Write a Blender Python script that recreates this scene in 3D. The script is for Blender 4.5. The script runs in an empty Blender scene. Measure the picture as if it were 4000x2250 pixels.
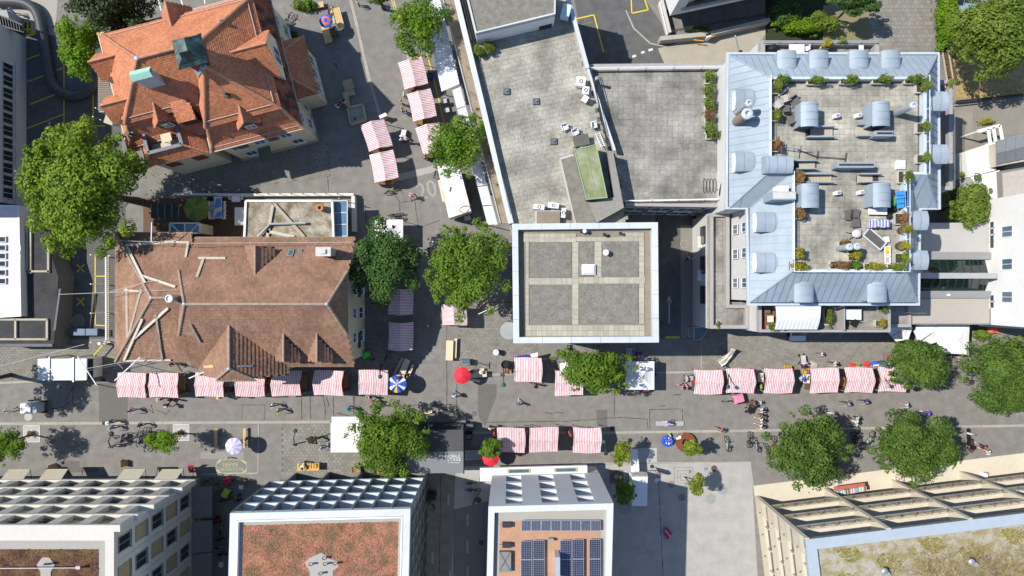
import bpy,bmesh,math,random
from mathutils import Vector,Matrix
from math import radians,sin,cos,pi,atan2,hypot
# --- camera, sky, sun, exposure
scene=bpy.context.scene
COL=scene.collection
H,F=73.0,2667.0
cam_d=bpy.data.cameras.new('drone_camera')
cam=bpy.data.objects.new('drone_camera',cam_d)
COL.objects.link(cam)
cam.location=(0,0,H)
cam.rotation_euler=(0,0,0)
cam_d.sensor_width=36
cam_d.lens=36*F/4000
cam_d.clip_end=600
scene.camera=cam
SUN=Vector((0.762,-0.185,-1.0)).normalized()
world=bpy.data.worlds.new('World');scene.world=world
world.use_nodes=True
wn=world.node_tree
wn.nodes.clear()
sky=wn.nodes.new('ShaderNodeTexSky');sky.sky_type='NISHITA';sky.sun_disc=False
sky.sun_elevation=math.asin(-SUN.z);sky.sun_rotation=atan2(-SUN.x,-SUN.y)
sky.air_density=1.0;sky.dust_density=0.1;sky.ozone_density=2.5
bg=wn.nodes.new('ShaderNodeBackground');bg.inputs['Strength'].default_value=0.12
wo=wn.nodes.new('ShaderNodeOutputWorld')
wn.links.new(sky.outputs[0],bg.inputs[0]);wn.links.new(bg.outputs[0],wo.inputs[0])
sun_d=bpy.data.lights.new('sun','SUN');sun_d.energy=4.5;sun_d.angle=radians(0.53);sun_d.color=(1.0,0.945,0.86)
sun=bpy.data.objects.new('sun',sun_d);COL.objects.link(sun)
sun.location=(-60,20,90)
sun.rotation_euler=SUN.to_track_quat('-Z','Y').to_euler()
scene.view_settings.view_transform='Standard';scene.view_settings.look='None'
scene.view_settings.gamma=1.0;scene.view_settings.use_curve_mapping=False
scene.view_settings.exposure=0.42
scene.render.engine='CYCLES'
scene.cycles.max_bounces=5;scene.cycles.diffuse_bounces=2;scene.cycles.glossy_bounces=2
scene.cycles.transmission_bounces=3;scene.cycles.transparent_max_bounces=6
scene.cycles.use_adaptive_sampling=True;scene.cycles.adaptive_threshold=0.02
scene.cycles.use_denoising=True
# --- helpers
RN=random.Random(11)
def P(u,v,z=0.0):
 k=(H-z)/F
 return Vector(((u-2000)*k,(1125-v)*k,z))
def XY(u,v,z=0.0):
 p=P(u,v,z);return Vector((p.x,p.y))
WL={}
def link(o,parent=None):
 COL.objects.link(o)
 if parent is not None:o.parent=parent
 return o
def tag(o,label=None,cat=None,group=None,kind=None):
 if label:o['label']=label
 if cat:o['category']=cat
 if group:o['group']=group
 if kind:o['kind']=kind
 return o
def root(name,label,cat,loc=(0,0,0),group=None):
 o=bpy.data.objects.new(name,None);o.empty_display_size=0.3
 o.location=loc;COL.objects.link(o);WL[o]=Vector(loc)
 return tag(o,label,cat,group)
class MB:
 """collects simple solids into one mesh"""
 def __init__(s):s.v=[];s.f=[];s.m=[]
 def add(s,vs,fs,mi=0):
  b=len(s.v);s.v+=[tuple(x)for x in vs]
  s.f+=[tuple(i+b for i in f)for f in fs];s.m+=[mi]*len(fs);return s
 def box(s,c,size,rz=0,mi=0,mat=None):
  x,y,z=size[0]/2,size[1]/2,size[2]/2
  pts=[Vector((a*x,b*y,d*z))for d in(-1,1)for a,b in((-1,-1),(1,-1),(1,1),(-1,1))]
  M=mat if mat is not None else Matrix.Rotation(rz,3,'Z')
  c=Vector(c)
  return s.add([M@p+c for p in pts],[(3,2,1,0),(4,5,6,7),(0,1,5,4),(1,2,6,5),(2,3,7,6),(3,0,4,7)],mi)
 def hexa(s,b4,t4,mi=0):
  return s.add(list(b4)+list(t4),[(3,2,1,0),(4,5,6,7),(0,1,5,4),(1,2,6,5),(2,3,7,6),(3,0,4,7)],mi)
 def prism(s,poly,z0,z1,mi=0,top=True,bottom=True,mtop=None):
  """poly: 2D points counter clockwise (made so)"""
  pts=[Vector((p[0],p[1]))for p in poly]
  a=sum(pts[i].x*pts[(i+1)%len(pts)].y-pts[(i+1)%len(pts)].x*pts[i].y for i in range(len(pts)))
  if a<0:pts.reverse()
  n=len(pts)
  s.add([(p.x,p.y,z0)for p in pts]+[(p.x,p.y,z1)for p in pts],[(i,(i+1)%n,n+(i+1)%n,n+i)for i in range(n)],mi)
  if top:s.add([(p.x,p.y,z1)for p in pts],[tuple(range(n))],mi if mtop is None else mtop)
  if bottom:s.add([(p.x,p.y,z0)for p in pts],[tuple(reversed(range(n)))],mi)
  return s
 def poly(s,pts,mi=0):return s.add(pts,[tuple(range(len(pts)))],mi)
 def bar(s,a,b,w,h=None,mi=0,up=(0,0,1)):
  a,b=Vector(a),Vector(b);d=b-a
  if d.length<1e-6:return s
  h=h or w;dn=d.normalized();up=Vector(up)
  if abs(dn.dot(up))>.98:up=Vector((1,0,0))
  x=dn.cross(up).normalized()*w/2;y=x.normalized().cross(dn).normalized()*h/2
  q=[-x-y,x-y,x+y,-x+y]
  return s.hexa([a+i for i in q],[b+i for i in q],mi)
 def tube(s,path,r,n=8,mi=0,caps=True):
  path=[Vector(p)for p in path];rs=r if isinstance(r,(list,tuple))else[r]*len(path)
  rings=[];last=None
  for i,p in enumerate(path):
   d=(path[min(i+1,len(path)-1)]-path[max(i-1,0)])
   d=d.normalized()if d.length>1e-9 else Vector((0,0,1))
   x=last-d*last.dot(d)if last is not None else None
   if x is None or x.length<1e-4:x=d.cross(Vector((0,0,1))if abs(d.z)<.9 else Vector((1,0,0)))
   x=x.normalized();y=d.cross(x);last=x
   rings.append([p+(x*cos(2*pi*k/n)+y*sin(2*pi*k/n))*rs[i]for k in range(n)])
  vs=[v for rg in rings for v in rg]
  fs=[(i*n+k,i*n+(k+1)%n,(i+1)*n+(k+1)%n,(i+1)*n+k)for i in range(len(path)-1)for k in range(n)]
  if caps:fs+=[tuple(reversed(range(n))),tuple((len(path)-1)*n+k for k in range(n))]
  return s.add(vs,fs,mi)
 def cyl(s,c,r,h,n=16,r2=None,mi=0):
  c=Vector(c);return s.tube([c,c+Vector((0,0,h))],[r,r if r2 is None else r2],n,mi)
 def lathe(s,prof,n=16,c=(0,0,0),mi=0):
  c=Vector(c);vs=[c+Vector((r*cos(2*pi*k/n),r*sin(2*pi*k/n),z))for r,z in prof for k in range(n)]
  fs=[(i*n+k,i*n+(k+1)%n,(i+1)*n+(k+1)%n,(i+1)*n+k)for i in range(len(prof)-1)for k in range(n)]
  return s.add(vs,fs,mi)
 def ball(s,c,r,n=10,m=6,mi=0,sq=(1,1,1)):
  c=Vector(c);prof=[(cos(-pi/2+pi*i/m),sin(-pi/2+pi*i/m))for i in range(m+1)]
  vs=[c+Vector((max(a,1e-3)*r*cos(2*pi*k/n)*sq[0],max(a,1e-3)*r*sin(2*pi*k/n)*sq[1],b*r*sq[2]))for a,b in prof for k in range(n)]
  fs=[(i*n+k,i*n+(k+1)%n,(i+1)*n+(k+1)%n,(i+1)*n+k)for i in range(m)for k in range(n)]
  return s.add(vs,fs,mi)
 def wall(s,A,B,s0,s1,z0,z1,d0,d1,mi=0):
  """box in the frame of a wall that runs A->B (2D, outside on the right hand of A->B)"""
  A,B=Vector((A[0],A[1])),Vector((B[0],B[1]));t=(B-A).normalized();n=Vector((t.y,-t.x))
  q=[A+t*a+n*d for a,d in((s0,d0),(s0,d1),(s1,d1),(s1,d0))]
  ar=sum(q[i].x*q[(i+1)%4].y-q[(i+1)%4].x*q[i].y for i in range(4))
  if ar<0:q.reverse()
  return s.hexa([(p.x,p.y,z0)for p in q],[(p.x,p.y,z1)for p in q],mi)
 def mesh(s,name,off=Vector((0,0,0)),smooth=False):
  me=bpy.data.meshes.new(name)
  me.from_pydata([(x-off.x,y-off.y,z-off.z)for x,y,z in s.v],[],s.f)
  if any(s.m):me.polygons.foreach_set('material_index',s.m)
  if smooth:me.polygons.foreach_set('use_smooth',[True]*len(s.f))
  me.update();return me
 def build(s,name,mats,parent=None,smooth=False,kind=None,label=None,cat=None,group=None,base=None):
  off=WL[parent]if parent is not None else(Vector(base)if base is not None else Vector((0,0,0)))
  me=s.mesh(name,off,smooth)
  for m in(mats if isinstance(mats,(list,tuple))else[mats]):me.materials.append(m)
  o=bpy.data.objects.new(name,me);link(o,parent);WL[o]=Vector(off)
  if parent is None:o.location=off
  return tag(o,label,cat,group,kind)
def inside(p,poly):
 x,y=p[0],p[1];c=False;j=len(poly)-1
 for i in range(len(poly)):
  xi,yi,xj,yj=poly[i][0],poly[i][1],poly[j][0],poly[j][1]
  if(yi>y)!=(yj>y)and x<(xj-xi)*(y-yi)/(yj-yi+1e-12)+xi:c=not c
  j=i
 return c
def copy_tree(o,parent=None):
 c=o.copy();COL.objects.link(c);c.parent=parent
 for ch in o.children:copy_tree(ch,c)
 return c
def pxp(pts,z=0.0):return[XY(u,v,z)for u,v in pts]
def lerp(a,b,t):return a+(b-a)*t
# --- materials
MATS={}
def M(name,col,rough=.8,var=.12,scale=2.0,big=0.0,bump=0.0,isl=0.0,metal=0.0,spec=.3,col2=None,fac=.5,bscale=None,emit=0):
 """plain procedural surface: colour varied by fine noise, by broad stains (big) and from piece to piece (isl)"""
 if name in MATS:return MATS[name]
 m=bpy.data.materials.new(name);m.use_nodes=True;MATS[name]=m
 nt=m.node_tree;N=nt.nodes;L=nt.links;b=N['Principled BSDF']
 b.inputs['Roughness'].default_value=rough;b.inputs['Metallic'].default_value=metal
 b.inputs['Specular IOR Level'].default_value=spec
 geo=N.new('ShaderNodeNewGeometry')
 def noise(sc,det=3):
  n=N.new('ShaderNodeTexNoise');n.inputs['Scale'].default_value=sc;n.inputs['Detail'].default_value=det
  L.new(geo.outputs['Position'],n.inputs['Vector']);return n
 def math_(op,a,bb):
  n=N.new('ShaderNodeMath');n.operation=op
  for i,x in enumerate((a,bb)):
   if isinstance(x,(int,float)):n.inputs[i].default_value=x
   else:L.new(x,n.inputs[i])
  return n.outputs[0]
 n1=noise(scale,5)
 val=math_('MULTIPLY_ADD',n1.outputs[0],2*var*1.6)
 val.node.inputs[2].default_value=1-var*1.6
 if big:
  n2=noise(scale*.12 if scale>.8 else.15,4)
  q=math_('MULTIPLY_ADD',n2.outputs[0],2*big*1.6);q.node.inputs[2].default_value=1-big*1.6
  val=math_('MULTIPLY',val,q)
 if isl:
  oi=N.new('ShaderNodeObjectInfo')
  r=math_('FRACT',math_('ADD',geo.outputs['Random Per Island'],oi.outputs['Random']),0)
  q=math_('MULTIPLY_ADD',r,2*isl);q.node.inputs[2].default_value=1-isl
  val=math_('MULTIPLY',val,q)
 mx=N.new('ShaderNodeMix');mx.data_type='RGBA';mx.blend_type='MULTIPLY';mx.inputs[0].default_value=1
 src=None
 if col2 is not None:
  n3=noise(bscale or scale*.35,6)
  rp=N.new('ShaderNodeValToRGB');rp.color_ramp.elements[0].position=max(0,fac-.09);rp.color_ramp.elements[1].position=min(1,fac+.09)
  rp.color_ramp.elements[0].color=(*col,1);rp.color_ramp.elements[1].color=(*col2,1)
  L.new(n3.outputs[0],rp.inputs[0]);L.new(rp.outputs[0],mx.inputs[6])
 else:mx.inputs[6].default_value=(*col,1)
 cb=N.new('ShaderNodeCombineColor')
 for i in range(3):L.new(val,cb.inputs[i])
 L.new(cb.outputs[0],mx.inputs[7]);L.new(mx.outputs[2],b.inputs['Base Color'])
 if bump:
  bp=N.new('ShaderNodeBump');bp.inputs['Strength'].default_value=bump;bp.inputs['Distance'].default_value=.03
  n4=noise(scale*4,3);L.new(n4.outputs[0],bp.inputs['Height']);L.new(bp.outputs[0],b.inputs['Normal'])
 return m
def Mstripe(name,c1,c2,period,axis=0,duty=.5,rough=.75,coord='Object',trans=0.0):
 """woven stripes across a cloth"""
 if name in MATS:return MATS[name]
 m=bpy.data.materials.new(name);m.use_nodes=True;MATS[name]=m
 nt=m.node_tree;N=nt.nodes;L=nt.links;b=N['Principled BSDF'];b.inputs['Roughness'].default_value=rough
 b.inputs['Specular IOR Level'].default_value=.2
 tc=N.new('ShaderNodeTexCoord');sp=N.new('ShaderNodeSeparateXYZ');L.new(tc.outputs[coord],sp.inputs[0])
 d=N.new('ShaderNodeMath');d.operation='DIVIDE';L.new(sp.outputs[axis],d.inputs[0]);d.inputs[1].default_value=period
 fr=N.new('ShaderNodeMath');fr.operation='FRACT';L.new(d.outputs[0],fr.inputs[0])
 lt=N.new('ShaderNodeMath');lt.operation='LESS_THAN';L.new(fr.outputs[0],lt.inputs[0]);lt.inputs[1].default_value=duty
 mx=N.new('ShaderNodeMix');mx.data_type='RGBA';L.new(lt.outputs[0],mx.inputs[0]);mx.inputs[6].default_value=(*c1,1);mx.inputs[7].default_value=(*c2,1)
 nz=N.new('ShaderNodeTexNoise');nz.inputs['Scale'].default_value=2.2;nz.inputs['Detail'].default_value=4;L.new(tc.outputs[coord],nz.inputs['Vector'])
 ma=N.new('ShaderNodeMath');ma.operation='MULTIPLY_ADD';ma.inputs[1].default_value=.4;oi=N.new('ShaderNodeObjectInfo');mr=N.new('ShaderNodeMath');mr.operation='MULTIPLY_ADD';mr.inputs[1].default_value=.16;mr.inputs[2].default_value=.72;L.new(oi.outputs['Random'],mr.inputs[0]);L.new(mr.outputs[0],ma.inputs[2]);L.new(nz.outputs[0],ma.inputs[0])
 mm=N.new('ShaderNodeMix');mm.data_type='RGBA';mm.blend_type='MULTIPLY';mm.inputs[0].default_value=1
 cb=N.new('ShaderNodeCombineColor');[L.new(ma.outputs[0],cb.inputs[i])for i in range(3)]
 L.new(mx.outputs[2],mm.inputs[6]);L.new(cb.outputs[0],mm.inputs[7]);L.new(mm.outputs[2],b.inputs['Base Color'])
 if trans:
  tr=N.new('ShaderNodeBsdfTranslucent');L.new(mm.outputs[2],tr.inputs[0])
  ms=N.new('ShaderNodeMixShader');ms.inputs[0].default_value=trans
  L.new(b.outputs[0],ms.inputs[1]);L.new(tr.outputs[0],ms.inputs[2]);L.new(ms.outputs[0],N['Material Output'].inputs[0])
 return m
def Mleaf(name,col,col2,trans=.35):
 if name in MATS:return MATS[name]
 m=bpy.data.materials.new(name);m.use_nodes=True;MATS[name]=m
 nt=m.node_tree;N=nt.nodes;L=nt.links;b=N['Principled BSDF']
 b.inputs['Roughness'].default_value=.55;b.inputs['Specular IOR Level'].default_value=.25
 g=N.new('ShaderNodeNewGeometry')
 n=N.new('ShaderNodeTexNoise');n.inputs['Scale'].default_value=.9;n.inputs['Detail'].default_value=3;L.new(g.outputs['Position'],n.inputs['Vector'])
 nc=N.new('ShaderNodeMath');nc.operation='MULTIPLY_ADD';nc.inputs[1].default_value=2.0;nc.inputs[2].default_value=-.5;L.new(n.outputs[0],nc.inputs[0]);ad=N.new('ShaderNodeMath');ad.operation='MULTIPLY_ADD';ad.inputs[1].default_value=.6;L.new(g.outputs['Random Per Island'],ad.inputs[0]);L.new(nc.outputs[0],ad.inputs[2])
 sb=N.new('ShaderNodeMath');sb.operation='SUBTRACT';sb.use_clamp=True;sb.inputs[1].default_value=.25;L.new(ad.outputs[0],sb.inputs[0])
 mx=N.new('ShaderNodeMix');mx.data_type='RGBA';L.new(sb.outputs[0],mx.inputs[0]);mx.inputs[6].default_value=(*col,1);mx.inputs[7].default_value=(*col2,1)
 L.new(mx.outputs[2],b.inputs['Base Color'])
 tr=N.new('ShaderNodeBsdfTranslucent');L.new(mx.outputs[2],tr.inputs[0])
 ms=N.new('ShaderNodeMixShader');ms.inputs[0].default_value=trans
 L.new(b.outputs[0],ms.inputs[1]);L.new(tr.outputs[0],ms.inputs[2]);L.new(ms.outputs[0],N['Material Output'].inputs[0])
 return m
def Mglass(name,col=(.02,.03,.035),rough=.05):
 m=M(name,col,rough=rough,var=.25,scale=.7,spec=.8);return m
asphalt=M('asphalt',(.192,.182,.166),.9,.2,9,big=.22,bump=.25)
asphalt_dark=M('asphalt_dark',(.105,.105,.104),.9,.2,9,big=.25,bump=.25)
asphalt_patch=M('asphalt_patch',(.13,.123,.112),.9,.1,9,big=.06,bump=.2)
kerbstone=M('kerbstone',(.33,.31,.26),.85,.12,5,big=.06,isl=.08)
sett=M('concrete_sett',(.215,.204,.18),.9,.15,6,big=.2,isl=.12)
sett_bed=M('sett_bed',(.12,.112,.095),.95,.2,6)
plaza_m=M('plaza_concrete',(.345,.335,.318),.85,.12,7,big=.16,bump=.1)
crack_m=M('tar_joint',(.045,.043,.04),.7,.2,4)
white_paint=M('white_road_paint',(.62,.6,.56),.8,.25,5)
yellow_paint=M('yellow_road_paint',(.62,.47,.03),.8,.25,5)
chalk=M('chalk',(.42,.42,.4),.95,.3,9)
chalk_y=M('chalk_yellow',(.35,.40,.22),.95,.35,9)
iron_brown=M('rusty_iron',(.12,.062,.045),.7,.2,8)
steel_grey=M('galvanised_steel',(.42,.44,.45),.45,.08,4,metal=.6)
dark_metal=M('dark_metal',(.035,.037,.04),.5,.2,6)
black=M('black_plastic',(.015,.015,.017),.5,.2,6)
white_metal=M('white_metal',(.78,.78,.77),.45,.05,2,big=.04)
white_cloth=M('white_canvas',(.8,.8,.79),.85,.05,1.2,big=.05)
wood_light=M('spruce_wood',(.55,.38,.17),.7,.12,4,isl=.06)
wood_pale=M('pale_wood',(.62,.52,.36),.75,.1,4,isl=.06)
wood_grey=M('weathered_wood',(.42,.37,.29),.85,.2,5,isl=.1)
wood_dark=M('dark_wood',(.11,.065,.035),.75,.2,5,isl=.1)
soil=M('soil',(.06,.045,.03),.95,.3,7)
# --- ground
def sheet(name,pts,z,mat,label=None,kind='structure'):
 mb=MB();mb.poly([(p.x,p.y,z)for p in pts])
 if mb.f and sum(pts[i].x*pts[(i+1)%len(pts)].y-pts[(i+1)%len(pts)].x*pts[i].y for i in range(len(pts)))<0:
  mb.f=[tuple(reversed(f))for f in mb.f]
 return mb.build(name,mat,kind=kind,label=label)
def px_sheet(name,pts,mat,z=.004,label=None):return sheet(name,pxp(pts),z,mat,label)
g=MB();g.poly([(-400,-400,0),(400,-400,0),(400,400,0),(-400,400,0)])
ground=g.build('ground',asphalt,kind='structure',label='grey asphalt of the market street and squares')
def pave(name,poly,z,sx,sy,ang,mat,bed=None,parent=None,nind=0,thick=.04,gap=.012,bond=0.,jit=.004,ctr=None,holes=()):
 """real slabs on a polygon; the nind nearest the nadir are objects, the rest one mesh"""
 if bed is not None:
  mb=MB();mb.prism(poly,z-.03,z-.006+(0.0),bottom=False);mb.build('bedding',bed,parent,kind=None if parent else 'structure')
 c=sum((Vector(p)for p in poly),Vector((0,0)))/len(poly)if ctr is None else Vector(ctr)
 t=Vector((cos(ang),sin(ang)));n=Vector((-t.y,t.x))
 la=[(Vector(p)-c).dot(t)for p in poly];lb=[(Vector(p)-c).dot(n)for p in poly]
 cells=[]
 j0,j1=math.floor(min(lb)/sy),math.ceil(max(lb)/sy);i0,i1=math.floor(min(la)/sx)-1,math.ceil(max(la)/sx)+1
 for j in range(j0,j1):
  for i in range(i0,i1):
   a=(i+.5+(bond if j%2 else 0))*sx;b=(j+.5)*sy
   p=c+t*a+n*b
   if inside(p,poly)and not any(inside(p,h)for h in holes):cells.append(p)
 ind=set()
 if nind:ind=set(sorted(range(len(cells)),key=lambda k:cells[k].length)[:nind])
 w,d=sx/2-gap/2,sy/2-gap/2
 if ind:
  mm=MB();mm.box((0,0,-thick/2),(2*w,2*d,thick));mm.f.pop(0);mm.m.pop(0);me=mm.mesh(name);me.materials.append(mat)
 st=MB()
 for k,p in enumerate(cells):
  dz=RN.uniform(-jit,jit);dr=RN.uniform(-.012,.012)
  if k in ind:
   o=bpy.data.objects.new(name,me);link(o,parent)
   off=WL[parent]if parent is not None else Vector((0,0,0))
   o.location=Vector((p.x,p.y,z+.012+dz))-off;o.rotation_euler=(0,0,ang+dr)
   if parent is None:o['kind']='structure'
  else:
   st.box((p.x,p.y,z+.012-thick/2+dz),(2*w,2*d,thick),ang+dr);st.f.pop(-6);st.m.pop()
 if st.v:tag(st.build(name+('_field'if not ind else '_rest'),mat,parent),kind='stuff',label=None)
 return len(cells)
SETT=[]
def setts(nm,px,ang=0.,sx=.36,sy=.24,label=None):
 pl=pxp(px)
 base=sheet(nm,pl,.004,sett_bed,label)
 WL[base]=Vector((0,0,0))
 pave('sett',pl,.012,sx,sy,ang,sett,None,base,0,.03,.022,.5,.002)
setts('pavement',[(0,1346),(455,1340),(470,1440),(470,1455),(0,1500)],label='grey sett pavement west of the brown roofed house')
setts('pavement',[(1780,1180),(2100,1180),(2100,1400),(2560,1400),(2560,1432),(2010,1448),(1800,1470)],label='sett pavement around the square tower')
setts('pavement',[(2738,1285),(3500,1285),(3500,1460),(2738,1450)],label='sett pavement below the blue metal roof')
setts('pavement',[(1100,1650),(1420,1650),(1420,1850),(1100,1850)],sx=.42,sy=.32,label='sett paved corner beside the chalk field')
setts('pavement',[(560,640),(1280,560),(1290,690),(900,740),(620,720)],ang=.25,label='sett yard south of the red tiled villa')
setts('pavement',[(1240,1180),(1560,1180),(1560,1460),(1240,1460)],label='sett strip east of the brown roofed house')
setts('pavement',[(3300,0),(3640,0),(3650,400),(3320,260)],sx=.45,sy=.45,label='paved court behind the blue metal roof')
px_sheet('pavement',[(3215,20),(3395,30),(3390,170),(3215,170)],M('moss_paving',(.20,.18,.10),.95,.2,8,big=.1),.03,'mossy paving square beside dark garden')
def area(nm,pts,mat,z=.004,label=None):return px_sheet(nm,pts,mat,z,label)
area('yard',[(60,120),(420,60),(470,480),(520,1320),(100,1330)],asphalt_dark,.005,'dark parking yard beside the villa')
area('forecourt',[(0,-60),(230,-60),(215,140),(0,110)],M('pale_asphalt',(.33,.31,.27),.9,.1,7,big=.08),.009,'pale forecourt in the corner by the parking yard')
area('ramp',[(2570,190),(2900,100),(3000,120),(2900,260),(2600,260)],M('pale_ramp',(.34,.31,.25),.9,.08,8,big=.1),.006,'pale concrete ramp behind the terrace')
area('plaza',[(1830,1822),(2934,1806),(2960,2260),(1760,2330),(1780,1830)],plaza_m,.005,'pale concrete plaza beside the solar roof building')
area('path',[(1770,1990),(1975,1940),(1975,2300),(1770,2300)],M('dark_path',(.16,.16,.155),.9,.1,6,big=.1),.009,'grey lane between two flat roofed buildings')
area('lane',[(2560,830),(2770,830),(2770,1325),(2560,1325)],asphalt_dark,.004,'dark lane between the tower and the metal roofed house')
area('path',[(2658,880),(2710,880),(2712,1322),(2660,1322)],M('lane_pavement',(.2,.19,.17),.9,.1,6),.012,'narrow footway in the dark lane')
area('garden',[(2990,-30),(3235,-30),(3235,170),(2990,170)],M('dark_garden',(.03,.04,.015),.95,.3,5),.006,'dark planted garden behind the metal roof')
area('lawn',[(3700,60),(4060,30),(4060,372),(3715,388)],M('dry_lawn',(.36,.25,.12),.95,.25,3,col2=(.26,.2,.08),bscale=2.2),.006,'dry yellowed lawn under a big tree')
area('path',[(3715,395),(4060,375),(4060,520),(3850,530),(3840,700),(3720,730)],M('grey_path',(.22,.2,.17),.9,.1,5,big=.15),.004,'worn asphalt path below the lawn fence')
area('path',[(3720,400),(3800,400),(3800,900),(3700,900)],M('old_slabs',(.24,.22,.18),.9,.2,4,big=.2),.008,'narrow strip of old slabs beside the metal roofed house')
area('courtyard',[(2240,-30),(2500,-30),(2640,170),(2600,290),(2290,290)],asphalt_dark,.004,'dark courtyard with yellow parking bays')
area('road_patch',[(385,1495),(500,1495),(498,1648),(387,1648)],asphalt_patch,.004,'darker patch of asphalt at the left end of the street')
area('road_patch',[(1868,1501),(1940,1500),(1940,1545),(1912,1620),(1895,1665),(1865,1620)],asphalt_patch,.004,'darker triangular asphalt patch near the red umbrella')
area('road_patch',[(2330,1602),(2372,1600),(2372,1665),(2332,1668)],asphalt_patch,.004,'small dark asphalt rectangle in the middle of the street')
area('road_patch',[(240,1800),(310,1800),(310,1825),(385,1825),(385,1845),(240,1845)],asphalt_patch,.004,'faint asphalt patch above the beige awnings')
area('road_patch',[(784,1765),(952,1765),(952,1792),(784,1792)],M('pale_patch',(.25,.24,.22),.9,.1,6),.004,'pale asphalt strip by the chalk field')
area('road_patch',[(1530,686),(1720,640),(1725,665),(1535,712)],M('pale_band',(.34,.33,.3),.9,.08,6),.005,'pale concrete band across the lane')
area('road_patch',[(2490,1750),(2566,1750),(2566,1808),(2490,1808)],M('steel_cover',(.36,.37,.37),.7,.08,4),.006,'pale square cover plate on the pavement by the plaza')
area('road_patch',[(2560,1645),(2670,1645),(2670,1662),(2560,1662)],M('bluish_slab',(.33,.35,.36),.8,.1,4),.155,'bluish replaced stretch of kerb slabs')
def kerb(nm,pts,w,ln,label,z=.03):
 st=root(nm,label,'kerb',P(*pts[0]))
 for(a,b)in zip(pts[:-1],pts[1:]):
  A,B=XY(*a),XY(*b);L_=(B-A).length;n=max(1,round(L_/ln));d=(B-A)/n;an=atan2(d.y,d.x)
  mm=MB();mm.box((0,0,0),(L_/n-.02,w,.1));me=mm.mesh('kerb_stone');me.materials.append(kerbstone)
  for i in range(n):
   o=bpy.data.objects.new('kerb_stone',me);link(o,st)
   p=A+d*(i+.5);o.location=Vector((p.x,p.y,z-.05+RN.uniform(-.003,.003)))-WL[st];o.rotation_euler=(0,0,an)
 return st
kerb('kerb',[(-20,1655),(1290,1648)],.29,2.3,'pale kerb band on the south side of the street, western half')
kerb('kerb',[(1840,1690),(2380,1690),(3010,1681),(3400,1672),(4010,1662)],.26,2.3,'pale kerb band on the south side of the street, eastern half')
kerb('kerb',[(1790,1470),(2010,1460)],.24,1.6,'short kerb north of the street beside red umbrella')
kerb('kerb',[(2550,1456),(2740,1453),(3000,1449)],.2,1.6,'kerb between sett pavement and street, east of white tent')
kerb('kerb',[(2740,1290),(2740,1450)],.14,1.4,'narrow kerb line dividing lane mouth from sett pavement')
kerb('kerb',[(1370,0),(1385,60),(1440,300),(1487,460)],.32,1.3,'pale slab gutter running down the upper square')
kerb('kerb',[(1530,0),(1560,100),(1600,250)],.22,1.2,'pale slab gutter beside the maple at the upper square')
kerb('kerb',[(2270,1810),(2930,1805),(2948,1935),(2990,2260)],.13,1.2,'thin pale kerb edging the concrete plaza')
kerb('kerb',[(790,1852),(1008,1848),(1010,1655)],.12,1.2,'thin white line of stones around the chalk field')
kerb('kerb',[(2445,40),(2475,110),(2540,170),(2620,185),(2760,160)],.15,.8,'curved kerb at the courtyard ramp')
kerb('kerb',[(0,1496),(145,1489)],.24,1.5,'short pale kerb north of the street at its left end')
def strip(mb,a,b,w,z=.007):
 A,B=XY(*a),XY(*b);d=(B-A);n=Vector((-d.y,d.x)).normalized()*w/2
 q=[A-n,B-n,B+n,A+n];mb.add([(p.x,p.y,z)for p in q],[(0,1,2,3)])
def lines(nm,segs,w,mat,label,z=.007,wob=0):
 mb=MB()
 for s in segs:
  for a,b in zip(s[:-1],s[1:]):
   if wob:
    k=max(2,int(hypot(b[0]-a[0],b[1]-a[1])/12));q=[(lerp(a[0],b[0],i/k)+(RN.uniform(-wob,wob)if 0<i<k else 0),lerp(a[1],b[1],i/k)+(RN.uniform(-wob,wob)if 0<i<k else 0))for i in range(k+1)]
    for c,d in zip(q[:-1],q[1:]):strip(mb,c,d,w*RN.uniform(.6,1.4),z)
   else:strip(mb,a,b,w,z)
 return mb.build(nm,mat,kind='structure',label=label)
lines('road_joint',[[(945,1640),(947,1582),(1034,1582),(1034,1640)],[(1565,1640),(1563,1580),(1560,1560)],[(1565,1584),(1780,1580)],[(1746,1460),(1746,1610)],[(1784,1500),(1784,1610)],[(2000,1648),(2200,1646),(2330,1638),(2372,1632),(2440,1631),(2528,1637),(2530,1674)],[(2538,1674),(2538,1600),(2665,1597),(2667,1672)],[(2400,1530),(2400,1630)],[(1895,1650),(2000,1648)],[(1560,790),(1566,880)],[(1562,790),(1620,784),(1635,890)],[(1520,730),(1562,790)],[(1635,890),(1720,860)],[(1255,1650),(1255,1840)],[(2570,1830),(2590,2250)],[(1716,2240),(1722,1850)],[(1270,560),(1284,750)],[(1430,870),(1425,800)],[(1745,1250),(1745,1460)],[(2460,540),(2462,545)]],.06,crack_m,'dark tar joints in the street asphalt',wob=.8)
lines('road_crack',[[(1175,1545),(1178,1600),(1180,1640)],[(1212,1545),(1214,1638)],[(1262,1545),(1270,1590),(1268,1635)],[(1275,1550),(1285,1590)],[(1302,1545),(1303,1620)],[(1380,1548),(1382,1622)],[(1385,1548),(1388,1620)],[(290,1510),(282,1560),(292,1585),(330,1600)],[(200,1598),(245,1590),(268,1573)],[(205,1612),(260,1597)],[(590,1580),(600,1615)],[(610,1600),(650,1620),(665,1600)],[(545,1595),(580,1600),(600,1612)],[(258,1565),(265,1540),(290,1505)],[(2130,1612),(2200,1614)],[(2620,1543),(2660,1541)],[(2575,1585),(2598,1584)]],.07,crack_m,'branching cracks sealed with tar in the street',.0072,2.2)
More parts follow.
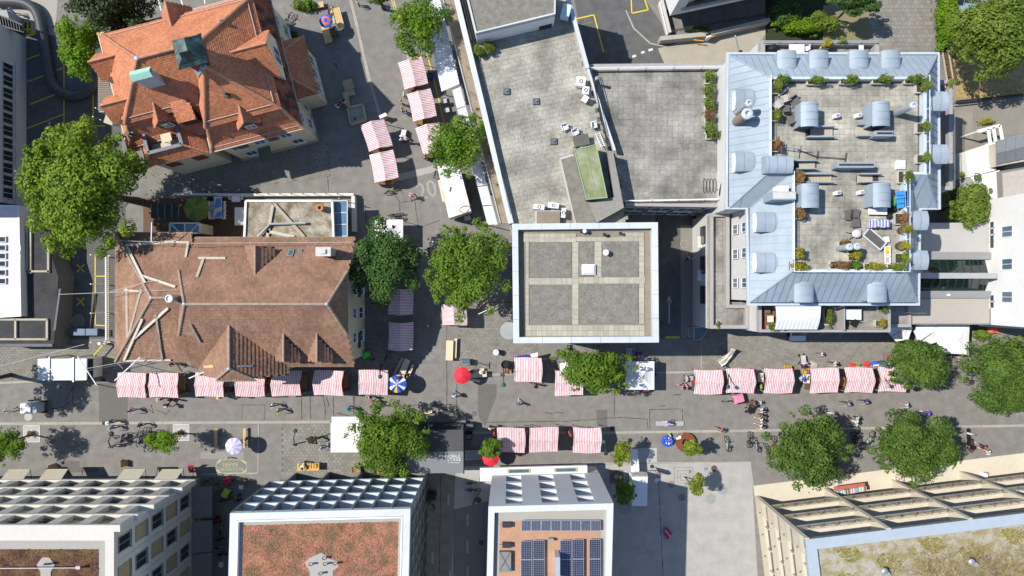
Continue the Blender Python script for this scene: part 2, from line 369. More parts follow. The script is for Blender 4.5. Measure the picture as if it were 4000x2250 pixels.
def text(nm,s,u,v,size,rot,mat,label,z=.012,parent=None,flip=False,ext=0.0,kind='structure',sx=1.0):
 cu=bpy.data.curves.new(nm,'FONT');cu.body=s;cu.size=size;cu.align_x='CENTER';cu.align_y='CENTER';cu.extrude=ext
 tmp=bpy.data.objects.new(nm,cu);COL.objects.link(tmp)
 me=bpy.data.meshes.new_from_object(tmp.evaluated_get(bpy.context.evaluated_depsgraph_get()));bpy.data.objects.remove(tmp)
 me.materials.clear();me.materials.append(mat);me.name=nm
 o=bpy.data.objects.new(nm,me);link(o,parent);p=P(u,v,z)if parent is None else Vector((u,v,z))
 o.location=p;o.rotation_euler=(0,0,rot);o.scale=(sx,1,1)
 if label or kind:tag(o,label,kind=kind if parent is None else None)
 WL[o]=Vector(p)
 return o
text('road_number','20',1667,745,2.6,radians(15),M('worn_white',(.29,.285,.27),.9,.3,6),'worn white number 20 painted on the lane',.006,sx=.85)
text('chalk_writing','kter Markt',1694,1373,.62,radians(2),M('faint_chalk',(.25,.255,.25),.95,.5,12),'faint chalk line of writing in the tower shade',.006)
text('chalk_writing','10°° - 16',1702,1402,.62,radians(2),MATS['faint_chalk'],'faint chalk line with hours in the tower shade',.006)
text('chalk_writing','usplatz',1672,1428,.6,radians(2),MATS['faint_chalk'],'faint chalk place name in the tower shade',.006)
text('chalk_writing','BAHN',900,1814,.6,radians(180),chalk_y,'upside down chalk word inside the chalk octagon, upper line',.0085)
text('chalk_writing','ROLLSPORT',900,1832,.5,radians(180),chalk_y,'upside down chalk word inside the chalk octagon, lower line',.0085)
text('chalk_writing','EINE',905,1673,.55,radians(180),M('dim_chalk',(.24,.235,.22),.95,.3,8),'dim chalk word near the two benches',.006)
text('road_writing','RESERVIERT',2292,91,.27,radians(193),M('dull_yellow',(.28,.22,.03),.9,.3,6),'yellow parking bay lettering in dark courtyard',.012)
text('road_writing','3',2285,75,.3,radians(193),MATS['dull_yellow'],'yellow bay number in dark courtyard',.012)
text('road_writing','TEST',1569,42,.33,radians(-75),MATS['dull_yellow'],'yellow lettering beside yellow line by the maple',.012)
lines('chalk_octagon',[[(862,1796),(945,1796),(963,1812),(963,1834),(948,1847),(858,1847),(845,1834),(845,1812),(862,1796)]],.06,chalk_y,'chalk octagon drawn on the asphalt',.0082)
lines('chalk_octagon',[[(864,1796),(848,1809)],[(944,1797),(962,1810)],[(962,1836),(948,1848)],[(846,1836),(860,1848)]],.22,chalk_y,'thick chalk corners of the octagon',.0088)
lines('yellow_line',[[(250,90),(250,560),(255,880),(372,880)],[(362,280),(365,490),(410,492)],[(200,108),(250,88)],[(105,232),(175,205)],[(220,275),(250,263)],[(106,320),(180,292)],[(118,408),(218,368)],[(104,502),(250,446)],[(105,590),(140,575)],[(372,985),(372,1270),(415,1272)],[(372,1079),(415,1079)]],.11,yellow_paint,'yellow bay lines of the parking yard',.009)
lines('yellow_line',[[(300,1032),(330,1063)],[(330,1032),(300,1063)],[(300,1163),(330,1194)],[(330,1163),(300,1194)]],.12,yellow_paint,'two yellow crosses painted in the parking yard',.01)
lines('yellow_line',[[(2245,75),(2320,58),(2358,205)],[(2465,-10),(2468,52),(2532,38),(2515,-10)]],.13,yellow_paint,'yellow bay lines in the dark courtyard',.012)
lines('yellow_line',[[(1537,0),(1556,60),(1575,120)],[(1598,228),(1668,212),(1700,330),(1735,480)]],.13,yellow_paint,'yellow line along the upper market stalls',.012)
lines('yellow_line',[[(78,92),(128,92)],[(78,100),(128,100)],[(78,108),(128,108)],[(78,118),(150,128)],[(84,88),(84,125)],[(100,88),(100,125)],[(116,88),(116,125)],[(105,140),(160,124)]],.2,yellow_paint,'yellow hatched crossing in the corner forecourt',.014)
lines('yellow_line',[[(2598,1318),(2655,1318)]],.2,yellow_paint,'short yellow stop bar in dark lane',.012)
lines('white_line',[[(615,-10),(630,42)],[(705,-10),(716,32)],[(797,-10),(801,15)],[(528,-10),(530,30)]],.14,white_paint,'white parking bay lines above the villa roof',.012)
lines('white_line',[[(1235,612),(1244,650)]],.1,white_paint,'short white stripe by the villa corner',.016)
lines('white_line',[[(2505,207),(2517,202)],[(2533,197),(2550,192)],[(2470,222),(2484,217)]],.24,white_paint,'white dashes at the courtyard exit',.012)
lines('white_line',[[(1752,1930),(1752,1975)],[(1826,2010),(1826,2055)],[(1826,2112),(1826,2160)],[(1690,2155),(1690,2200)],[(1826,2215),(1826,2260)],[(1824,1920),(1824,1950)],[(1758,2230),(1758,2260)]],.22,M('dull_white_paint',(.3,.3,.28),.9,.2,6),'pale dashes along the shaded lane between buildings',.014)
lines('white_arrow',[[(2614,1262),(2614,1180)],[(2614,1158),(2606,1180),(2622,1180),(2614,1158)],[(2610,1172),(2618,1172)],[(2608,1177),(2620,1177)]],.13,M('dull_arrow',(.4,.4,.38),.9,.2,6),'white arrow on the dark lane',.009)
lines('plaza_inlay',[[(2634,1827),(2706,1826),(2707,1898),(2636,1899),(2634,1827)],[(2647,1839),(2694,1838),(2694,1887),(2648,1888),(2647,1839)],[(2658,1851),(2682,1850),(2683,1876),(2659,1877),(2658,1851)],[(2634,1864),(2658,1864)]],.05,M('inlay',(.2,.18,.16),.8),'square metal inlay in the concrete plaza',.0095)
def manhole(u,v,r,mat,label,z=.013):
 p=P(u,v);t=root('manhole_cover',label,'manhole',(p.x,p.y,0))
 mb=MB();mb.lathe([(r*1.12,.0),(r*1.12,z),(r,z)],24,p);mb.build('rim',kerbstone,t)
 mb=MB();mb.lathe([(r*.98,z-.004),(r*.75,z-.004),(r*.72,z+.004),(r*.4,z+.004),(r*.37,z-.003),(.001,z-.003)],24,p);mb.build('cover',mat,t)
pale_iron=M('pale_iron',(.38,.38,.37),.6,.1,7);mid_iron=M('mid_iron',(.2,.19,.18),.6,.15,7)
for u,v,r,m_,lb in[(111,1628,.42,pale_iron,'pale manhole cover beside the small white cart'),(2918,1323,.36,iron_brown,'brown manhole cover on setts below the blue roof'),(3796,1758,.35,iron_brown,'rusty manhole cover beside walking couple'),(2790,1830,.34,iron_brown,'rusty manhole cover at the top of the plaza'),(2663,1943,.40,mid_iron,'dark manhole cover at the plaza shadow edge'),(2622,1892,.38,mid_iron,'round plate next to the square plaza inlay'),(2776,1948,.56,M('blue_iron',(.27,.28,.28),.8,.15,7),'large bluish round plate on sunny plaza'),(2825,1914,.52,MATS['blue_iron'],'large bluish round plate touching sapling shadow'),(2440,1985,.66,MATS['blue_iron'],'very large round plate in the plaza shade'),(1880,2120,.34,iron_brown,'brown manhole cover in the grey lane'),(1870,1954,.33,iron_brown,'brown manhole cover next to parked bicycles in lane'),(1882,1872,.33,M('tan_iron',(.33,.22,.16),.7),'tan manhole cover at the end of mobile stage'),(1853,1616,.36,M('asph_iron',(.13,.12,.125),.7),'dark manhole cover in front of mobile stage'),(305,1254,.62,mid_iron,'large square framed manhole in the parking yard'),(2673,953,.4,mid_iron,'manhole in dark lane footway'),(1159,1672,.36,M('pink_iron',(.27,.2,.17),.8),'pinkish round cover under a leaning lamp')]:
 manhole(u,v,r,m_,lb)
def tree_grate(u,v,lb,mat,s=1.75):
 p=P(u,v);t=root('tree_grate',lb,'tree grate',(p.x,p.y,0));mb=MB();n=44
 for k in range(n):
  a=2*pi*k/n;d=Vector((cos(a),sin(a),0));e=s/2/max(abs(d.x),abs(d.y))-.03
  mb.bar(p+d*.34+Vector((0,0,.02)),p+d*e+Vector((0,0,.02)),.035,.02)
 mb.build('bar_ring',mat,t)
 mb=MB()
 for dx,dy,w,d in((0,s/2,s,.05),(0,-s/2,s,.05),(s/2,0,.05,s),(-s/2,0,.05,s)):mb.box(p+Vector((dx,dy,.022)),(w,d,.026))
 mb.lathe([(.38,.01),(.38,.036),(.32,.036),(.32,.01)],24,p);mb.build('frame',mat,t)
 mb=MB();mb.box(p+Vector((0,0,.006)),(s,s,.004));mb.build('bed',M('grate_bed',(.3,.29,.27),.9),t)
white_grate=M('white_grate',(.66,.66,.64),.6,.06,3);rust_grate=M('rust_grate',(.16,.075,.05),.7,.15,5)
tree_grate(124,1694,'white slotted tree grate near left edge',white_grate)
tree_grate(708,1689,'white slotted tree grate by the bicycle rack',white_grate,1.7)
tree_grate(3478,1402,'rusty square tree grate below the white parasols',rust_grate,1.5)
tree_grate(3747,1399,'rusty tree grate between the two round trees',rust_grate,1.0)
tree_grate(3805,1321,'small rusty grate by the potted palm',rust_grate,.6)
tree_grate(2408,1862,'rusty grate in the plaza shade',rust_grate,1.4)
def drain(u,v,lb,w=.48,d=.34,rz=0):
 p=P(u,v);t=root('drain_grate',lb,'drain',(p.x,p.y,0));mb=MB()
 for i in range(6):mb.box(p+Vector((-w/2+(i+.5)*w/6,0,.05)),(w/12,d,.02))
 for y in(-d/2,d/2):mb.box(p+Vector((0,y,.05)),(w,.04,.024))
 mb.build('bars',dark_metal,t)
drain(408,1653,'slotted drain in the kerb by couple');drain(1963,1463,'slotted drain under the leaning lamp');drain(404,1483,'dark drain in the white shed shadow');drain(2392,1672,'drain at the kerb end beside last stall')
# --- tiled houses
cream=M('cream_render',(.62,.56,.40),.9,.06,2,big=.08)
tile_red=M('red_clay_tile',(.46,.178,.088),.8,.12,5,big=.22,isl=.18)
tile_red_deck=M('red_tile_bed',(.25,.09,.045),.9,.2,5)
tile_brown=M('brown_clay_tile',(.25,.146,.096),.85,.2,4,big=.34,isl=.12)
tile_brown_deck=M('brown_tile_bed',(.10,.055,.035),.9,.2,5)
ridge_red=M('red_ridge_tile',(.46,.23,.135),.8,.12,6,isl=.1)
ridge_brown=M('brown_ridge_tile',(.34,.26,.2),.85,.15,6,isl=.1)
lead=M('lead_sheet',(.28,.33,.37),.5,.1,3,metal=.3)
copper_green=M('verdigris_copper',(.03,.055,.055),.5,.3,2,col2=(.09,.14,.135),bscale=1.1)
copper_pale=M('pale_copper',(.33,.55,.46),.6,.12,3)
gutter_m=M('gutter_zinc',(.3,.3,.28),.5,.15,4,metal=.3)
glass_dark=Mglass('dark_glass',(.02,.028,.033))
glass_blue=Mglass('sky_glass',(.08,.13,.18),.08)
shutter_red=M('red_shutter',(.2,.055,.035),.7)
def tile_facet(tl_mb,dk_mb,pts,tw,tl,thick=.035,inds=None):
 pts=[Vector(p)for p in pts];n=Vector((0,0,0))
 for i in range(len(pts)):n+=(pts[i]-pts[0]).cross(pts[(i+1)%len(pts)]-pts[0])
 n.normalize()
 if n.z<0:n=-n;pts=list(reversed(pts))
 dk_mb.poly([p-n*.02 for p in pts])
 s=Vector((0,0,1))-n*n.z;s.normalize();t=s.cross(n)
 o=pts[0];q=[((p-o).dot(t),(p-o).dot(s))for p in pts]
 t0,t1,s0,s1=min(a for a,b in q),max(a for a,b in q),min(b for a,b in q),max(b for a,b in q)
 for j in range(int((s1-s0)/tl)+1):
  for i in range(int((t1-t0)/tw)+2):
   a=t0+(i+(.5 if j%2 else 0))*tw;b=s0+j*tl
   if not inside((a,b+tl*.5),q):continue
   th=thick*RN.uniform(.8,1.25);w=tw*.48
   c=[o+t*(a-w)+s*b+n*th,o+t*(a+w)+s*b+n*th,o+t*(a+w)+s*(b+tl*1.12)+n*.004,o+t*(a-w)+s*(b+tl*1.12)+n*.004,o+t*(a-w)+s*b,o+t*(a+w)+s*b]
   if inds is not None:inds.append(c);continue
   tl_mb.add(c,[(0,1,2,3),(4,5,1,0)])
def ridge(parent,a,b,mat,r=.13,name='ridge_cap',step=.38):
 a,b=Vector(a),Vector(b);L_=(b-a).length;n=max(1,int(L_/step));mb=MB()
 for i in range(n):
  p,q=a+(b-a)*(i/n),a+(b-a)*((i+1.08)/n);mb.tube([p,q],[r*1.12,r*.92],8)
 return mb.build(name,mat,parent)
def win(parent,A,B,s,z,w,h,d=.02,frame=white_metal,glass=None,name='window',sill=True,mull=1):
 """window on a wall that runs A->B: frame, pane(s), sill"""
 f=MB();fw=.07
 for x0,x1,z0,z1 in((s-w/2,s-w/2+fw,z,z+h),(s+w/2-fw,s+w/2,z,z+h),(s-w/2+fw,s+w/2-fw,z,z+fw),(s-w/2+fw,s+w/2-fw,z+h-fw,z+h)):f.wall(A,B,x0,x1,z0,z1,d,d+.06)
 for k in range(mull):
  x=s-w/2+w*(k+1)/(mull+1);f.wall(A,B,x-.025,x+.025,z+fw,z+h-fw,d,d+.05)
 if sill:f.wall(A,B,s-w/2-.08,s+w/2+.08,z-.08,z-.002,d,d+.16)
 o=f.build(name,frame,parent)
 g_=MB();g_.wall(A,B,s-w/2+fw,s+w/2-fw,z+fw,z+h-fw,d-.01,d+.02);g_.build('pane',glass or glass_dark,o)
 return o
def dormer(parent,C,d,w,z0,ze,zr,L_,tmat,dmat,rmat,wallm,tw,tl,over=.15,hip=0,winw=.9):
 """gabled dormer; C front centre (2D), d outward direction, w half width"""
 C=Vector((C[0],C[1]));d=Vector((d[0],d[1])).normalized();t=Vector((-d.y,d.x))
 D=bpy.data.objects.new('dormer',None);D.empty_display_size=.2;link(D,parent);WL[D]=WL[parent]
 def p(x,y,z):q=C+t*x+d*y;return Vector((q.x,q.y,z))
 tm,dm=MB(),MB()
 for sg in(-1,1):
  a=[p(sg*(w+over),over,ze-.1),p(0,over-hip,zr),p(0,-L_,zr),p(sg*(w+over),-L_*(.15 if zr-ze>.6 else.5),ze-.1)]
  tile_facet(tm,dm,a,tw,tl)
 if hip:tile_facet(tm,dm,[p(-(w+over)*.55,over,lerp(ze,zr,.42)),p((w+over)*.55,over,lerp(ze,zr,.42)),p(0,over-hip,zr)],tw,tl)
 tm.build('tiles',tmat,D,kind='stuff');dm.build('roof_deck',dmat,D)
 wl=MB();fr=[p(-w,0,z0),p(w,0,z0),p(w,0,ze),p(0,0,zr-.12),p(-w,0,ze)]
 wl.poly(fr);wl.poly([p(-w,0,z0),p(-w,0,ze),p(-w,-L_*.8,ze),p(-w,-L_*.8,z0)]);wl.poly([p(w,0,z0),p(w,-L_*.8,z0),p(w,-L_*.8,ze),p(w,0,ze)])
 wl.build('wall',wallm,D)
 A,B=C-t*w,C+t*w
 if(Vector(((B-A).y,-(B-A).x))).dot(d)<0:A,B=B,A
 win(D,A,B,w,z0+.12,winw,max(.5,ze-z0-.15),.01,white_metal,glass_blue,sill=False)
 rb=MB();a,b=p(0,over-hip,zr+.02),p(0,-L_,zr+.02);n=max(2,int((a-b).length/.35))
 for i in range(n):rb.tube([a+(b-a)*(i/n),a+(b-a)*((i+1.05)/n)],[.11,.1],8)
 rb.build('ridge_cap',rmat,D)
 return D
 # ---- red tiled villa
def V(a,b,z):return Vector((a*.968-b*.25,a*.25+b*.968,z))
villa=root('villa','cream villa with steep red tiled mansard roof and green copper lantern','house',V(-24,27,0))
ZE,ZK,ZR=7.2,9.9,14.0
out2=[(-32.0,22.4),(-24.3,22.4),(-24.3,20.4),(-16.1,20.4),(-16.1,33.2),(-32.0,33.2)]
wv=MB();wv.prism([V(a,b,0).xy for a,b in out2],0,ZE+.1);wv.build('wall',cream,villa)
pl=MB();pl.prism([V(a,b,0).xy for a,b in[(-32.08,22.32),(-24.38,22.32),(-24.38,20.32),(-16.02,20.32),(-16.02,33.28),(-32.08,33.28)]],0,.7);pl.build('plinth',M('plinth_stone',(.35,.33,.29),.9),villa)
E=[(-32.5,21.9),(-24.8,21.9),(-24.8,19.9),(-15.6,19.9),(-15.6,33.7),(-32.5,33.7)]
K=[(-30.7,23.7),(-23.6,23.7),(-23.6,21.5),(-16.6,21.5),(-16.6,32.0),(-30.7,32.0)]
Wp,J,S_=(-26.4,27.3),(-21.0,27.3),(-21.0,25.2)
ve=[V(a,b,ZE)for a,b in E];vk=[V(a,b,ZK)for a,b in K];vk2=[V(a+(-.12 if i in(0,5)else.12 if i in(3,4)else-.12),b+(-.12 if i in(0,1,2,3)else.12),ZK+.1)for i,(a,b)in enumerate(K)]
vW,vJ,vS=V(*Wp,ZR),V(*J,ZR),V(*S_,ZR)
vroof=bpy.data.objects.new('roof',None);link(vroof,villa);WL[vroof]=WL[villa]
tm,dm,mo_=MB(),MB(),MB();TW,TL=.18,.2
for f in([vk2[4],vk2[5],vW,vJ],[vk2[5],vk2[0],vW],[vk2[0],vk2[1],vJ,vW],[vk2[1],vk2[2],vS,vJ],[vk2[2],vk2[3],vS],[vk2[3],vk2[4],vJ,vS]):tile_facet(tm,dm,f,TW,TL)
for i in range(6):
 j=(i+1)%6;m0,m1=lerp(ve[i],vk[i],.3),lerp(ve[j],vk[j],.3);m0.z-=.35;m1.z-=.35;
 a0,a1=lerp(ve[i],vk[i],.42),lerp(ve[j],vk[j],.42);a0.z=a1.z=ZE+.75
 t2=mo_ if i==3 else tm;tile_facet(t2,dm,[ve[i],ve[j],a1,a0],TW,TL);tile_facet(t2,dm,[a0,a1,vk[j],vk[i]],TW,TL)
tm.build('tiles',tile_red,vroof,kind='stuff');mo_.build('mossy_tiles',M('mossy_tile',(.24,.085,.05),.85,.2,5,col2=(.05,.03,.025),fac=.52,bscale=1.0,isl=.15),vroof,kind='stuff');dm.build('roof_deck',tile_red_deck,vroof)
for a,b in((vW,vJ),(vJ,vS),(vW,vk2[5]),(vW,vk2[0]),(vJ,vk2[4]),(vS,vk2[3]),(vS,vk2[2])):ridge(vroof,a+Vector((0,0,.04)),b+Vector((0,0,.04)),ridge_red,.15)
for i in(0,2,3,4,5):
 a0=lerp(ve[i],vk[i],.42);a0.z=ZE+.75;ridge(vroof,ve[i],a0,ridge_red,.14);ridge(vroof,a0,vk[i],ridge_red,.14)
ft=MB()
for p in(vW,vS):ft.ball(p+Vector((0,0,.1)),.26,8,5,sq=(1,1,.5))
ft.build('lead_flashing',lead,vroof)
gb=MB()
for i in range(6):gb.tube([ve[i]+Vector((0,0,-.02)),ve[(i+1)%6]+Vector((0,0,-.02))],.09,6)
gb.build('gutter',gutter_m,villa)
sg=MB()
for i in(2,3,4,0):
 a,b=lerp(ve[i],ve[(i+1)%6],.04),lerp(ve[i],ve[(i+1)%6],.96);c=(vk[i]+vk[(i+1)%6])/2-(ve[i]+ve[(i+1)%6])/2;c.z=0;c=c.normalized()*.3+Vector((0,0,.36))
 sg.bar(a+c,b+c,.05,.07)
 a,b=lerp(vk2[i],vk2[(i+1)%6],.06),lerp(vk2[i],vk2[(i+1)%6],.94);top={2:vS,3:(vJ+vS)/2,4:(vW+vJ)/2,0:(vW+vJ)/2}[i]
 c=top-(a+b)/2;c=c.normalized()*.55;sg.bar(a+c+Vector((0,0,.1)),b+c+Vector((0,0,.1)),.05,.07)
sg.build('snow_guard',M('snow_guard_steel',(.45,.36,.32),.5),vroof)
e1,e2=Vector((.968,.25)),Vector((-.25,.968))
def Vxy(a,b):return V(a,b,0).xy
for C,d,w,z0,ze,zr,L_,hp in[((-27.4,22.9),-e2,.95,8.3,9.6,10.9,2.2,0),((-19.9,20.8),-e2,.95,8.3,9.6,10.9,2.2,0),((-15.9,26.6),e1,2.0,7.9,9.9,12.2,3.4,0),((-23.9,32.8),e2,1.3,8.0,9.2,11.3,3.0,0),((-31.9,29.4),-e1,1.15,8.2,9.7,11.2,2.6,0),((-31.9,25.3),-e1,1.15,8.2,9.7,11.2,2.6,0)]:
 dormer(vroof,Vxy(*C),d,w,z0,ze,zr,L_,tile_red,tile_red_deck,ridge_red,cream if w>1 else dark_metal,TW,TL,winw=.9 if w<1.6 else 1.7)
tm,dm=MB(),MB();q=[V(-26.1,22.4,10.0),V(-24.3,22.4,10.0),V(-24.3,24.4,10.75),V(-26.1,24.4,10.75)]
tile_facet(tm,dm,q,TW,TL);o=dm.build('shed_dormer',tile_red_deck,vroof);tm.build('tiles',tile_red,o,kind='stuff')
mb=MB();mb.prism([Vxy(-26,22.55),Vxy(-24.4,22.55),Vxy(-24.4,24),Vxy(-26,24)],8.4,9.94);mb.build('shed_dormer_wall',dark_metal,vroof)
mb=MB();mb.prism([Vxy(a,b)for a,b in[(-30.9,22.5),(-30.9,20.5),(-25.6,20.5),(-25.6,22.5)]],0,7.0);mb.build('bay_wall',cream,villa)
tm,dm=MB(),MB();bo=[(-31.3,20.1),(-25.2,20.1),(-25.2,22.6),(-31.3,22.6)];bi=[(-30.2,21.0),(-26.9,21.0),(-26.9,23.2),(-30.2,23.2)]
for i in(0,1,3):
 j=(i+1)%4;tile_facet(tm,dm,[V(*bo[i],6.9),V(*bo[j],6.9),V(*bi[j],8.2),V(*bi[i],8.2)],TW,TL)
o=dm.build('bay_roof',tile_red_deck,villa);tm.build('tiles',tile_red,o,kind='stuff')
for i in(0,1):ridge(o,V(*bo[i],6.95),V(*bi[i],8.25),ridge_red,.12)
mb=MB()
for i in range(4):
 a,b=V(*bi[i],8.3),V(*bi[(i+1)%4],8.3);mb.bar(a,b,.32,.14)
mb.build('terrace_rim',M('dark_lead',(.15,.17,.19),.6),villa)
mb=MB();mb.prism([Vxy(a,b)for a,b in bi],7.2,7.3);mb.build('terrace_floor',M('terrace_board',(.5,.45,.36),.8),villa)
t_=root('terrace_table','small wooden table in the sunken roof terrace of the villa','table',V(-28.3,22.1,7.3));c=V(-28.3,22.1,7.3)
mb=MB();mb.box(c+Vector((0,0,.72)),(1.0,.8,.05),.25);mb.build('table_top',wood_pale,t_)
for dx,dy in((-.4,-.3),(.4,-.3),(.4,.3),(-.4,.3)):mb=MB();mb.box(c+Vector((dx,dy,.35)),(.05,.05,.7));mb.build('leg',wood_pale,t_)
c=V(-21.3,26.1,0);ln=bpy.data.objects.new('lantern',None);link(ln,villa);WL[ln]=WL[villa];ang=atan2(.25,.968)
mb=MB();mb.box((c.x,c.y,14.2),(1.5,1.5,2.6),ang);mb.build('lantern_body',dark_metal,ln)
prof=[(1.22,15.35),(1.26,15.45),(1.0,15.75),(.75,16.3),(.55,16.9)];mb=MB();vs=[]
for r,z in prof:vs+=[V(-21.3+sx*r*(1.0 if z<16 else.62),26.1+sy*r*(1 if z<16 else 1),z)for sx,sy in((-1,-1),(1,-1),(1,1),(-1,1))]
fs=[(i*4+k,i*4+(k+1)%4,i*4+4+(k+1)%4,i*4+4+k)for i in range(len(prof)-1)for k in range(4)]+[tuple(4*(len(prof)-1)+k for k in range(4))]
mb.add(vs,fs);o=mb.build('lantern_roof',copper_green,ln)
mb=MB();vs=[Vector(v)for v in vs]
for k in range(4):
 for i in range(len(prof)-1):mb.bar(vs[i*4+k],vs[i*4+4+k],.06,.06);mb.bar((vs[i*4+k]+vs[i*4+(k+1)%4])/2,(vs[i*4+4+k]+vs[i*4+4+(k+1)%4])/2,.045,.05)
mb.build('seam',M('dark_copper',(.03,.05,.045),.5),o)
mb=MB();mb.prism([V(-22.9,24.6,0).xy,V(-21.3,25.3,0).xy,V(-22.6,23.0,0).xy],12.2,12.25);
mb=MB();mb.poly([V(-22.5,25.15,12.05),V(-21.05,25.0,14.05),V(-21.35,25.6,14.05),V(-22.4,26.4,13.0)]);mb.build('lead_valley',lead,vroof)
c=V(-26.2,25.7,0);ch=bpy.data.objects.new('chimney',None);link(ch,villa);WL[ch]=WL[villa]
mb=MB();mb.box((c.x,c.y,13.0),(1.6,.7,2.5),ang);mb.build('stack',M('chimney_lead',(.4,.44,.47),.6,.12,3),ch)
mb=MB();mb.box((c.x,c.y,14.3),(1.85,.9,.1),ang)
for s in(-1,1):mb.hexa(*[[Vector((c.x,c.y,0))+Vector((cos(ang)*x-sin(ang)*y,sin(ang)*x+cos(ang)*y,z))for x,y,z in f]for f in([(-.9,s*.45,14.42),(.9,s*.45,14.42),(.9,0,14.75),(-.9,0,14.75)],[(-.9,s*.45,14.47),(.9,s*.45,14.47),(.9,0,14.8),(-.9,0,14.8)])])
mb.build('cap',copper_pale,ch)
for(a,b,z)in((-19.0,29.3,11.9),(-20.4,23.2,11.9),(-31.0,22.9,9.0)):
 mb=MB();c=V(a,b,z);mb.cyl(c,.12,.6,10);mb.cyl(c+Vector((0,0,.55)),.2,.08,10);mb.box(c+Vector((0,0,-.02)),(.55,.45,.1),ang);mb.build('vent_pipe',dark_metal,vroof)
def vwalls(a0,b0,a1,b1):return Vxy(a0,b0),Vxy(a1,b1)
A,B=vwalls(-24.3,20.4,-16.1,20.4)
for s in(1.3,3.6,6.3):win(villa,A,B,s,4.3,1.15,1.6,mull=1,glass=glass_blue)
for s in(1.6,6.6):win(villa,A,B,s,1.2,1.15,1.6)
for s,zz in((5.0,4.5),(1.9,4.6)):
 mb=MB();mb.wall(A,B,s-.5,s+.5,zz,zz+1.4,.09,.13);mb.build('shutter',shutter_red,villa)
mb=MB();mb.wall(A,B,2.6,3.9,3.0,3.06,.05,1.5);mb.build('entrance_canopy',Mglass('canopy_glass',(.1,.12,.08),.2),villa)
A,B=vwalls(-16.1,20.4,-16.1,33.2)
for s in(1.4,3.4,9.2,11.4):
 win(villa,A,B,s,4.2,1.1,1.7,glass=glass_blue);win(villa,A,B,s,1.1,1.1,1.7,glass=glass_blue)
A,B=vwalls(-30.9,20.5,-25.6,20.5)
for s in(1.2,3.9):
 mb=MB();mb.wall(A,B,s-.6,s+.6,3.8,5.2,.02,.07);mb.build('shutter',shutter_red,villa)
mb=MB();wq=[(-16.1,23.9),(-14.2,23.9),(-14.2,29.0),(-16.1,29.0)];mb.prism([Vxy(a,b)for a,b in wq],0,5.3);mb.build('bay_wall',cream,villa)
tm,dm=MB(),MB();q=[(-16.1,23.5),(-13.75,23.5),(-13.75,29.4),(-16.1,29.4)];t0,t1=V(-16.1,25.4,7.0),V(-16.1,27.6,7.0)
for f in([V(*q[0],5.2),V(*q[1],5.2),t0],[V(*q[1],5.2),V(*q[2],5.2),t1,t0],[V(*q[2],5.2),V(*q[3],5.2),t1]):tile_facet(tm,dm,f,TW,TL)
o=dm.build('bay_roof',tile_red_deck,villa);tm.build('tiles',tile_red,o,kind='stuff')
for a,b in((V(*q[1],5.25),t0),(V(*q[2],5.25),t1)):ridge(o,a,b,ridge_red,.11)
A,B=vwalls(-14.2,23.9,-14.2,29.0)
for s in(1.2,2.6,4.0):win(villa,A,B,s,1.5,1.0,2.0,glass=glass_blue)
sh=root('lean_to_shed','low shed with ribbed grey brown roof beside the villa wall','shed',P(415,360,0));ribbed=M('ribbed_sheet',(.23,.2,.17),.8,.1,5)
pz=[(384,240),(432,250),(445,437),(384,437)];mb=MB();mb.prism(pxp(pz,2.5),0,2.4);mb.build('wall',wood_grey,sh)
for k in range(24):
 v0=240+k*8.2;mb=MB();a,b=P(383,v0,2.5),P(430+(v0-240)*.07,v0+1.5,2.5);mb.bar(a,b,.17,.05);mb.build('roof_board',ribbed,sh)
sh=root('bin_shelter','small tilted beige shelter roof below the villa corner','shelter',P(425,465,0));mb=MB()
mb.hexa([P(404,478,2.0),P(416,437,2.0),P(452,440,2.4),P(438,490,2.4)],[P(404,478,2.1),P(416,437,2.1),P(452,440,2.5),P(438,490,2.5)]);mb.build('roof_panel',M('beige_panel',(.38,.35,.27),.7),sh)
for uv in((408,474),(418,441),(448,444),(436,486)):mb=MB();mb.bar(P(*uv,0),P(*uv,0)+Vector((0,0,2.05)),.06);mb.build('post',steel_grey,sh)
# ---- brown tiled house
house=root('brown_house','cream house with large weathered brown tiled roof and gabled dormers','house',(-25,-1.5,0))
Xw,Xe,Yn,Ys,Yr,z6,z9,zt=-31.1,-15.35,4.9,-7.6,-1.45,6.5,9.2,11.7
mb=MB();mb.prism([(-38.2,4.9),(-38.2,-6.75),(-31,-6.75),(-31,-7.15),(-15.75,-7.15),(-15.75,4.5),(-31,4.5),(-31,4.9)],0,z6+.05);mb.build('wall',cream,house)
hoff=(zt-z9)/(zt-z6)*(Yn-Yr);
mb=MB()
for x in(-15.75,-30.7):mb.hexa([(x-.1,Ys+.5,z6),(x,Ys+.5,z6),(x,Yn-.5,z6),(x-.1,Yn-.5,z6)],[(x-.1,Yr-hoff+.2,z9+.0),(x,Yr-hoff+.2,z9),(x,Yr+hoff-.2,z9),(x-.1,Yr+hoff-.2,z9)])
mb.build('gable_wall',cream,house)
broof=bpy.data.objects.new('roof',None);link(broof,house);WL[broof]=WL[house]
rw,re_=Vector((-29.4,Yr,zt)),Vector((-16.6,Yr,zt));BW,BL=.26,.37
tm,dm=MB(),MB();indt=[]
Nf=[Vector((Xw,Yn,z6)),Vector((Xe,Yn,z6)),Vector((Xe,Yr+hoff,z9)),re_,rw,Vector((Xw,Yr+hoff,z9))]
hS=(zt-z9)/(zt-z6)*(Yr-Ys);Sf=[Vector((Xw,Ys,z6)),Vector((Xe,Ys,z6)),Vector((Xe,Yr-hS,z9)),re_,rw,Vector((Xw,Yr-hS,z9))]
tile_facet(tm,dm,Nf,BW,BL,.075);tile_facet(tm,dm,Sf,BW,BL,.075,indt)
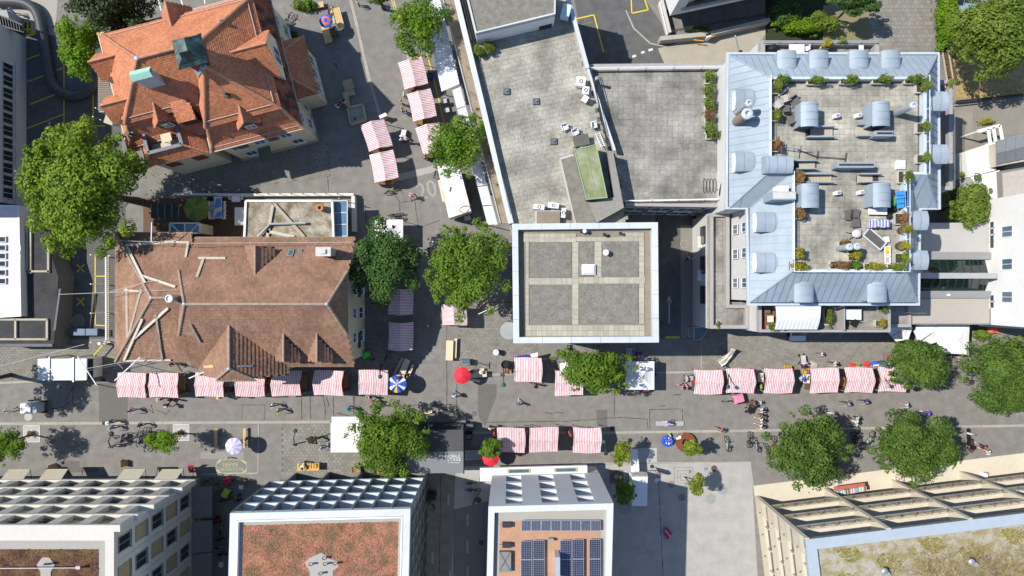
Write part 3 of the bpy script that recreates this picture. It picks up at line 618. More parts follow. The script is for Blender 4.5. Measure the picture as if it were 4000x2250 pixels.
tile_facet(tm,dm,[Nf[2],re_,Sf[2]],BW,BL,.075);tile_facet(tm,dm,[Nf[5],rw,Sf[5]],BW,BL,.075)
indt.sort(key=lambda c:c[0].xy.length)
for c in indt[300:]:tm.add(c,[(0,1,2,3),(4,5,1,0)])
c0=min(indt[:300],key=lambda c:abs((c[0]-c[4]).length-.075));org=c0[4];mm=MB();mm.add([p-org for p in c0],[(0,1,2,3),(4,5,1,0)]);tme=mm.mesh('roof_tile');tme.materials.append(tile_brown)
for c in indt[:300]:
 o=bpy.data.objects.new('roof_tile',tme);link(o,broof);o.location=c[4]-WL[broof]
wx,wr=-38.6,Vector((-33.1,-.9,10.3));wn_,ws=5.36,-7.16
wN=[Vector((wx,wn_,z6)),Vector((Xw+.0,wn_,z6)),Vector((Xw+1.1,-.9,10.3)),wr];wS=[Vector((wx,ws,z6)),Vector((Xw+.1,ws,z6)),Vector((Xw+1.1,-.9,10.3)),wr]
tile_facet(tm,dm,wN,BW,BL,.075);tile_facet(tm,dm,wS,BW,BL,.075);tile_facet(tm,dm,[wN[0],wS[0],wr],BW,BL,.075)
gx,gz=-26.1,10.0;gy=Yr-(zt-gz)/(zt-z6)*(Yr-Ys)
for sg_ in(-1,1):tile_facet(tm,dm,[Vector((gx+sg_*4.35,-8.5,6.45)),Vector((gx+sg_*1.72,-8.5,8.6)),Vector((gx,-7.45,gz)),Vector((gx,gy,gz)),Vector((gx+sg_*4.35,-7.62,6.45))],BW,BL,.075)
tile_facet(tm,dm,[Vector((gx-1.8,-8.7,8.55)),Vector((gx+1.8,-8.7,8.55)),Vector((gx,-7.45,gz))],BW,BL,.075)
tm.build('tiles',tile_brown,broof,kind='stuff');dm.build('roof_deck',tile_brown_deck,broof)
mb=MB();mb.prism([(gx-3.9,-7.2),(gx-3.9,-8.1),(gx+3.9,-8.1),(gx+3.9,-7.2)],0,6.5);mb.build('gable_wall',cream,house)
mb=MB();mb.poly([(gx-3.9,-8.1,6.5),(gx+3.9,-8.1,6.5),(gx+1.6,-8.1,8.5),(gx-1.6,-8.1,8.5)]);mb.build('gable_wall',cream,house)
up=Vector((0,0,.05))
for a,b in((rw,re_),(re_,Nf[2]),(re_,Sf[2]),(rw,Nf[5]),(rw,Sf[5]),(wr,wN[0]),(wr,wS[0]),(wr,wN[2]),(Vector((gx,-7.45,gz)),Vector((gx,gy,gz))),(Vector((gx,-7.45,gz)),Vector((gx-1.75,-8.6,8.6))),(Vector((gx,-7.45,gz)),Vector((gx+1.75,-8.6,8.6)))):
 ridge(broof,a+up,b+up,ridge_brown,.13)
mb=MB()
for a,b in((Nf[0],Nf[1]),(Sf[1],Vector((gx+4.35,Ys,z6))),(wN[0],wN[1]),(wS[0],wS[1]),(wN[0],wS[0]),(Vector((gx-1.9,-8.75,8.5)),Vector((gx+1.9,-8.75,8.5)))):mb.tube([a-up,b-up],.1,6)
mb.build('gutter',M('copper_gutter',(.33,.32,.25),.5,.1,4),house)
mb=MB()
for p in(re_,rw,wr,Vector((gx,-7.45,gz))):mb.ball(p+up*2,.2,8,4,sq=(1,1,.6))
mb.build('lead_flashing',lead,broof)
for C,d,w,ze,zr_,L_ in(((-21.3,-6.75),(0,-1),1.0,8.25,9.35,2.5),((-18.2,-6.75),(0,-1),1.0,8.25,9.35,2.5),((-23.9,3.75),(0,1),1.25,8.3,9.5,2.7)):
 dormer(broof,C,d,w,6.9,ze,zr_,L_,tile_brown,tile_brown_deck,ridge_brown,cream,BW,BL,hip=0,winw=1.1)
o=bpy.data.objects.new('chimney',None);link(o,house);WL[o]=WL[house];c=P(1268,984,9.6)
mb=MB();mb.box((c.x,c.y,8.8),(1.25,.7,2.4));mb.build('stack',M('chimney_plaster',(.36,.35,.3),.9,.2,4),o);mb=MB();mb.box((c.x,c.y,10.06),(1.4,.85,.12));mb.box((c.x,c.y,10.2),(.5,.4,.2));mb.build('cap',M('chimney_cap',(.5,.5,.47),.8,.2,5),o)
def on_main(x,y):return zt-abs(y-Yr)/(Yn-Yr)*(zt-z6)
def skylight(x,y,w,h,par):
 sgn=1 if y>Yr else-1;m=(zt-z6)/(Yn-Yr);a=math.atan(m)*(-sgn);z=on_main(x,y)
 Mx=Matrix.Rotation(a,3,'X');f=MB();c=Vector((x,y,z))+Mx@Vector((0,0,.1))
 f.box(c,(w,h,.1),mat=Mx);o=f.build('skylight',lead,par);f=MB();f.box(c+Mx@Vector((0,0,.055)),(w-.18,h-.18,.02),mat=Mx);f.build('pane',glass_blue,o)
c=P(1129,990,8.4);skylight(c.x,c.y,.55,.85,broof);c=P(1166,980,8.2);skylight(c.x,c.y,.4,.35,broof)
o=bpy.data.objects.new('flue',None);link(o,house);WL[o]=WL[house];c=P(668,1166,11.2);mb=MB();mb.tube([(c.x,c.y,9.6),(c.x,c.y,11.5)],.33,16);mb.build('pipe',M('flue_steel',(.45,.5,.55),.4,.1,3,metal=.5),o)
mb=MB();mb.lathe([(.33,11.5),(.36,11.5),(.36,11.62),(.24,11.62),(.24,11.3),(.0,11.3)],16,(c.x,c.y,0));mb.build('rim',lead,o)
def roof_z(x,y):
 zs=[]
 if Xw<=x<=Xe and Ys<=y<=Yn:zs.append(on_main(x,y))
 if wx<=x<=Xw:zs.append(min(10.3-abs(y+.9)/(wn_+.9)*(10.3-z6),z6+(x-wx)/(wr.x-wx)*(10.3-z6)))
 if abs(x-gx)<4.35 and-8.5<y<gy:zs.append(gz-abs(x-gx)/4.35*3.55)
 return max(zs)if zs else 6.6
def at_roof(u,v):
 z=8.0
 for _ in range(12):p=P(u,v,z);z=roof_z(p.x,p.y)
 return P(u,v,z)
grey_plank=M('grey_plank',(.3,.26,.2),.85,.2,5);pale_plank=M('pale_plank',(.5,.46,.39),.85,.2,5)
for a,b,w,m_ in(((494,958),(690,944),.3,pale_plank),((640,945),(745,948),.28,pale_plank),((500,965),(570,1105),.3,pale_plank),((738,950),(728,1005),.25,pale_plank),((553,1075),(688,1120),.3,pale_plank),((778,1008),(883,1008),.26,pale_plank),((798,1010),(772,1082),.3,wood_grey),((498,1125),(500,1318),.26,wood_grey),((555,1128),(506,1310),.26,wood_grey),((490,1132),(560,1140),.2,pale_plank),((560,1245),(488,1408),.28,pale_plank),((530,1320),(660,1203),.3,pale_plank),((612,1227),(638,1408),.26,grey_plank),((492,1409),(670,1406),.22,pale_plank),((745,1265),(783,1336),.28,grey_plank),((800,1432),(838,1430),.3,wood_light),((932,1430),(990,1428),.22,lead)):
 A,B=at_roof(*a),at_roof(*b);n=6;mb=MB()
 pts=[at_roof(lerp(a[0],b[0],i/n),lerp(a[1],b[1],i/n))for i in range(n+1)];k=max((pts[i]-lerp(A,B,i/n)).z for i in range(n+1))
 sh_=Vector((0,0,max(0,k)+.14));mb.bar(A+sh_,B+sh_,w*.8,.1);mb.build('roof_batten',m_,broof)
wire=M('steel_wire',(.5,.5,.48),.5)
mb=MB()
for a,b in(((229,932,9),(755,950,9.2)),((230,1150,8),(690,1132,10.6)),((430,1140,8.5),(600,1095,10)),((755,950,8.8),(1372,946,8.2)),((0,1430,8.5),(330,1345,8.5)),((310,1445,8),(560,1400,8)),((620,1290,8.5),(570,1420,8)),((480,1440,8),(460,1420,8)),((720,1305,10),(790,1300,9.3))):mb.tube([P(*a),P(*b)],.022,4)
mb.build('guy_wire',wire,house)
for a,b,lb in(((300,950,8.5),(303,872,8.8),'white mast tube beside the large tree'),((591,945,9),(593,868,9.3),'white mast tube above the brown roof edge'),((304,1392,7.5),(378,1505,7.5),'white slanting pole above the white shed'),((548,1395,7.4),(448,1487,7.4),'white slanting pole over the first market stall'),((738,1478,7),(800,1452,7),'short white pole at big gable end')):
 o=root('mast_pole',lb,'pole',(P(*a).x,P(*a).y,0));mb=MB();mb.tube([P(*a),P(*b)],.06,6);mb.build('tube',white_metal,o);mb=MB();q=lerp(P(*a),P(*b),.5);mb.tube([(q.x,q.y,0),q],.035,6);mb.build('stay',steel_grey,o)
A,B=(-15.75,Ys+.45),(-15.75,Yn-.4)
for s in(2.2,4.6,7.0,9.3):
 win(house,A,B,s,4.0,1.05,1.5,glass=glass_blue);win(house,A,B,s,1.0,1.2,1.9,glass=glass_dark)
for s in(1.0,6.2):mb=MB();mb.wall(A,B,s,s+1.6,2.4,3.3,.02,.14);mb.build('shop_sign',M('green_board',(.05,.09,.06),.6),house)
A,B=(-31,-7.15),(-15.75,-7.15)
for s in(1.2,3.4,9.6,11.6,13.6):win(house,A,B,s,3.9,1.05,1.5);win(house,A,B,s,.9,1.2,1.9)
ga=root('gallery_rail','long white rail with perforated strip along the west side of the brown house','railing',P(425,1170));mb=MB()
mb.tube([P(414,1000,2.8),P(415,1330,2.8)],.09,8);mb.tube([P(414,1000,2.6),P(415,1330,2.6)],.05,6);mb.build('rail',white_metal,ga)
for v in range(1000,1340,8):mb=MB();mb.box(P(424,v,2.5),(.32,.13,.05));mb.build('slat',M('gallery_cream',(.55,.5,.36),.8,.1),ga)
mb=MB()
for v in(1000,1110,1220,1330):mb.bar(P(414,v,0),P(414,v,0)+Vector((0,0,2.7)),.1)
mb.build('posts',white_metal,ga)
sp=root('striped_barrier','yellow striped barrier arm by the white shed','barrier',P(378,1375));mb=MB();mb.bar(P(366,1390,.9),P(402,1348,.9),.12,.1);mb.build('arm',yellow_paint,sp);mb=MB();mb.cyl(P(411,1339,0),.16,1.1,12);mb.ball(P(411,1339,1.1),.2,10,6);mb.build('post',white_metal,sp)
# ---- gravel roofed annex and garden terrace
ax=root('annex','flat gravel roofed annex with white rim behind the brown house','building',P(1130,850));za=4.0
gravel_tan=M('tan_gravel',(.32,.29,.235),.95,.5,9,big=.4,col2=(.19,.15,.085),fac=.54,bscale=.8,bump=.4)
aq=[(962,785),(1298,785),(1304,930),(956,930)];ap=pxp(aq,za)
mb=MB();mb.prism(ap,0,za-.15);mb.build('wall',cream,ax)
mb=MB();mb.prism([lerp(p,sum(ap,Vector((0,0)))/4,.03)for p in ap],za-.15,za-.05);mb.build('gravel_bed',gravel_tan,ax)
mb=MB()
for i in range(4):a,b=ap[i],ap[(i+1)%4];mb.bar((a.x,a.y,za),(b.x,b.y,za),.2,.3)
mb.build('rim',white_metal,ax)
for a,b,m_ in(((1072,797),(1188,925),wood_grey),((1066,800),(1044,928),wood_grey),((1040,903),(1150,925),pale_plank)):mb=MB();mb.bar(P(*a,za+.1),P(*b,za+.1),.3,.14);mb.build('batten',m_,ax)
mb=MB();mb.tube([P(1008,925,za+.3),P(1055,875,za+.3),P(1195,871,za+.35)],.13,8);mb.build('duct',M('zinc_duct',(.4,.42,.43),.5,.1,metal=.4),ax)
mb=MB();c=P(1258,815,za);mb.lathe([(.28,0),(.3,.3),(.33,.5),(.33,.9),(.2,.9),(.2,.6),(0,.6)],14,(c.x,c.y,za));mb.build('chimney_pot',M('terracotta',(.5,.22,.11),.8),ax)
gl=root('glass_canopy','blue tinted glass canopy at the east end of annex','canopy',P(1330,850));cz=3.3
for i in range(3):
 q=[(1302,787+i*46),(1356,786+i*46),(1356,829+i*46),(1302,830+i*46)]
 mb=MB();mb.hexa([P(*p,cz)for p in q[::-1]],[P(*p,cz+.05)for p in q[::-1]]);mb.build('pane',Mglass('canopy_blue',(.10,.19,.27),.12),gl)
mb=MB()
for i in range(4):mb.bar(P(1300,785+i*46,cz+.04),P(1357,784+i*46,cz+.04),.07,.1)
mb.bar(P(1357,784,cz),P(1357,923,cz),.07,.12);mb.build('frame',steel_grey,gl)
for v in(790,918):mb=MB();mb.bar(P(1354,v,0),P(1354,v,0)+Vector((0,0,cz)),.08);mb.build('post',steel_grey,gl)
px_sheet('terrace',[(560,775),(965,775),(965,950),(560,950)],M('brown_deck',(.13,.075,.05),.85,.15,6),.02,'brown deck of the shaded garden terrace')
wl_=root('terrace_wall','low white wall with planks along the garden terrace','wall',P(850,762));mb=MB()
mb.bar(P(690,760,.5),P(955,763,.5),.25,1.0);mb.bar(P(955,763,.5),P(1385,762,.5),.25,1.0);mb.bar(P(1383,768,.5),P(1385,905,.5),.35,1.0);mb.build('masonry',M('white_wall_paint',(.66,.65,.6),.85,.08,3),wl_)
for u in range(1000,1360,45):mb=MB();mb.tube([P(u,758,1.0),P(u+6,756,1.6)],.03,5);mb.build('stake',dark_metal,wl_)
o=root('glass_lantern','white framed glass skylight with crossed bars behind the brown house','skylight',P(722,888));z=3.2;q=[(664,872),(780,872),(780,910),(664,910)];mb=MB();mb.prism(pxp(q,z),0,z-.1);mb.build('wall',cream,o);mb=MB();mb.prism(pxp(q,z),z-.1,z-.05);mb.build('pane',Mglass('lantern_blue',(.15,.24,.34),.1),o);mb=MB()
for a,b in((0,1),(1,2),(2,3),(3,0)):mb.bar(P(*q[a],z),P(*q[b],z),.16,.14)
mb.bar(P(668,874,z),P(700,908,z),.14,.1);mb.bar(P(776,874,z),P(744,908,z),.14,.1);mb.bar(P(722,872,z),P(722,910,z),.12,.1);mb.build('frame',white_metal,o)
o=root('ribbed_canopy','dark translucent canopy in the large tree shade','canopy',P(640,825));
for i in range(4):mb=MB();q=[(590+i*27,800+i*0),(615+i*27,800),(615+i*27,852),(590+i*27,852)];mb.hexa([P(*p,2.3)for p in q[::-1]],[P(*p,2.36)for p in q[::-1]]);mb.build('panel',Mglass('smoky_sheet',(.05,.06,.06),.3),o)
mb=MB();[mb.bar(P(u,800,2.4),P(u,852,2.4),.05)for u in(590,617,644,671,697)];[mb.bar(P(u,v,0),P(u,v,2.3),.06)for u in(592,695)for v in(802,850)];mb.build('frame',steel_grey,o)
# --- flat roofed buildings
conc_slab=M('terrace_slab',(.24,.231,.207),.9,.25,4,big=.6,isl=.07)
conc_bed=M('slab_joint_bed',(.11,.105,.085),.95,.2,6)
conc_slab2=M('weathered_slab',(.30,.285,.243),.9,.25,4,big=.6,isl=.05)
gravel_grey=M('grey_gravel',(.195,.185,.155),.95,.6,16,big=.3,bump=.5)
gravel_brown=M('brown_gravel',(.24,.2,.15),.95,.3,14,big=.15,bump=.5)
fascia_white=M('white_fascia',(.52,.545,.57),.5,.08,1.5,big=.14)
wall_grey=M('grey_render',(.5,.49,.47),.85,.07,2,big=.06)
wall_white=M('white_render',(.7,.695,.68),.85,.04,2,big=.04)
zinc=M('blue_zinc',(.285,.34,.395),.6,.12,1.2,big=.25)
zinc_seam=M('zinc_seam',(.24,.30,.36),.5,.08,3,metal=.2)
zinc_side=M('zinc_cheek',(.28,.33,.38),.6,.06,2)
panel_clad=M('pale_cladding',(.56,.56,.55),.7,.05,1.5,big=.05)
coping=M('concrete_coping',(.33,.31,.3),.85,.1,3)
def ring(mb,poly,w,z0,z1):
 """parapet of width w inside the polygon outline (mitred)"""
 n=len(poly);pts=[Vector((p[0],p[1]))for p in poly]
 if sum(pts[i].x*pts[(i+1)%n].y-pts[(i+1)%n].x*pts[i].y for i in range(n))<0:pts.reverse()
 inn=[]
 for i in range(n):
  a,b,c=pts[i-1],pts[i],pts[(i+1)%n];d1,d2=(b-a).normalized(),(c-b).normalized()
  n1,n2=Vector((-d1.y,d1.x)),Vector((-d2.y,d2.x));m=n1+n2
  inn.append(b+m*(w/max(.2,(1+n1.dot(n2)))))
 for i in range(n):
  j=(i+1)%n;q=[pts[i],pts[j],inn[j],inn[i]]
  mb.hexa([(p.x,p.y,z0)for p in q],[(p.x,p.y,z1)for p in q])
 return inn
def rail(parent,pts,h=.9,mat=None,posts=1.4,bars=3,name='railing'):
 mb=MB();pts=[Vector(p)for p in pts]
 for a,b in zip(pts[:-1],pts[1:]):
  for k in range(bars):z=Vector((0,0,h*(k+1)/bars));mb.bar(a+z,b+z,.045,.045)
  n=max(1,int((b-a).length/posts))
  for i in range(n+1):p=lerp(a,b,i/n);mb.bar(p,p+Vector((0,0,h)),.04,.04)
 return mb.build(name,mat or white_metal,parent)
def block(b,poly,z0,z1,mat,name='wall'):mb=MB();mb.prism(poly,z0,z1);return mb.build(name,mat,b)
# ---- west terrace building
tb=root('terrace_building','long building with paved roof terrace and white edge beside the lane','building',P(2050,500));zt3=8.2
t3=[(1778,-60),(2198,-60),(2294,275),(2378,590),(2442,820),(2442,905),(2000,905)]
p3=pxp(t3,zt3);block(tb,p3,0,zt3-.04,wall_grey)
pave('roof_slab',p3,zt3,.62,.42,radians(12),conc_slab2,conc_bed,tb,300,.04,.014,.5)
mb=MB();A=[P(1770,-60,9.0),P(1996,872,9.0)];mb.bar(A[0]-Vector((0,0,.45)),A[1]-Vector((0,0,.45)),.5,.9);mb.build('fascia',fascia_white,tb)
mb=MB();mb.bar(P(2203,-60,8.55),P(2294,270,8.55),.35,.7);mb.bar(P(2294,270,8.5),P(2400,590,8.5),.22,.6);mb.build('fascia',fascia_white,tb)
rail(tb,[P(2304,285,8.2),P(2372,570,8.2)],.95,dark_metal,1.0,4);rail(tb,[P(1830,130,8.2),P(1995,840,8.2)],.8,dark_metal,1.2,3)
pq=pxp([(1812,-60),(2172,-60),(2170,52),(1858,128)],11.2)
ph=MB();ph.prism(pq,zt3,10.8);ph.build('penthouse_wall',wall_white,tb)
mb=MB();inn=ring(mb,pq,.12,10.5,11.1);mb.build('penthouse_rim',fascia_white,tb);block(tb,inn,10.7,10.95,gravel_grey,'gravel_bed')
for a,b in(((1776,-60),(1838,160)),):mb=MB();[mb.bar(P(a[0]+14+i*9,a[1],8.8),P(b[0]+6+i*9,b[1]-i*4,8.8),.06,.5)for i in range(4)];mb.build('slat_screen',dark_metal,tb)
mb=MB();c=P(2210,48,9);mb.box(c,(.8,1.1,1.2),radians(-15));mb.build('vent_box',M('pale_blue_box',(.5,.62,.7),.5),tb)
mb=MB();mb.box(P(2128,95,8.6),(1.2,.6,.7),radians(15));mb.build('storage_box',dark_metal,tb)
gq=pxp([(2188,617),(2242,600),(2262,650),(2330,880),(2250,880)],9.6);block(tb,gq,zt3,9.5,wall_grey,'stair_wall');block(tb,[lerp(p,sum(gq,Vector((0,0)))/5,.05)for p in gq],9.5,9.56,gravel_grey,'gravel_bed')
g1=pxp([(2242,583),(2330,562),(2374,772),(2290,780)],10.6);block(tb,g1,zt3,10.3,M('stair_concrete',(.2,.19,.18),.9),'stair_wall')
gm=M('green_sheet',(.2,.225,.1),.6,.2,1.5,col2=(.3,.31,.22),bscale=.8,fac=.52);block(tb,g1,10.3,10.45,gm,'green_hatch')
mb=MB();m0=[(g1[0]+g1[1])/2,(g1[3]+g1[2])/2];mb.bar((*m0[0],10.47),(*m0[1],10.47),.05,.05);inn=ring(mb,g1,.08,10.44,10.52);mb.build('hatch_seam',M('green_seam',(.25,.38,.22),.6),tb)
g2=pxp([(2374,590),(2395,590),(2438,810),(2330,870),(2300,790),(2400,770)],9.8);block(tb,g2,7,9.7,M('rough_concrete',(.25,.24,.22),.9,.15,5),'stair_wall')
g3=pxp([(2093,822),(2187,822),(2187,900),(2093,900)],9.2);block(tb,g3,zt3,9.1,fascia_white,'plant_wall');block(tb,[lerp(p,sum(g3,Vector((0,0)))/4,.06)for p in g3],9.1,9.16,gravel_brown,'gravel_bed')
for u,v,w,d,lb in((2105,810,1.0,.45,'white air conditioner, left of the two above plant block'),(2161,804,1.0,.5,'white air conditioner, right of the two above plant block'),(2200,833,.4,.9,'narrow air conditioner beside the plant block'),(2268,322,.85,.85,'square white vent box on the terrace edge'),(2287,357,.6,.7,'small striped vent box on the terrace edge')):
 c=P(u,v,zt3+.5);o=root('air_conditioner',lb,'air conditioner',(c.x,c.y,zt3));mb=MB();mb.box(c,(w,d,.8),-.1);mb.build('casing',white_metal,o)
 mb=MB();mb.lathe([(.17,0),(.17,.06),(.12,.06),(.12,0)],12,c+Vector((0,0,.4)));mb.build('fan_ring',dark_metal,o)
 mb=MB();mb.box(c-Vector((0,0,.44)),(w*.8,d*.6,.1),-.1);mb.build('foot',dark_metal,o)
lg=root('ledge_roof','narrow gravel covered ledge roof along the lane','roof',P(1830,400));lq=pxp([(1722,-40),(1786,-40),(2003,872),(1955,872)],4.2)
block(lg,lq,3.8,4.1,M('ledge_concrete',(.3,.28,.25),.9),'deck');block(lg,[lerp(p,sum(lq,Vector((0,0)))/4,.01)for p in lq],4.1,4.13,M('ledge_gravel',(.27,.22,.17),.95,.3,10,col2=(.17,.14,.07),fac=.6,bscale=1.2),'gravel_bed')
mb=MB();mb.bar(P(1722,-40,4.15),P(1955,872,4.15),.12,.2);mb.build('edge',steel_grey,lg)
for u,v in((1735,40),(1800,300),(1870,580),(1940,840)):mb=MB();p=P(u+20,v,0);mb.bar((p.x,p.y,0),(p.x,p.y,3.8),.25);mb.build('pillar',wall_grey,lg)
cc=root('corrugated_canopy','pale corrugated canopy roof partly under the maple','canopy',P(1720,180));corr=M('corrugated_sheet',(.66,.7,.74),.55,.06,2)
mb=MB();q0,q1,q2,q3=P(1640,-30,3.1),P(1712,-30,3.4),P(1795,328,3.4),P(1725,358,3.1);n=130
for i in range(n):
 t0,t1=i/n,(i+1)/n;dz0,dz1=.05*sin(i*pi/2),.05*sin((i+1)*pi/2);a,b,c,d=lerp(q0,q3,t0),lerp(q1,q2,t0),lerp(q1,q2,t1),lerp(q0,q3,t1)
 a,b=a+Vector((0,0,dz0)),b+Vector((0,0,dz0));c,d=c+Vector((0,0,dz1)),d+Vector((0,0,dz1));mb.add([a,d,c,b],[(0,1,2,3)])
mb.build('sheet',corr,cc)
for t in(.1,.5,.95):mb=MB();p=lerp(q0,q3,t);mb.bar((p.x+.2,p.y,0),(p.x+.2,p.y,3.05),.08);mb.build('post',steel_grey,cc)
wc=root('white_canopy','long narrow white canopy below the gravel ledge','canopy',P(1860,600));wq=[P(1766,352,3.4),P(1798,338,3.4),P(1945,880,3.4),P(1905,880,3.4)]
for i in range(7):
 a,b,c,d=[lerp(wq[0],wq[3],i/7+.003),lerp(wq[1],wq[2],i/7+.003),lerp(wq[1],wq[2],(i+1)/7-.003),lerp(wq[0],wq[3],(i+1)/7-.003)]
 mb=MB();mb.hexa([d,c,b,a],[x+Vector((0,0,.12))for x in(d,c,b,a)]);mb.build('panel',fascia_white,wc)
mb=MB();mb.bar(wq[1],wq[2],.06,.25);mb.build('edge_trim',steel_grey,wc)
for t in(.02,.5,.98):mb=MB();p=lerp(wq[0],wq[3],t);mb.bar((p.x+.1,p.y,0),(p.x+.1,p.y,3.4),.08);mb.build('post',steel_grey,wc)
# ---- second terrace
tc_=root('terrace_block','square paved grey roof terrace between stair tower and metal roof','building',P(2600,520));z4=7.5
p4=pxp([(2300,262),(2848,262),(2848,795),(2440,795),(2374,560)],z4);block(tc_,p4,0,z4-.04,wall_grey)
pave('roof_slab',[p for p in p4],z4,.53,.53,radians(-1.5),conc_slab,conc_bed,tc_,300,.04,.014,0)
mb=MB();mb.bar(P(2298,262,7.7),P(2846,256,7.7),.35,.7);mb.build('coping',coping,tc_);mb=MB();mb.bar(P(2440,800,7.3),P(2850,806,7.3),.3,.8);mb.build('coping',coping,tc_)
rail(tc_,[P(2302,276,7.6),P(2842,270,7.6)],.95,white_metal,2.3,4);rail(tc_,[P(2440,788,7.6),P(2850,780,7.6)],.95,white_metal,2.3,3)
A,B=P(2440,803,7.3).xy,P(2850,809,7.3).xy
for i in range(4):win(tc_,A,B,1.4+i*2.6,3.6,2.2,2.6,glass=glass_blue,mull=1,sill=False)
for i in range(4):win(tc_,A,B,1.4+i*2.6,.4,2.2,2.4,glass=glass_dark,mull=1,sill=False)
# ---- square tower
tw_=root('square_tower','square tower block with broad white rim and gravel roof panels','building',P(2285,1105));z5=13.5
o5=pxp([(2000,874),(2570,868),(2574,1338),(2005,1341)],z5);bw=[lerp(p,sum(o5,Vector((0,0)))/4,.05)for p in o5]
block(tw_,bw,0,12.7,wall_grey);mb=MB();inn=ring(mb,o5,.52,12.75,z5);mb.build('rim',fascia_white,tw_)
block(tw_,o5,12.5,12.752,fascia_white,'rim_soffit')
block(tw_,inn,12.752,12.8,gravel_brown,'gravel_bed')
for i in range(4):
 for k in range(1,5):a=lerp(o5[i],o5[(i+1)%4],k/5);d=(sum(o5,Vector((0,0)))/4-a);d=Vector((d.x,0)).normalized()if i%2 else Vector((0,d.y)).normalized();mb=MB();mb.bar((a.x,a.y,z5+.004),(a.x+d.x*.5,a.y+d.y*.5,z5+.004),.035,.012);mb.build('rim_joint',steel_grey,tw_)
def slab_strip(b,u0,v0,u1,v1,nu,nv,z,mat,name='path_slab'):
 su,sv=(u1-u0)/nu,(v1-v0)/nv;k=(H-z)/F;mm=MB();mm.box((0,0,0),(abs(su*k)-.014,abs(sv*k)-.014,.05));me=mm.mesh(name);me.materials.append(mat)
 for i in range(nu):
  for j in range(nv):
   o=bpy.data.objects.new(name,me);link(o,b);o.location=P(u0+(i+.5)*su,v0+(j+.5)*sv,z+RN.uniform(-.006,.006))-WL[b];o.rotation_euler=(0,0,RN.uniform(-.015,.015))
zr5=12.84;sl5=M('tower_slab',(.37,.35,.28),.9,.12,4,big=.12,isl=.1)
for q in((2045,912,2250,946,10,2),(2430,908,2515,942,4,2),(2250,926,2430,943,9,1),(2054,946,2066,1270,1,16),(2235,946,2260,1268,1,16),(2322,944,2350,1082,1,7),(2496,942,2516,1265,1,16),(2066,1086,2235,1112,8,1),(2260,1083,2496,1108,12,1),(2496,1080,2520,1105,1,1),(2055,1270,2518,1312,23,2)):slab_strip(tw_,*q,zr5,sl5)
for q in((2068,948,2233,1084),(2262,945,2320,1080),(2352,942,2494,1080),(2070,1114,2236,1266),(2264,1110,2494,1264)):
 block(tw_,pxp([(q[0],q[1]),(q[2],q[1]),(q[2],q[3]),(q[0],q[3])],zr5),12.8,12.845,gravel_grey,'gravel_panel')
sk=root('roof_dome','white square dome light on the tower roof','skylight',P(2298,1053,zr5));c=P(2298,1053,zr5);mb=MB();mb.box(c+Vector((0,0,.12)),(1.18,.9,.3));mb.build('curb',white_metal,sk);mb=MB();mb.hexa(*[[c+Vector((x*s,y*s,z))for x,y in((-.55,-.41),(.55,-.41),(.55,.41),(-.55,.41))]for s,z in((1,.27),(.75,.42))]);mb.build('dome',M('opal_dome',(.75,.74,.72),.3,.03),sk)
for u,v,r,h,lb in((2363,988,.22,.6,'white mushroom vent on tower gravel'),(2268,906,.13,.5,'small dark vent pipe, leftmost on the tower rim path'),(2281,905,.15,.6,'small grey vent pipe on the tower rim path'),(2358,918,.14,.5,'short vent pipe in the middle of tower rim path'),(2420,913,.13,.5,'dark vent pipe, rightmost on the tower rim path')):
 c=P(u,v,zr5);o=root('vent_pipe',lb,'vent',c);mb=MB();mb.cyl(c,r*.75,h,12);mb.build('pipe',steel_grey if r<.2 else white_metal,o);mb=MB();mb.lathe([(r*1.2,h),(r*1.2,h+.06),(r*.6,h+.12),(.0,h+.12)],12,c);mb.build('cowl',dark_metal if r<.145 else white_metal,o)
A,B=bw[3],bw[2]
if(B-A).x<0:A,B=B,A
for f in range(4):
 for i in range(5):win(tw_,A,B,1.6+i*2.3,1+f*3.1,1.5,1.7)
A,B=bw[2],bw[1]
cv=root('glass_disc','translucent round canopy disc at the tower corner','canopy',P(1990,1290));c=P(1988,1292,3.0);mb=MB();mb.lathe([(.0,3.05),(.9,3.05),(.92,3.0),(.0,3.0)][::-1],28,(c.x,c.y,0));mb.build('disc',M('frosted_disc',(.3,.32,.32),.3,.08),cv);mb=MB();mb.cyl((c.x,c.y,0),.06,3.0,10);mb.build('stem',steel_grey,cv)
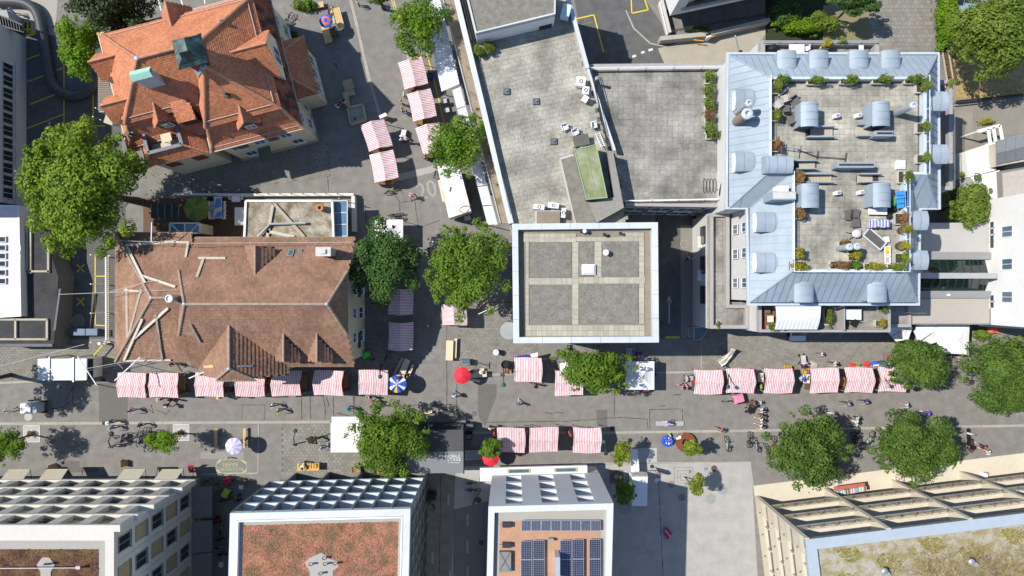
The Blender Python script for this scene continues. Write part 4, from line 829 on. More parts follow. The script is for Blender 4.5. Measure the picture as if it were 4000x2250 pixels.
# ---- blue metal roofed house
bh=root('metal_roof_house','large house with pale blue metal mansard roof and planted roof terrace','building',(29,9,0))
ze6,zi6,zf6=11.5,14.0,13.35
O6=[Vector(p)for p in((19.55,20.98),(19.55,7.2),(21.4,7.2),(21.4,-1.3),(36.55,-1.3),(36.55,7.17),(38.3,7.17),(38.3,20.98))]
I6=[Vector(p)for p in((22.2,18.25),(22.2,10.0),(24.2,10.0),(24.2,1.4),(34.1,1.4),(34.1,9.8),(35.8,9.8),(35.8,18.25))]
block(bh,[lerp(p,Vector((29,10)),.015)for p in O6],0,ze6,panel_clad)
block(bh,I6,ze6,zf6-.04,wall_grey,'core')
sl=MB();sm=MB()
for i in range(8):
 j=(i+1)%8;a,b,c,d=Vector((*O6[i],ze6)),Vector((*O6[j],ze6)),Vector((*I6[j],zi6)),Vector((*I6[i],zi6))
 sl.poly([a,b,c,d]);n=(b-a).cross(d-a).normalized();t=(b-a).normalized();L_=(b-a).length
 k=int(L_/.62);up_=(Vector((*I6[i],zi6))-a);s_=(Vector((0,0,1))-n*n.z).normalized();hgt=(zi6-ze6)/s_.z
 off0=(d-a).dot(t);off1=L_+(c-b).dot(t)
 for q in range(1,k):
  x=q*L_/k
  lo,hi=0.0,hgt
  if off0>0 and x<off0:hi=hgt*x/off0
  if off1<L_ and x>off1:hi=hgt*(L_-x)/(L_-off1)
  if hi>.15:sm.bar(a+t*x+n*.02,a+t*x+s_*hi+n*.02,.035,.05,up=n)
 if off0<0:
  for q in range(1,int(-off0/.62)+1):sm.bar(a+t*(-q*.62)+s_*hgt*(q*.62/-off0)+n*.02,a+t*(-q*.62)+s_*hgt+n*.02,.035,.05,up=n)
ro=sl.build('mansard_roof',zinc,bh)
for q in range(len(sm.f)//6):mb=MB();mb.add(sm.v[q*8:q*8+8],[(3,2,1,0),(4,5,6,7),(0,1,5,4),(1,2,6,5),(2,3,7,6),(3,0,4,7)]);mb.build('standing_seam',zinc_seam,ro)
mb=MB()
for i in range(8):
 a,c=Vector((*O6[i],ze6)),Vector((*I6[i],zi6));mb.bar(a+Vector((0,0,.03)),c+Vector((0,0,.03)),.09,.07)
mb.build('hip_flashing',zinc_side,ro)
mb=MB();Og=[p+(p-Vector((29,10))).normalized()*.34 for p in O6];inn=ring(mb,Og,.2,ze6-.3,ze6+.02);mb.build('gutter',M('zinc_gutter',(.45,.5,.54),.5,.06,2),bh)
mb=MB();inn6=ring(mb,I6,.22,zf6-.3,zi6+.06);mb.build('parapet',M('parapet_zinc',(.5,.56,.62),.5),bh)
stairs_holes=[pxp(q,zf6)for q in([(3142,498),(3250,498),(3250,540),(3142,540)],[(3340,493),(3430,493),(3430,535),(3340,535)],[(3098,632),(3180,632),(3180,663),(3098,663)],[(3130,682),(3245,682),(3245,718),(3130,718)],[(3345,682),(3430,682),(3430,715),(3345,715)])]
pave('terrace_slab',inn6,zf6,.49,.49,0,conc_slab2,conc_bed,bh,300,.04,.016,0,holes=stairs_holes)
rail(bh,[Vector((*p,zi6))for p in(I6[1],I6[0])],.5,white_metal,2.4,1);rail(bh,[Vector((*p,zi6))for p in(I6[2],I6[3],I6[4],I6[5])],.5,white_metal,2.4,1);rail(bh,[Vector((*p,zi6))for p in(I6[6],I6[7])],.5,white_metal,2.4,1)
def barrel(parent,cx,cy,d,w,L_,zb,zs,rise,name='barrel_dormer',front=None,seams=3,n=18):
 d=Vector(d);t=Vector((-d.y,d.x));C=Vector((cx,cy));D=bpy.data.objects.new(name,None);D.empty_display_size=.2;link(D,parent);WL[D]=WL[parent]
 def p(x,y,z):q=C+t*x+d*y;return Vector((q.x,q.y,z))
 R_=(w*w/4+rise*rise)/(2*rise);a0=math.asin(min(1,w/2/R_));prof=[(R_*sin(-a0+2*a0*i/n),zs+R_*cos(-a0+2*a0*i/n)-(R_-rise))for i in range(n+1)]
 mb=MB()
 for(x0,y0),(x1,y1)in zip(prof[:-1],prof[1:]):mb.poly([p(x0,.12,y0),p(x1,.12,y1),p(x1,-L_,y1),p(x0,-L_,y0)])
 for(x0,y0),(x1,y1)in zip(prof[:-1],prof[1:]):mb.poly([p(x0,.12,y0-.1),p(x1,.12,y1-.1),p(x1,.12,y1),p(x0,.12,y0)])
 mb.build('vault',zinc,D,smooth=True);mb=MB()
 for sg_ in(-1,1):mb.poly([p(sg_*w/2*.97,0,zb),p(sg_*w/2*.97,-L_,zb),p(sg_*w/2*.97,-L_,zs),p(sg_*w/2*.97,0,zs)])
 mb.poly([p(-w/2*.97,-L_*.99,zb)]+[p(x*.97,-L_*.99,z)for x,z in prof]+[p(w/2*.97,-L_*.99,zb)]);mb.build('cheek',zinc_side,D)
 mb=MB();mb.poly([p(-w/2*.97,0,zb)]+[p(x*.97,0,z-.05)for x,z in prof]+[p(w/2*.97,0,zb)]);mb.build('front',front or white_metal,D)
 mb=MB()
 for i in range(seams):
  y=-L_*(i+.7)/seams
  for(x0,y0),(x1,y1)in zip(prof[:-1],prof[1:]):mb.bar(p(x0,y,y0+.015),p(x1,y,y1+.015),.035,.03)
 mb.build('seam',zinc_seam,D);return D
wn6=M('dormer_window',(.75,.76,.77),.4,.05)
for u in(3078,3204,3361,3486):x=P(u,200,13.2).x;barrel(bh,x,20.75,(0,1),1.68,2.6,11.7,12.95,.28,front=wn6)
for u in(3145,3432):x=P(u,1170,13.2).x;barrel(bh,x,-1.15,(0,-1),1.7,2.4,11.7,12.95,.28,front=wn6)
for v in(382,628):y=P(2900,v,13.2).y;barrel(bh,19.75,y,(-1,0),1.75,2.6,11.7,12.95,.28,front=wn6)
for v in(866,1025):y=P(2900,v,13.2).y;barrel(bh,21.6,y,(-1,0),1.75,2.6,11.7,12.95,.28,front=wn6)
for v in(392,600):y=P(3650,v,13.2).y;barrel(bh,38.15,y,(1,0),1.7,2.5,11.7,12.95,.28,front=wn6)
for v in(860,1016):y=P(3600,v,13.2).y;barrel(bh,36.4,y,(1,0),1.7,2.5,11.7,12.95,.28,front=wn6)
st_m=M('stair_concrete_pale',(.42,.38,.29),.9,.12,4)
def stairhead(u,v,w,L_,d,lbx=None):c=P(u,v,15.3);return barrel(bh,c.x,c.y,d,w,L_,zf6,15.1,.3,'stair_head',front=M('stair_dark',(.04,.045,.05),.6))
for u,v in((3166,488),(3447,486)):stairhead(u,v,1.5,1.95,(0,-1))
for u,v in((3169,806),(3450,804)):stairhead(u,v,1.5,1.95,(0,-1))
c=P(3095,640,14.8);barrel(bh,c.x,c.y,(1,0),1.5,2.2,zf6,14.5,.3,'stair_head',front=MATS['stair_dark'])
def flight(u0,u1,v0,v1,up_right=True):
 x0,x1,y0,y1=P(u0,v0,zf6).x,P(u1,v0,zf6).x,P(u0,v1,zf6).y,P(u0,v0,zf6).y;n=8;D=bpy.data.objects.new('stair_flight',None);link(D,bh);WL[D]=WL[bh]
 mb=MB();mb.box(((x0+x1)/2,(y0+y1)/2,zf6-.02),(x1-x0,y1-y0,.06));mb.build('well',MATS['stair_dark'],D)
 for i in range(n):
  t=(i+.5)/n if up_right else 1-(i+.5)/n
  mb=MB();mb.box((lerp(x0+.5,x1,t)if up_right else lerp(x0,x1-.5,t),(y0+y1)/2,zf6+.03+.012*i),((x1-x0-.5)/n*.9,y1-y0-.1,.05));mb.build('step',st_m,D)
 for y in(y0,y1):mb=MB();mb.box(((x0+x1)/2,y,zf6+.35),(x1-x0,.1,.75));mb.build('cheek_wall',zinc,D)
flight(3142,3250,500,540);flight(3338,3430,492,536,False);flight(3098,3180,632,664);flight(3130,3246,684,716);flight(3345,3430,684,715,False)
for u0,u1,v,lb in((3420,3488,532,'solar'),(3272,3415,655,'solar')):
 a,b=P(u0,v,14.6),P(u1,v,14.6);mb=MB();mb.hexa([a+Vector((0,0,-1.2)),b+Vector((0,0,-1.2)),b+Vector((0,.5,-1.2)),a+Vector((0,.5,-1.2))],[a+Vector((-.1,0,0)),b,b+Vector((0,.45,.1)),a+Vector((-.1,.45,.1))]);mb.build('plant_screen',zinc_side,bh)
 mb=MB();mb.box(((a.x+b.x)/2,a.y+.24,14.66),(b.x-a.x-.2,.14,.12));mb.build('plant_slot',dark_metal,bh)
c=P(3060,765,14.8);mb=MB();mb.box((c.x,c.y,13.9),(2.0,.7,2.2));mb.build('plant_box',zinc_side,bh);mb=MB();mb.box((c.x,c.y,15.03),(1.9,.55,.06));mb.build('plant_grille',M('grille_grey',(.5,.5,.47),.7),bh);c=P(3058,738,14.5);mb=MB();mb.box((c.x,c.y,14.0),(.9,.5,1.2));mb.build('plant_box',white_metal,bh)
def flue(u0,v0,z0,h,r,mat,lb,z1=None):
 c=P(u0,v0,z0);o=root('flue_pipe',lb,'flue',c);mb=MB();mb.cyl(c,r,h,14);mb.build('pipe',mat,o);mb=MB();mb.lathe([(r*1.12,h),(r*1.15,h+.3),(r*.9,h+.36),(r*.5,h+.36),(r*.5,h+.1),(0,h+.1)],14,c);mb.build('cap',M('flue_cap',(.62,.66,.69),.4,.05,metal=.4),o)
flue_grey=M('flue_grey',(.42,.46,.48),.5,.12,4,metal=.4)
flue(2877,440,12.0,3.0,.27,flue_grey,'tall grey flue beside barrel dormer, thinner of two');flue(2877,475,12.0,2.6,.42,M('flue_stained',(.25,.2,.15),.7,.3,4),'stained wide flue on the west metal slope')
flue(3495,445,zf6,2.6,.28,flue_grey,'grey flue on the upper roof terrace');flue(3272,970,zf6,1.9,.26,flue_grey,'first of two low flues by the planted bed');flue(3300,968,zf6,1.9,.26,flue_grey,'second of two low flues by the planted bed')
for u,v,lb in((3259,457,'north west'),(3344,456,'north east'),(3263,756,'south west'),(3353,754,'south east')):
 c=P(u,v,zf6);o=root('roof_unit','small white roof fan unit, %s one of four on the terrace'%lb,'roof unit',c);mb=MB();mb.box(c+Vector((0,0,.3)),(.5,.32,.5),.15);mb.build('casing',white_metal,o);mb=MB();mb.box(c+Vector((.05,0,.57)),(.28,.22,.05),.15);mb.build('grille',steel_grey,o)
for u,v,w,lb in((3513,646,.75,'white square dome light on the upper terrace'),):
 c=P(u,v,zf6);o=root('roof_dome',lb,'skylight',c);mb=MB();mb.box(c+Vector((0,0,.15)),(w,w,.3));mb.build('curb',white_metal,o);mb=MB();mb.hexa(*[[c+Vector((x*s,y*s,z))for x,y in((-.34,-.34),(.34,-.34),(.34,.34),(-.34,.34))]for s,z in((1,.3),(.7,.42))]);mb.build('dome',MATS['opal_dome'],o)
c=P(2924,517,12.6);Mx=Matrix.Rotation(-math.atan(2.5/2.7),3,'Y');mb=MB();mb.box(c,(1.0,1.0,.16),mat=Mx);o=mb.build('roof_window',white_metal,bh);mb=MB();mb.box(c+Mx@Vector((0,0,.09)),(.75,.75,.03),mat=Mx);mb.build('pane',glass_blue,o)
z6l=5.9;lt=pxp([(2773,832),(2850,832),(2850,1190),(2925,1190),(2925,1284),(2773,1284)],6.4)
block(bh,lt,0,z6l-.03,panel_clad,'lower_wall');pave('balcony_slab',[lerp(p,Vector((20.8,2)),.04)for p in lt],z6l,.5,.5,0,conc_slab,conc_bed,bh,60,.04,.016)
mb=MB();ring(mb,lt,.35,z6l,6.4);mb.build('coping',coping,bh)
for u,v in((2910,1198),(2912,1218)):
 c=P(u,v,z6l);o=root('clay_pot','round clay pot on the lower terrace, %s'%('upper of two'if v<1205 else 'lower of two'),'pot',c);mb=MB();mb.lathe([(.16,0),(.24,.35),(.27,.36),(.27,.42),(.2,.42),(.19,.3),(0,.3)],14,c);mb.build('pot',MATS['terracotta'],o);mb=MB();mb.cyl(c+Vector((0,0,.25)),.19,.08,12);mb.build('earth',soil,o)
A,B=Vector((21.4,7.2)),Vector((21.4,-1.3))
A,B=Vector((21.44,7.1)),Vector((21.44,-1.2))
if Vector(((B-A).y,-(B-A).x)).x>0:A,B=B,A
for s in(1.5,3.85,6.6):
 for z in(6.9,9.5):win(bh,A,B,s,z,.95,1.5,.06,wn6,glass_blue,sill=False)
A,B=Vector((lt[5].x,lt[5].y)),Vector((lt[0].x,lt[0].y))
if Vector(((B-A).y,-(B-A).x)).x>0:A,B=B,A
for s in(2.0,5.0,8.0):mb=MB();mb.wall(A,B,s-.9,s+.9,3.2,5.0,.02,.08);o=mb.build('window',dark_metal,bh);mb=MB();mb.wall(A,B,s-.82,s+.82,3.28,4.92,.08,.1);mb.build('pane',glass_dark,o)
for v,cl in((945,(.6,.58,.52)),(1075,(.6,.63,.68))):
 q=[(2725,v-22),(2762,v-22),(2762,v+22),(2725,v+22)];mb=MB();mb.hexa([P(*p,3.4)for p in q[::-1]],[P(*p,3.52)for p in q[::-1]]);mb.build('entrance_canopy',M('canopy_%d'%v,cl,.6),bh)
z6s=8.3;sb_=[(23.16,-1.35),(35.5,-1.35),(35.5,-4.15),(23.16,-4.15)];block(bh,sb_,0,z6s-.03,panel_clad,'south_wall');pave('balcony_slab',[Vector(p)for p in((25.3,-1.5),(35.3,-1.5),(35.3,-4),(25.3,-4))],z6s,.5,.5,0,conc_slab,conc_bed,bh,40,.04,.016)
mb=MB();ring(mb,sb_,.25,z6s-.02,9.0);mb.build('coping',coping,bh)
pave('red_tile',[Vector(p)for p in((23.5,-1.5),(25.2,-1.5),(25.2,-4),(23.5,-4))],z6s,.25,.25,0,M('red_floor_tile',(.2,.085,.05),.8,.2,5,isl=.3),soil,bh,60,.03,.02)
for x in(25.25,30.9):mb=MB();mb.box((x,-2.7,z6s+.6),(.12,2.5,1.3));mb.build('divider',coping,bh)
aw=root('white_awning','white striped awning rolled out over the south balcony','awning',P(3112,1230));mb=MB();n=6
c0,c1=P(3030,1198,10.9),P(3205,1198,10.9);d0,d1=P(3026,1287,9.7),P(3192,1287,9.7);prev=None
for i in range(n):
 t0,t1=i/n,(i+1)/n;f=lambda a,b,t:lerp(a,b,t)+Vector((0,0,.25*sin(pi*t)))
 mb.hexa([f(c0,d0,t0),f(c0,d0,t1),f(c1,d1,t1),f(c1,d1,t0)],[x+Vector((0,0,.03))for x in(f(c0,d0,t0),f(c0,d0,t1),f(c1,d1,t1),f(c1,d1,t0))])
mb.build('cloth',Mstripe('white_stripe',(.62,.63,.65),(.8,.8,.8),.36,0),aw);mb=MB();mb.bar(c0,c1,.2,.2);mb.build('cassette',white_metal,aw)
mb=MB();mb.bar(c0+Vector((.3,-.1,-.05)),d0+Vector((.3,0,-.05)),.05);mb.bar(c1+Vector((-.3,-.1,-.05)),d1+Vector((-.3,0,-.05)),.05);mb.build('arms',steel_grey,aw)
mb=MB();mb.bar(P(3283,1190,10.9),P(3455,1190,10.9),.25,.2);mb.build('awning_cassette',white_metal,bh)
ep=pxp([(3458,1180),(3560,1180),(3560,1278),(3458,1278)],5.6);block(bh,ep,0,5.0,panel_clad,'lower_wall');mb=MB();ring(mb,ep,.3,5.0,5.6);mb.build('coping',coping,bh);block(bh,[lerp(p,sum(ep,Vector((0,0)))/4,.1)for p in ep],5.0,5.05,conc_slab,'balcony_floor')
nb=[P(2972,158,8.6).xy,P(3434,158,8.6).xy,Vector((P(3434,158,8.6).x,20.9)),Vector((P(2972,158,8.6).x,20.9))];block(bh,nb,0,7.8,panel_clad,'north_wall');mb=MB();ring(mb,nb,.4,7.8,8.6);mb.build('coping',coping,bh);pave('balcony_slab',[lerp(p,sum(nb,Vector((0,0)))/4,.06)for p in nb],7.82,.5,.5,0,conc_slab,conc_bed,bh,30,.04,.016)
rail(bh,[P(2980,168,8.6),P(3425,168,8.6)],.5,steel_grey,1.5,2)
eb=[Vector((38.25,P(3700,742,8.4).y)),P(3722,742,8.4).xy,P(3722,312,8.4).xy,Vector((38.25,P(3700,312,8.4).y))];block(bh,eb,0,7.6,panel_clad,'east_wall');mb=MB();ring(mb,eb,.35,7.6,8.4);mb.build('coping',coping,bh);pave('balcony_slab',[lerp(p,sum(eb,Vector((0,0)))/4,.08)for p in eb],7.62,.5,.5,0,conc_slab,conc_bed,bh,30,.04,.016)
rail(bh,[P(3716,316,8.4),P(3716,738,8.4)],.5,steel_grey,1.5,2)
# ---- connector with glass ridge roof, and white house on the east edge
cn=root('connector','low link building with dark green glass ridge roof','building',P(3720,1080));zc=5.0
beige_roof=M('beige_membrane',(.37,.34,.30),.85,.04,2,big=.05);grey_band=M('grey_metal_band',(.24,.245,.25),.6,.06,2)
block(cn,pxp([(3560,870),(3880,870),(3880,1266),(3548,1266)],zc),0,zc-.05,wall_grey)
for q,m_,zz in(([(3560,872),(3868,872),(3868,985),(3560,985)],M('light_membrane',(.40,.39,.37),.85,.04,2,big=.06),.05),([(3548,1166),(3872,1166),(3868,1264),(3548,1264)],beige_roof,.05),([(3560,987),(3872,987),(3872,1014),(3560,1014)],grey_band,.25),([(3560,1136),(3876,1136),(3876,1164),(3560,1164)],grey_band,.25)):block(cn,pxp(q,zc),zc-.05,zc+zz,m_,'roof_panel')
mb=MB();mb.bar(P(3545,1265,zc+.1),P(3872,1265,zc+.1),.12,.2);mb.bar(P(3870,1165,zc+.1),P(3868,1265,zc+.1),.12,.2);mb.build('edge_trim',grey_band,cn)
gg=Mglass('green_glass',(.008,.02,.018),.06)
for sgn,v0 in((-1,1016),(1,1134)):
 for i in range(10):
  u0,u1=3570+i*31,3570+(i+1)*31-2
  mb=MB();ra,rb=P(u0+14,1077,6.7),P(u1+14,1077,6.7);a,b=P(u0,v0,zc+.15),P(u1,v0,zc+.15)
  if u1+14>3885:continue
  q=[a,b,rb,ra];n=(b-a).cross(ra-a).normalized();n=n if n.z>0 else-n
  mb.hexa(q,[x+n*.04 for x in q]);mb.build('pane',gg,cn)
  mb=MB();mb.bar(a+n*.05,ra+n*.05,.05,.06);mb.build('glazing_bar',dark_metal,cn)
mb=MB();mb.bar(P(3570,1077,6.75),P(3893,1077,6.75),.55,.12);mb.build('ridge_walk',M('ridge_grey',(.34,.35,.35),.6),cn)
c=P(3705,1152,zc+.4);mb=MB();mb.box(c,(.25,.2,.2));mb.build('roof_outlet',white_metal,cn)
wh=root('white_house','white rendered house on the eastern edge with pale square windows','house',P(3990,1000));xw=P(3866,1000,5.0).x
ys,yn_=P(3866,1268,5).y,P(3900,780,5).y
block(wh,[(xw,ys),(xw+14,ys-.9),(xw+14,yn_+1),(xw,yn_)],0,13,wall_white)
A,B=Vector((xw,yn_)),Vector((xw,ys))
if Vector(((B-A).y,-(B-A).x)).x>0:A,B=B,A
Lw=(B-A).length
for yv in(905,1032,1160):
 yy=P(3930,yv,7.3).y;s=abs(yy-A.y);win(wh,A,B,s,6.7,1.1,1.5,.02,wall_white,glass_blue)
 for dz in(0,):win(wh,A,B,s+.1,9.9,1.1,1.5,.02,wall_white,glass_blue)
for v0 in(880,905,930,957,1165,1190):yy=P(3860,v0,5.2).y;win(wh,A,B,abs(yy-A.y),5.05,.75,.7,.02,white_metal,glass_dark,sill=False,mull=0)
mb=MB();mb.bar((xw+.2,ys-.1,3.2),(xw+13.5,ys-1.0,3.2),.3,.3);mb.build('plinth_band',wall_white,wh)
wr_=root('white_outbuilding','cluster of low white roofs beside the worn path','building',P(3870,660))
for q,z,m_,nm in(([(3772,592),(3862,562),(3892,664),(3782,692)],4.0,wall_white,'roof_slab'),([(3790,692),(3905,664),(3918,800),(3990,830),(3985,905),(3868,900),(3850,760)],4.4,wall_white,'roof_slab'),([(3908,668),(4080,640),(4080,790),(3914,798)],5.0,M('parapet_dark',(.2,.18,.17),.8),'parapet_block'),([(3916,676),(4080,648),(4080,780),(3921,789)],5.05,M('pale_gravel',(.4,.37,.33),.95,.25,12),'gravel_bed')):
 block(wr_,pxp(q,z),0 if nm!='gravel_bed'else 4.9,z,m_,nm)
gr_pan=M('grey_sheet_roof',(.26,.27,.28),.5,.08,3,metal=.3)
for i in range(4):
 u=3890+i*38
 for(va,vb,za_,zb_)in((552-i*11,600-i*9,5.2,6.2),(600-i*9,645-i*8,6.2,5.2)):q=[(u,va,za_),(u+36,va-10,za_),(u+36,vb-9,zb_),(u,vb,zb_)];mb=MB();pts=[P(*x)for x in q];mb.hexa(pts[::-1],[x+Vector((0,0,.08))for x in pts[::-1]]);mb.build('sheet_panel',gr_pan,wr_)
block(wr_,pxp([(3888,560),(4060,510),(4060,620),(3892,650)],5),0,5.1,M('tan_wall',(.45,.4,.33),.9),'wall')
pg=root('white_pergola','white pergola frame over a shaded sitting corner','pergola',P(3870,530));mb=MB()
for a,b in(((3818,513),(3905,490)),((3905,490),(3918,560)),((3860,505),(3868,560)),((3880,498),(3890,558)),((3850,568),(3918,556))):mb.bar(P(*a,2.8),P(*b,2.8),.3,.12)
mb.build('frame',wall_white,pg)
for uv in((3822,513),(3903,493),(3915,556)):mb=MB();p=P(*uv,2.8);mb.bar((p.x,p.y,0),p,.15);mb.build('post',wall_white,pg)
fe=root('lawn_fence','dark slatted fence along the dry lawn','fence',P(3860,385));
for i in range(40):a=lerp(P(3722,402,0),P(4010,372,0),i/40);mb=MB();mb.box(a+Vector((0,0,.5)),(.1,.05,1.0));mb.build('slat',dark_metal,fe)
mb=MB();mb.bar(P(3722,402,.9),P(4010,372,.9),.12,.1);mb.bar(P(3722,402,.3),P(4010,372,.3),.06,.08);mb.build('rail',dark_metal,fe)
fe=root('garden_fence','short fence between the hedge and dry lawn with parked van behind','fence',P(3745,45));mb=MB();mb.bar(P(3705,48,.8),P(3790,38,.8),.12,.1);mb.build('rail',wood_grey,fe)
for i in range(10):a=lerp(P(3705,48,0),P(3790,38,0),i/9);mb=MB();mb.box(a+Vector((0,0,.45)),(.07,.05,.9));mb.build('slat',wood_grey,fe)
tr_=root('timber_steps','weathered timber sleepers edging the slope beside the lawn','edging',P(3690,220))
for i in range(20):a=P(3675+i*2.4,122+i*10,.15);mb=MB();mb.box(a,(.95,.2,.3),radians(-14)+RN.uniform(-.1,.1));mb.build('sleeper',wood_dark,tr_)
for o_ in(0,24):mb=MB();mb.bar(P(3668+o_,122,.4),P(3700+o_,315,.4),.12,.12);mb.build('side_beam',wood_grey,tr_)
# ---- dark roofed block at the top edge
tk=root('north_block','white block cut by the top edge above the ramp','building',P(2750,20));nA,nB,nC=XY(2617,62,3),XY(3100,-41,3),XY(2575,-90,3);block(tk,[nA,nB,nB+(nC-nA),nC],3,7.6,wall_white)
dn=(nC-nA).normalized();block(tk,[nA+dn*1.2+(nB-nA)*.03,nB+dn*1.2,nB+dn*8,nA+dn*8+(nB-nA)*.03],0,3,dark_metal,'ground_floor')
for z in(4.6,):mb=MB();mb.wall(nA,nB,1.2,17,z,z+2.0,-.3,.03);mb.build('window_band',glass_dark,tk);mb=MB();mb.wall(nA,nB,.8,17,z-.25,z-.02,-.1,.3);mb.build('sill',wall_grey,tk)
gw=root('garden_wall','pale wall strip beside the white block at the top edge','wall',P(2600,70));mb=MB();mb.bar(P(2580,8,.6),P(2612,135,.6),.35,1.2);mb.build('masonry',wall_grey,gw);mb=MB();mb.bar(P(2576,8,1.25),P(2607,135,1.25),.12,.08);mb.build('coping',wall_white,gw)
pbx=root('parking_barrier','orange and white parking barrier at the ramp','barrier',P(2760,148));mb=MB();mb.box(P(2762,146,.6),(.5,.4,1.2),.25);mb.build('cabinet',white_metal,pbx);mb=MB();mb.bar(P(2710,156,.9),P(2748,160,.9),.1);mb.bar(P(2712,150,.5),P(2748,156,.5),.08);mb.bar(P(2772,150,1.0),P(2800,132,1.0),.1);mb.build('orange_arm',M('barrier_orange',(.65,.28,.03),.6),pbx)
bp_=root('barrier_pole','white upright barrier pole by the north balcony','pole',P(2886,205));mb=MB();mb.tube([P(2888,210,.1),P(2886,196,1.0),P(2872,140,5.0)],.05,6);mb.build('tube',white_metal,bp_);mb=MB();mb.box(P(2890,206,.4),(.3,.3,.8));mb.build('foot',dark_metal,bp_)
rt=root('retaining_wall','concrete retaining wall with planting along the ramp','wall',P(2780,130));mb=MB();mb.bar(P(2575,158,.6),P(2760,140,.6),.45,1.2);mb.bar(P(2760,140,.6),P(3000,84,.6),.4,1.2);mb.build('masonry',M('retaining_concrete',(.36,.34,.3),.9,.1,4),rt);rail(rt,[P(2620,130,1.1),P(2800,95,1.1),P(3000,62,1.1)],.9,dark_metal,.5,3)
# ---- edge buildings on the left
lb_=root('grey_office','grey office wall with a column of windows on the left edge','building',P(0,450));xl=P(103,400,0).x;yt,yb=P(100,148,0).y,P(100,805,0).y
block(lb_,[(xl-12,yt+1.5),(xl,yt),(xl,yb),(xl-12,yb)],0,12,M('office_grey',(.5,.51,.53),.8,.08,2,big=.1))
A,B=Vector((xl,yb)),Vector((xl,yt))
if Vector(((B-A).y,-(B-A).x)).x<0:A,B=B,A
for i in range(11):
 for z in(2.0,5.2):win(lb_,A,B,1.0+i*1.28,z,1.15,1.5,.03,M('office_frame',(.5,.52,.54),.6),glass_dark,sill=True)
mb=MB();mb.wall(A,B,.1,14.8,1.6,1.75,.02,.14);mb.build('ledge',MATS['office_frame'],lb_)
kb=root('kiosk_frame','glazed entrance corner with dark grid at the left edge','entrance',P(50,85));mb=MB()
for i in range(8):mb.bar(P(0+i*11,62+i*5,2.4),P(8+i*11,100+i*5,2.4),.06,.3)
mb.bar(P(0,60,2.5),P(88,98,2.5),.12,.15);mb.bar(P(0,98,2.5),P(95,128,2.5),.1,.15);mb.build('grid',dark_metal,kb);mb=MB();mb.hexa([P(-10,98,2.2),P(92,128,2.2),P(85,95,2.2),P(-10,55,2.2)],[P(-10,98,2.3),P(92,128,2.3),P(85,95,2.3),P(-10,55,2.3)]);mb.build('glass_roof',glass_blue,kb)
mb=MB();mb.box(P(30,85,1.1),(1.8,1.2,2.2),.3);mb.build('cabin',M('cabin_grey',(.3,.31,.32),.7),kb)
pb=root('pink_white_house','pinkish white flat roof with small square roof lights on the left edge','house',P(20,1000));zp=3.4;pp_=pxp([(-90,800),(78,802),(86,1236),(-90,1246)],zp);block(pb,pp_,0,zp-.1,wall_white);block(pb,pp_,zp-.1,zp,M('pinkish_membrane',(.62,.57,.59),.8,.05,2,big=.06),'roof_membrane')
mb=MB();ring(mb,pp_,.18,zp,zp+.12);mb.build('rim',wall_white,pb)
for v in(935,968,1000,1030,1065,1098):mb=MB();c=P(11,v,zp+.08);mb.box(c,(.75,.62,.2));o=mb.build('roof_light',MATS['office_frame'],pb);mb=MB();mb.box(c+Vector((0,0,.11)),(.55,.45,.03));mb.build('pane',glass_dark,o)
for v in(970,1005,1037,1070):
 for k in range(6):mb=MB();mb.box(P(75,v-10+k*4,zp+.06),(.32,.06,.1));mb.build('louvre',steel_grey,pb)
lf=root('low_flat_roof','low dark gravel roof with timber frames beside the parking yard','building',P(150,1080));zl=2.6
lq=pxp([(88,880),(195,890),(205,1010),(228,1080),(210,1355),(-20,1355),(-20,1250),(88,1235)],zl);block(lf,lq,0,zl-.1,M('dark_render',(.13,.13,.13),.9));block(lf,lq,zl-.1,zl,M('shaded_moss_gravel',(.05,.05,.052),.95,.35,8,big=.3),'gravel_bed')  # wall and mossy gravel colours darkened further to include shade
for a,b in(((108,885),(108,1068)),((120,885),(120,1068)),((190,950),(190,1065)),((105,1060),(195,1060)),((0,1248),(187,1248)),((0,1325),(187,1325)),((62,1248),(62,1325)),((185,1248),(185,1325))):mb=MB();mb.bar(P(*a,zl+.12),P(*b,zl+.12),.2,.2);mb.build('timber',wood_grey,lf)
mb=MB();mb.bar(P(236,1128,zl+.1),P(215,1290,zl+.1),.2,.2);mb.bar(P(-20,1348,zl),P(208,1348,zl),.3,.3);mb.build('edge_trim',M('dark_trim',(.12,.13,.14),.7),lf)
ws_=root('white_shed','white flat roofed market shed with two steel frames, left of the stalls','shed',P(250,1445));zw=3.0
for i,(u0,u1)in enumerate(((147,191),(194,285),(288,338))):q=[(u0,1402),(u1,1400),(u1,1485),(u0,1486)];mb=MB();mb.hexa([P(*p,zw)for p in q[::-1]],[P(*p,zw+.1)for p in q[::-1]]);mb.build('roof_panel',M('shed_white',(.66,.68,.7),.6,.04),ws_)
block(ws_,pxp([(150,1404),(334,1402),(334,1482),(150,1484)],zw),.1,zw-.02,wall_white)
for u in(192,286):mb=MB();mb.bar(P(u,1398,zw+.16),P(u,1490,zw+.16),.14,.14);mb.bar(P(u,1490,zw+.1)-Vector((0,0,zw)),P(u,1490,zw+.1),.12);mb.bar(P(u,1398,zw+.1)-Vector((0,0,zw)),P(u,1398,zw+.1),.12);mb.build('steel_frame',steel_grey,ws_)
mb=MB();mb.bar(P(192,1443,zw+.16),P(286,1442,zw+.16),.1,.1);mb.build('tie_bar',steel_grey,ws_)
mb=MB();mb.hexa(*[[P(*p,z)for p in[(336,1484),(380,1470),(380,1402),(336,1400)]]for z in(2.5,2.6)]);mb.build('side_flap',dark_metal,ws_)
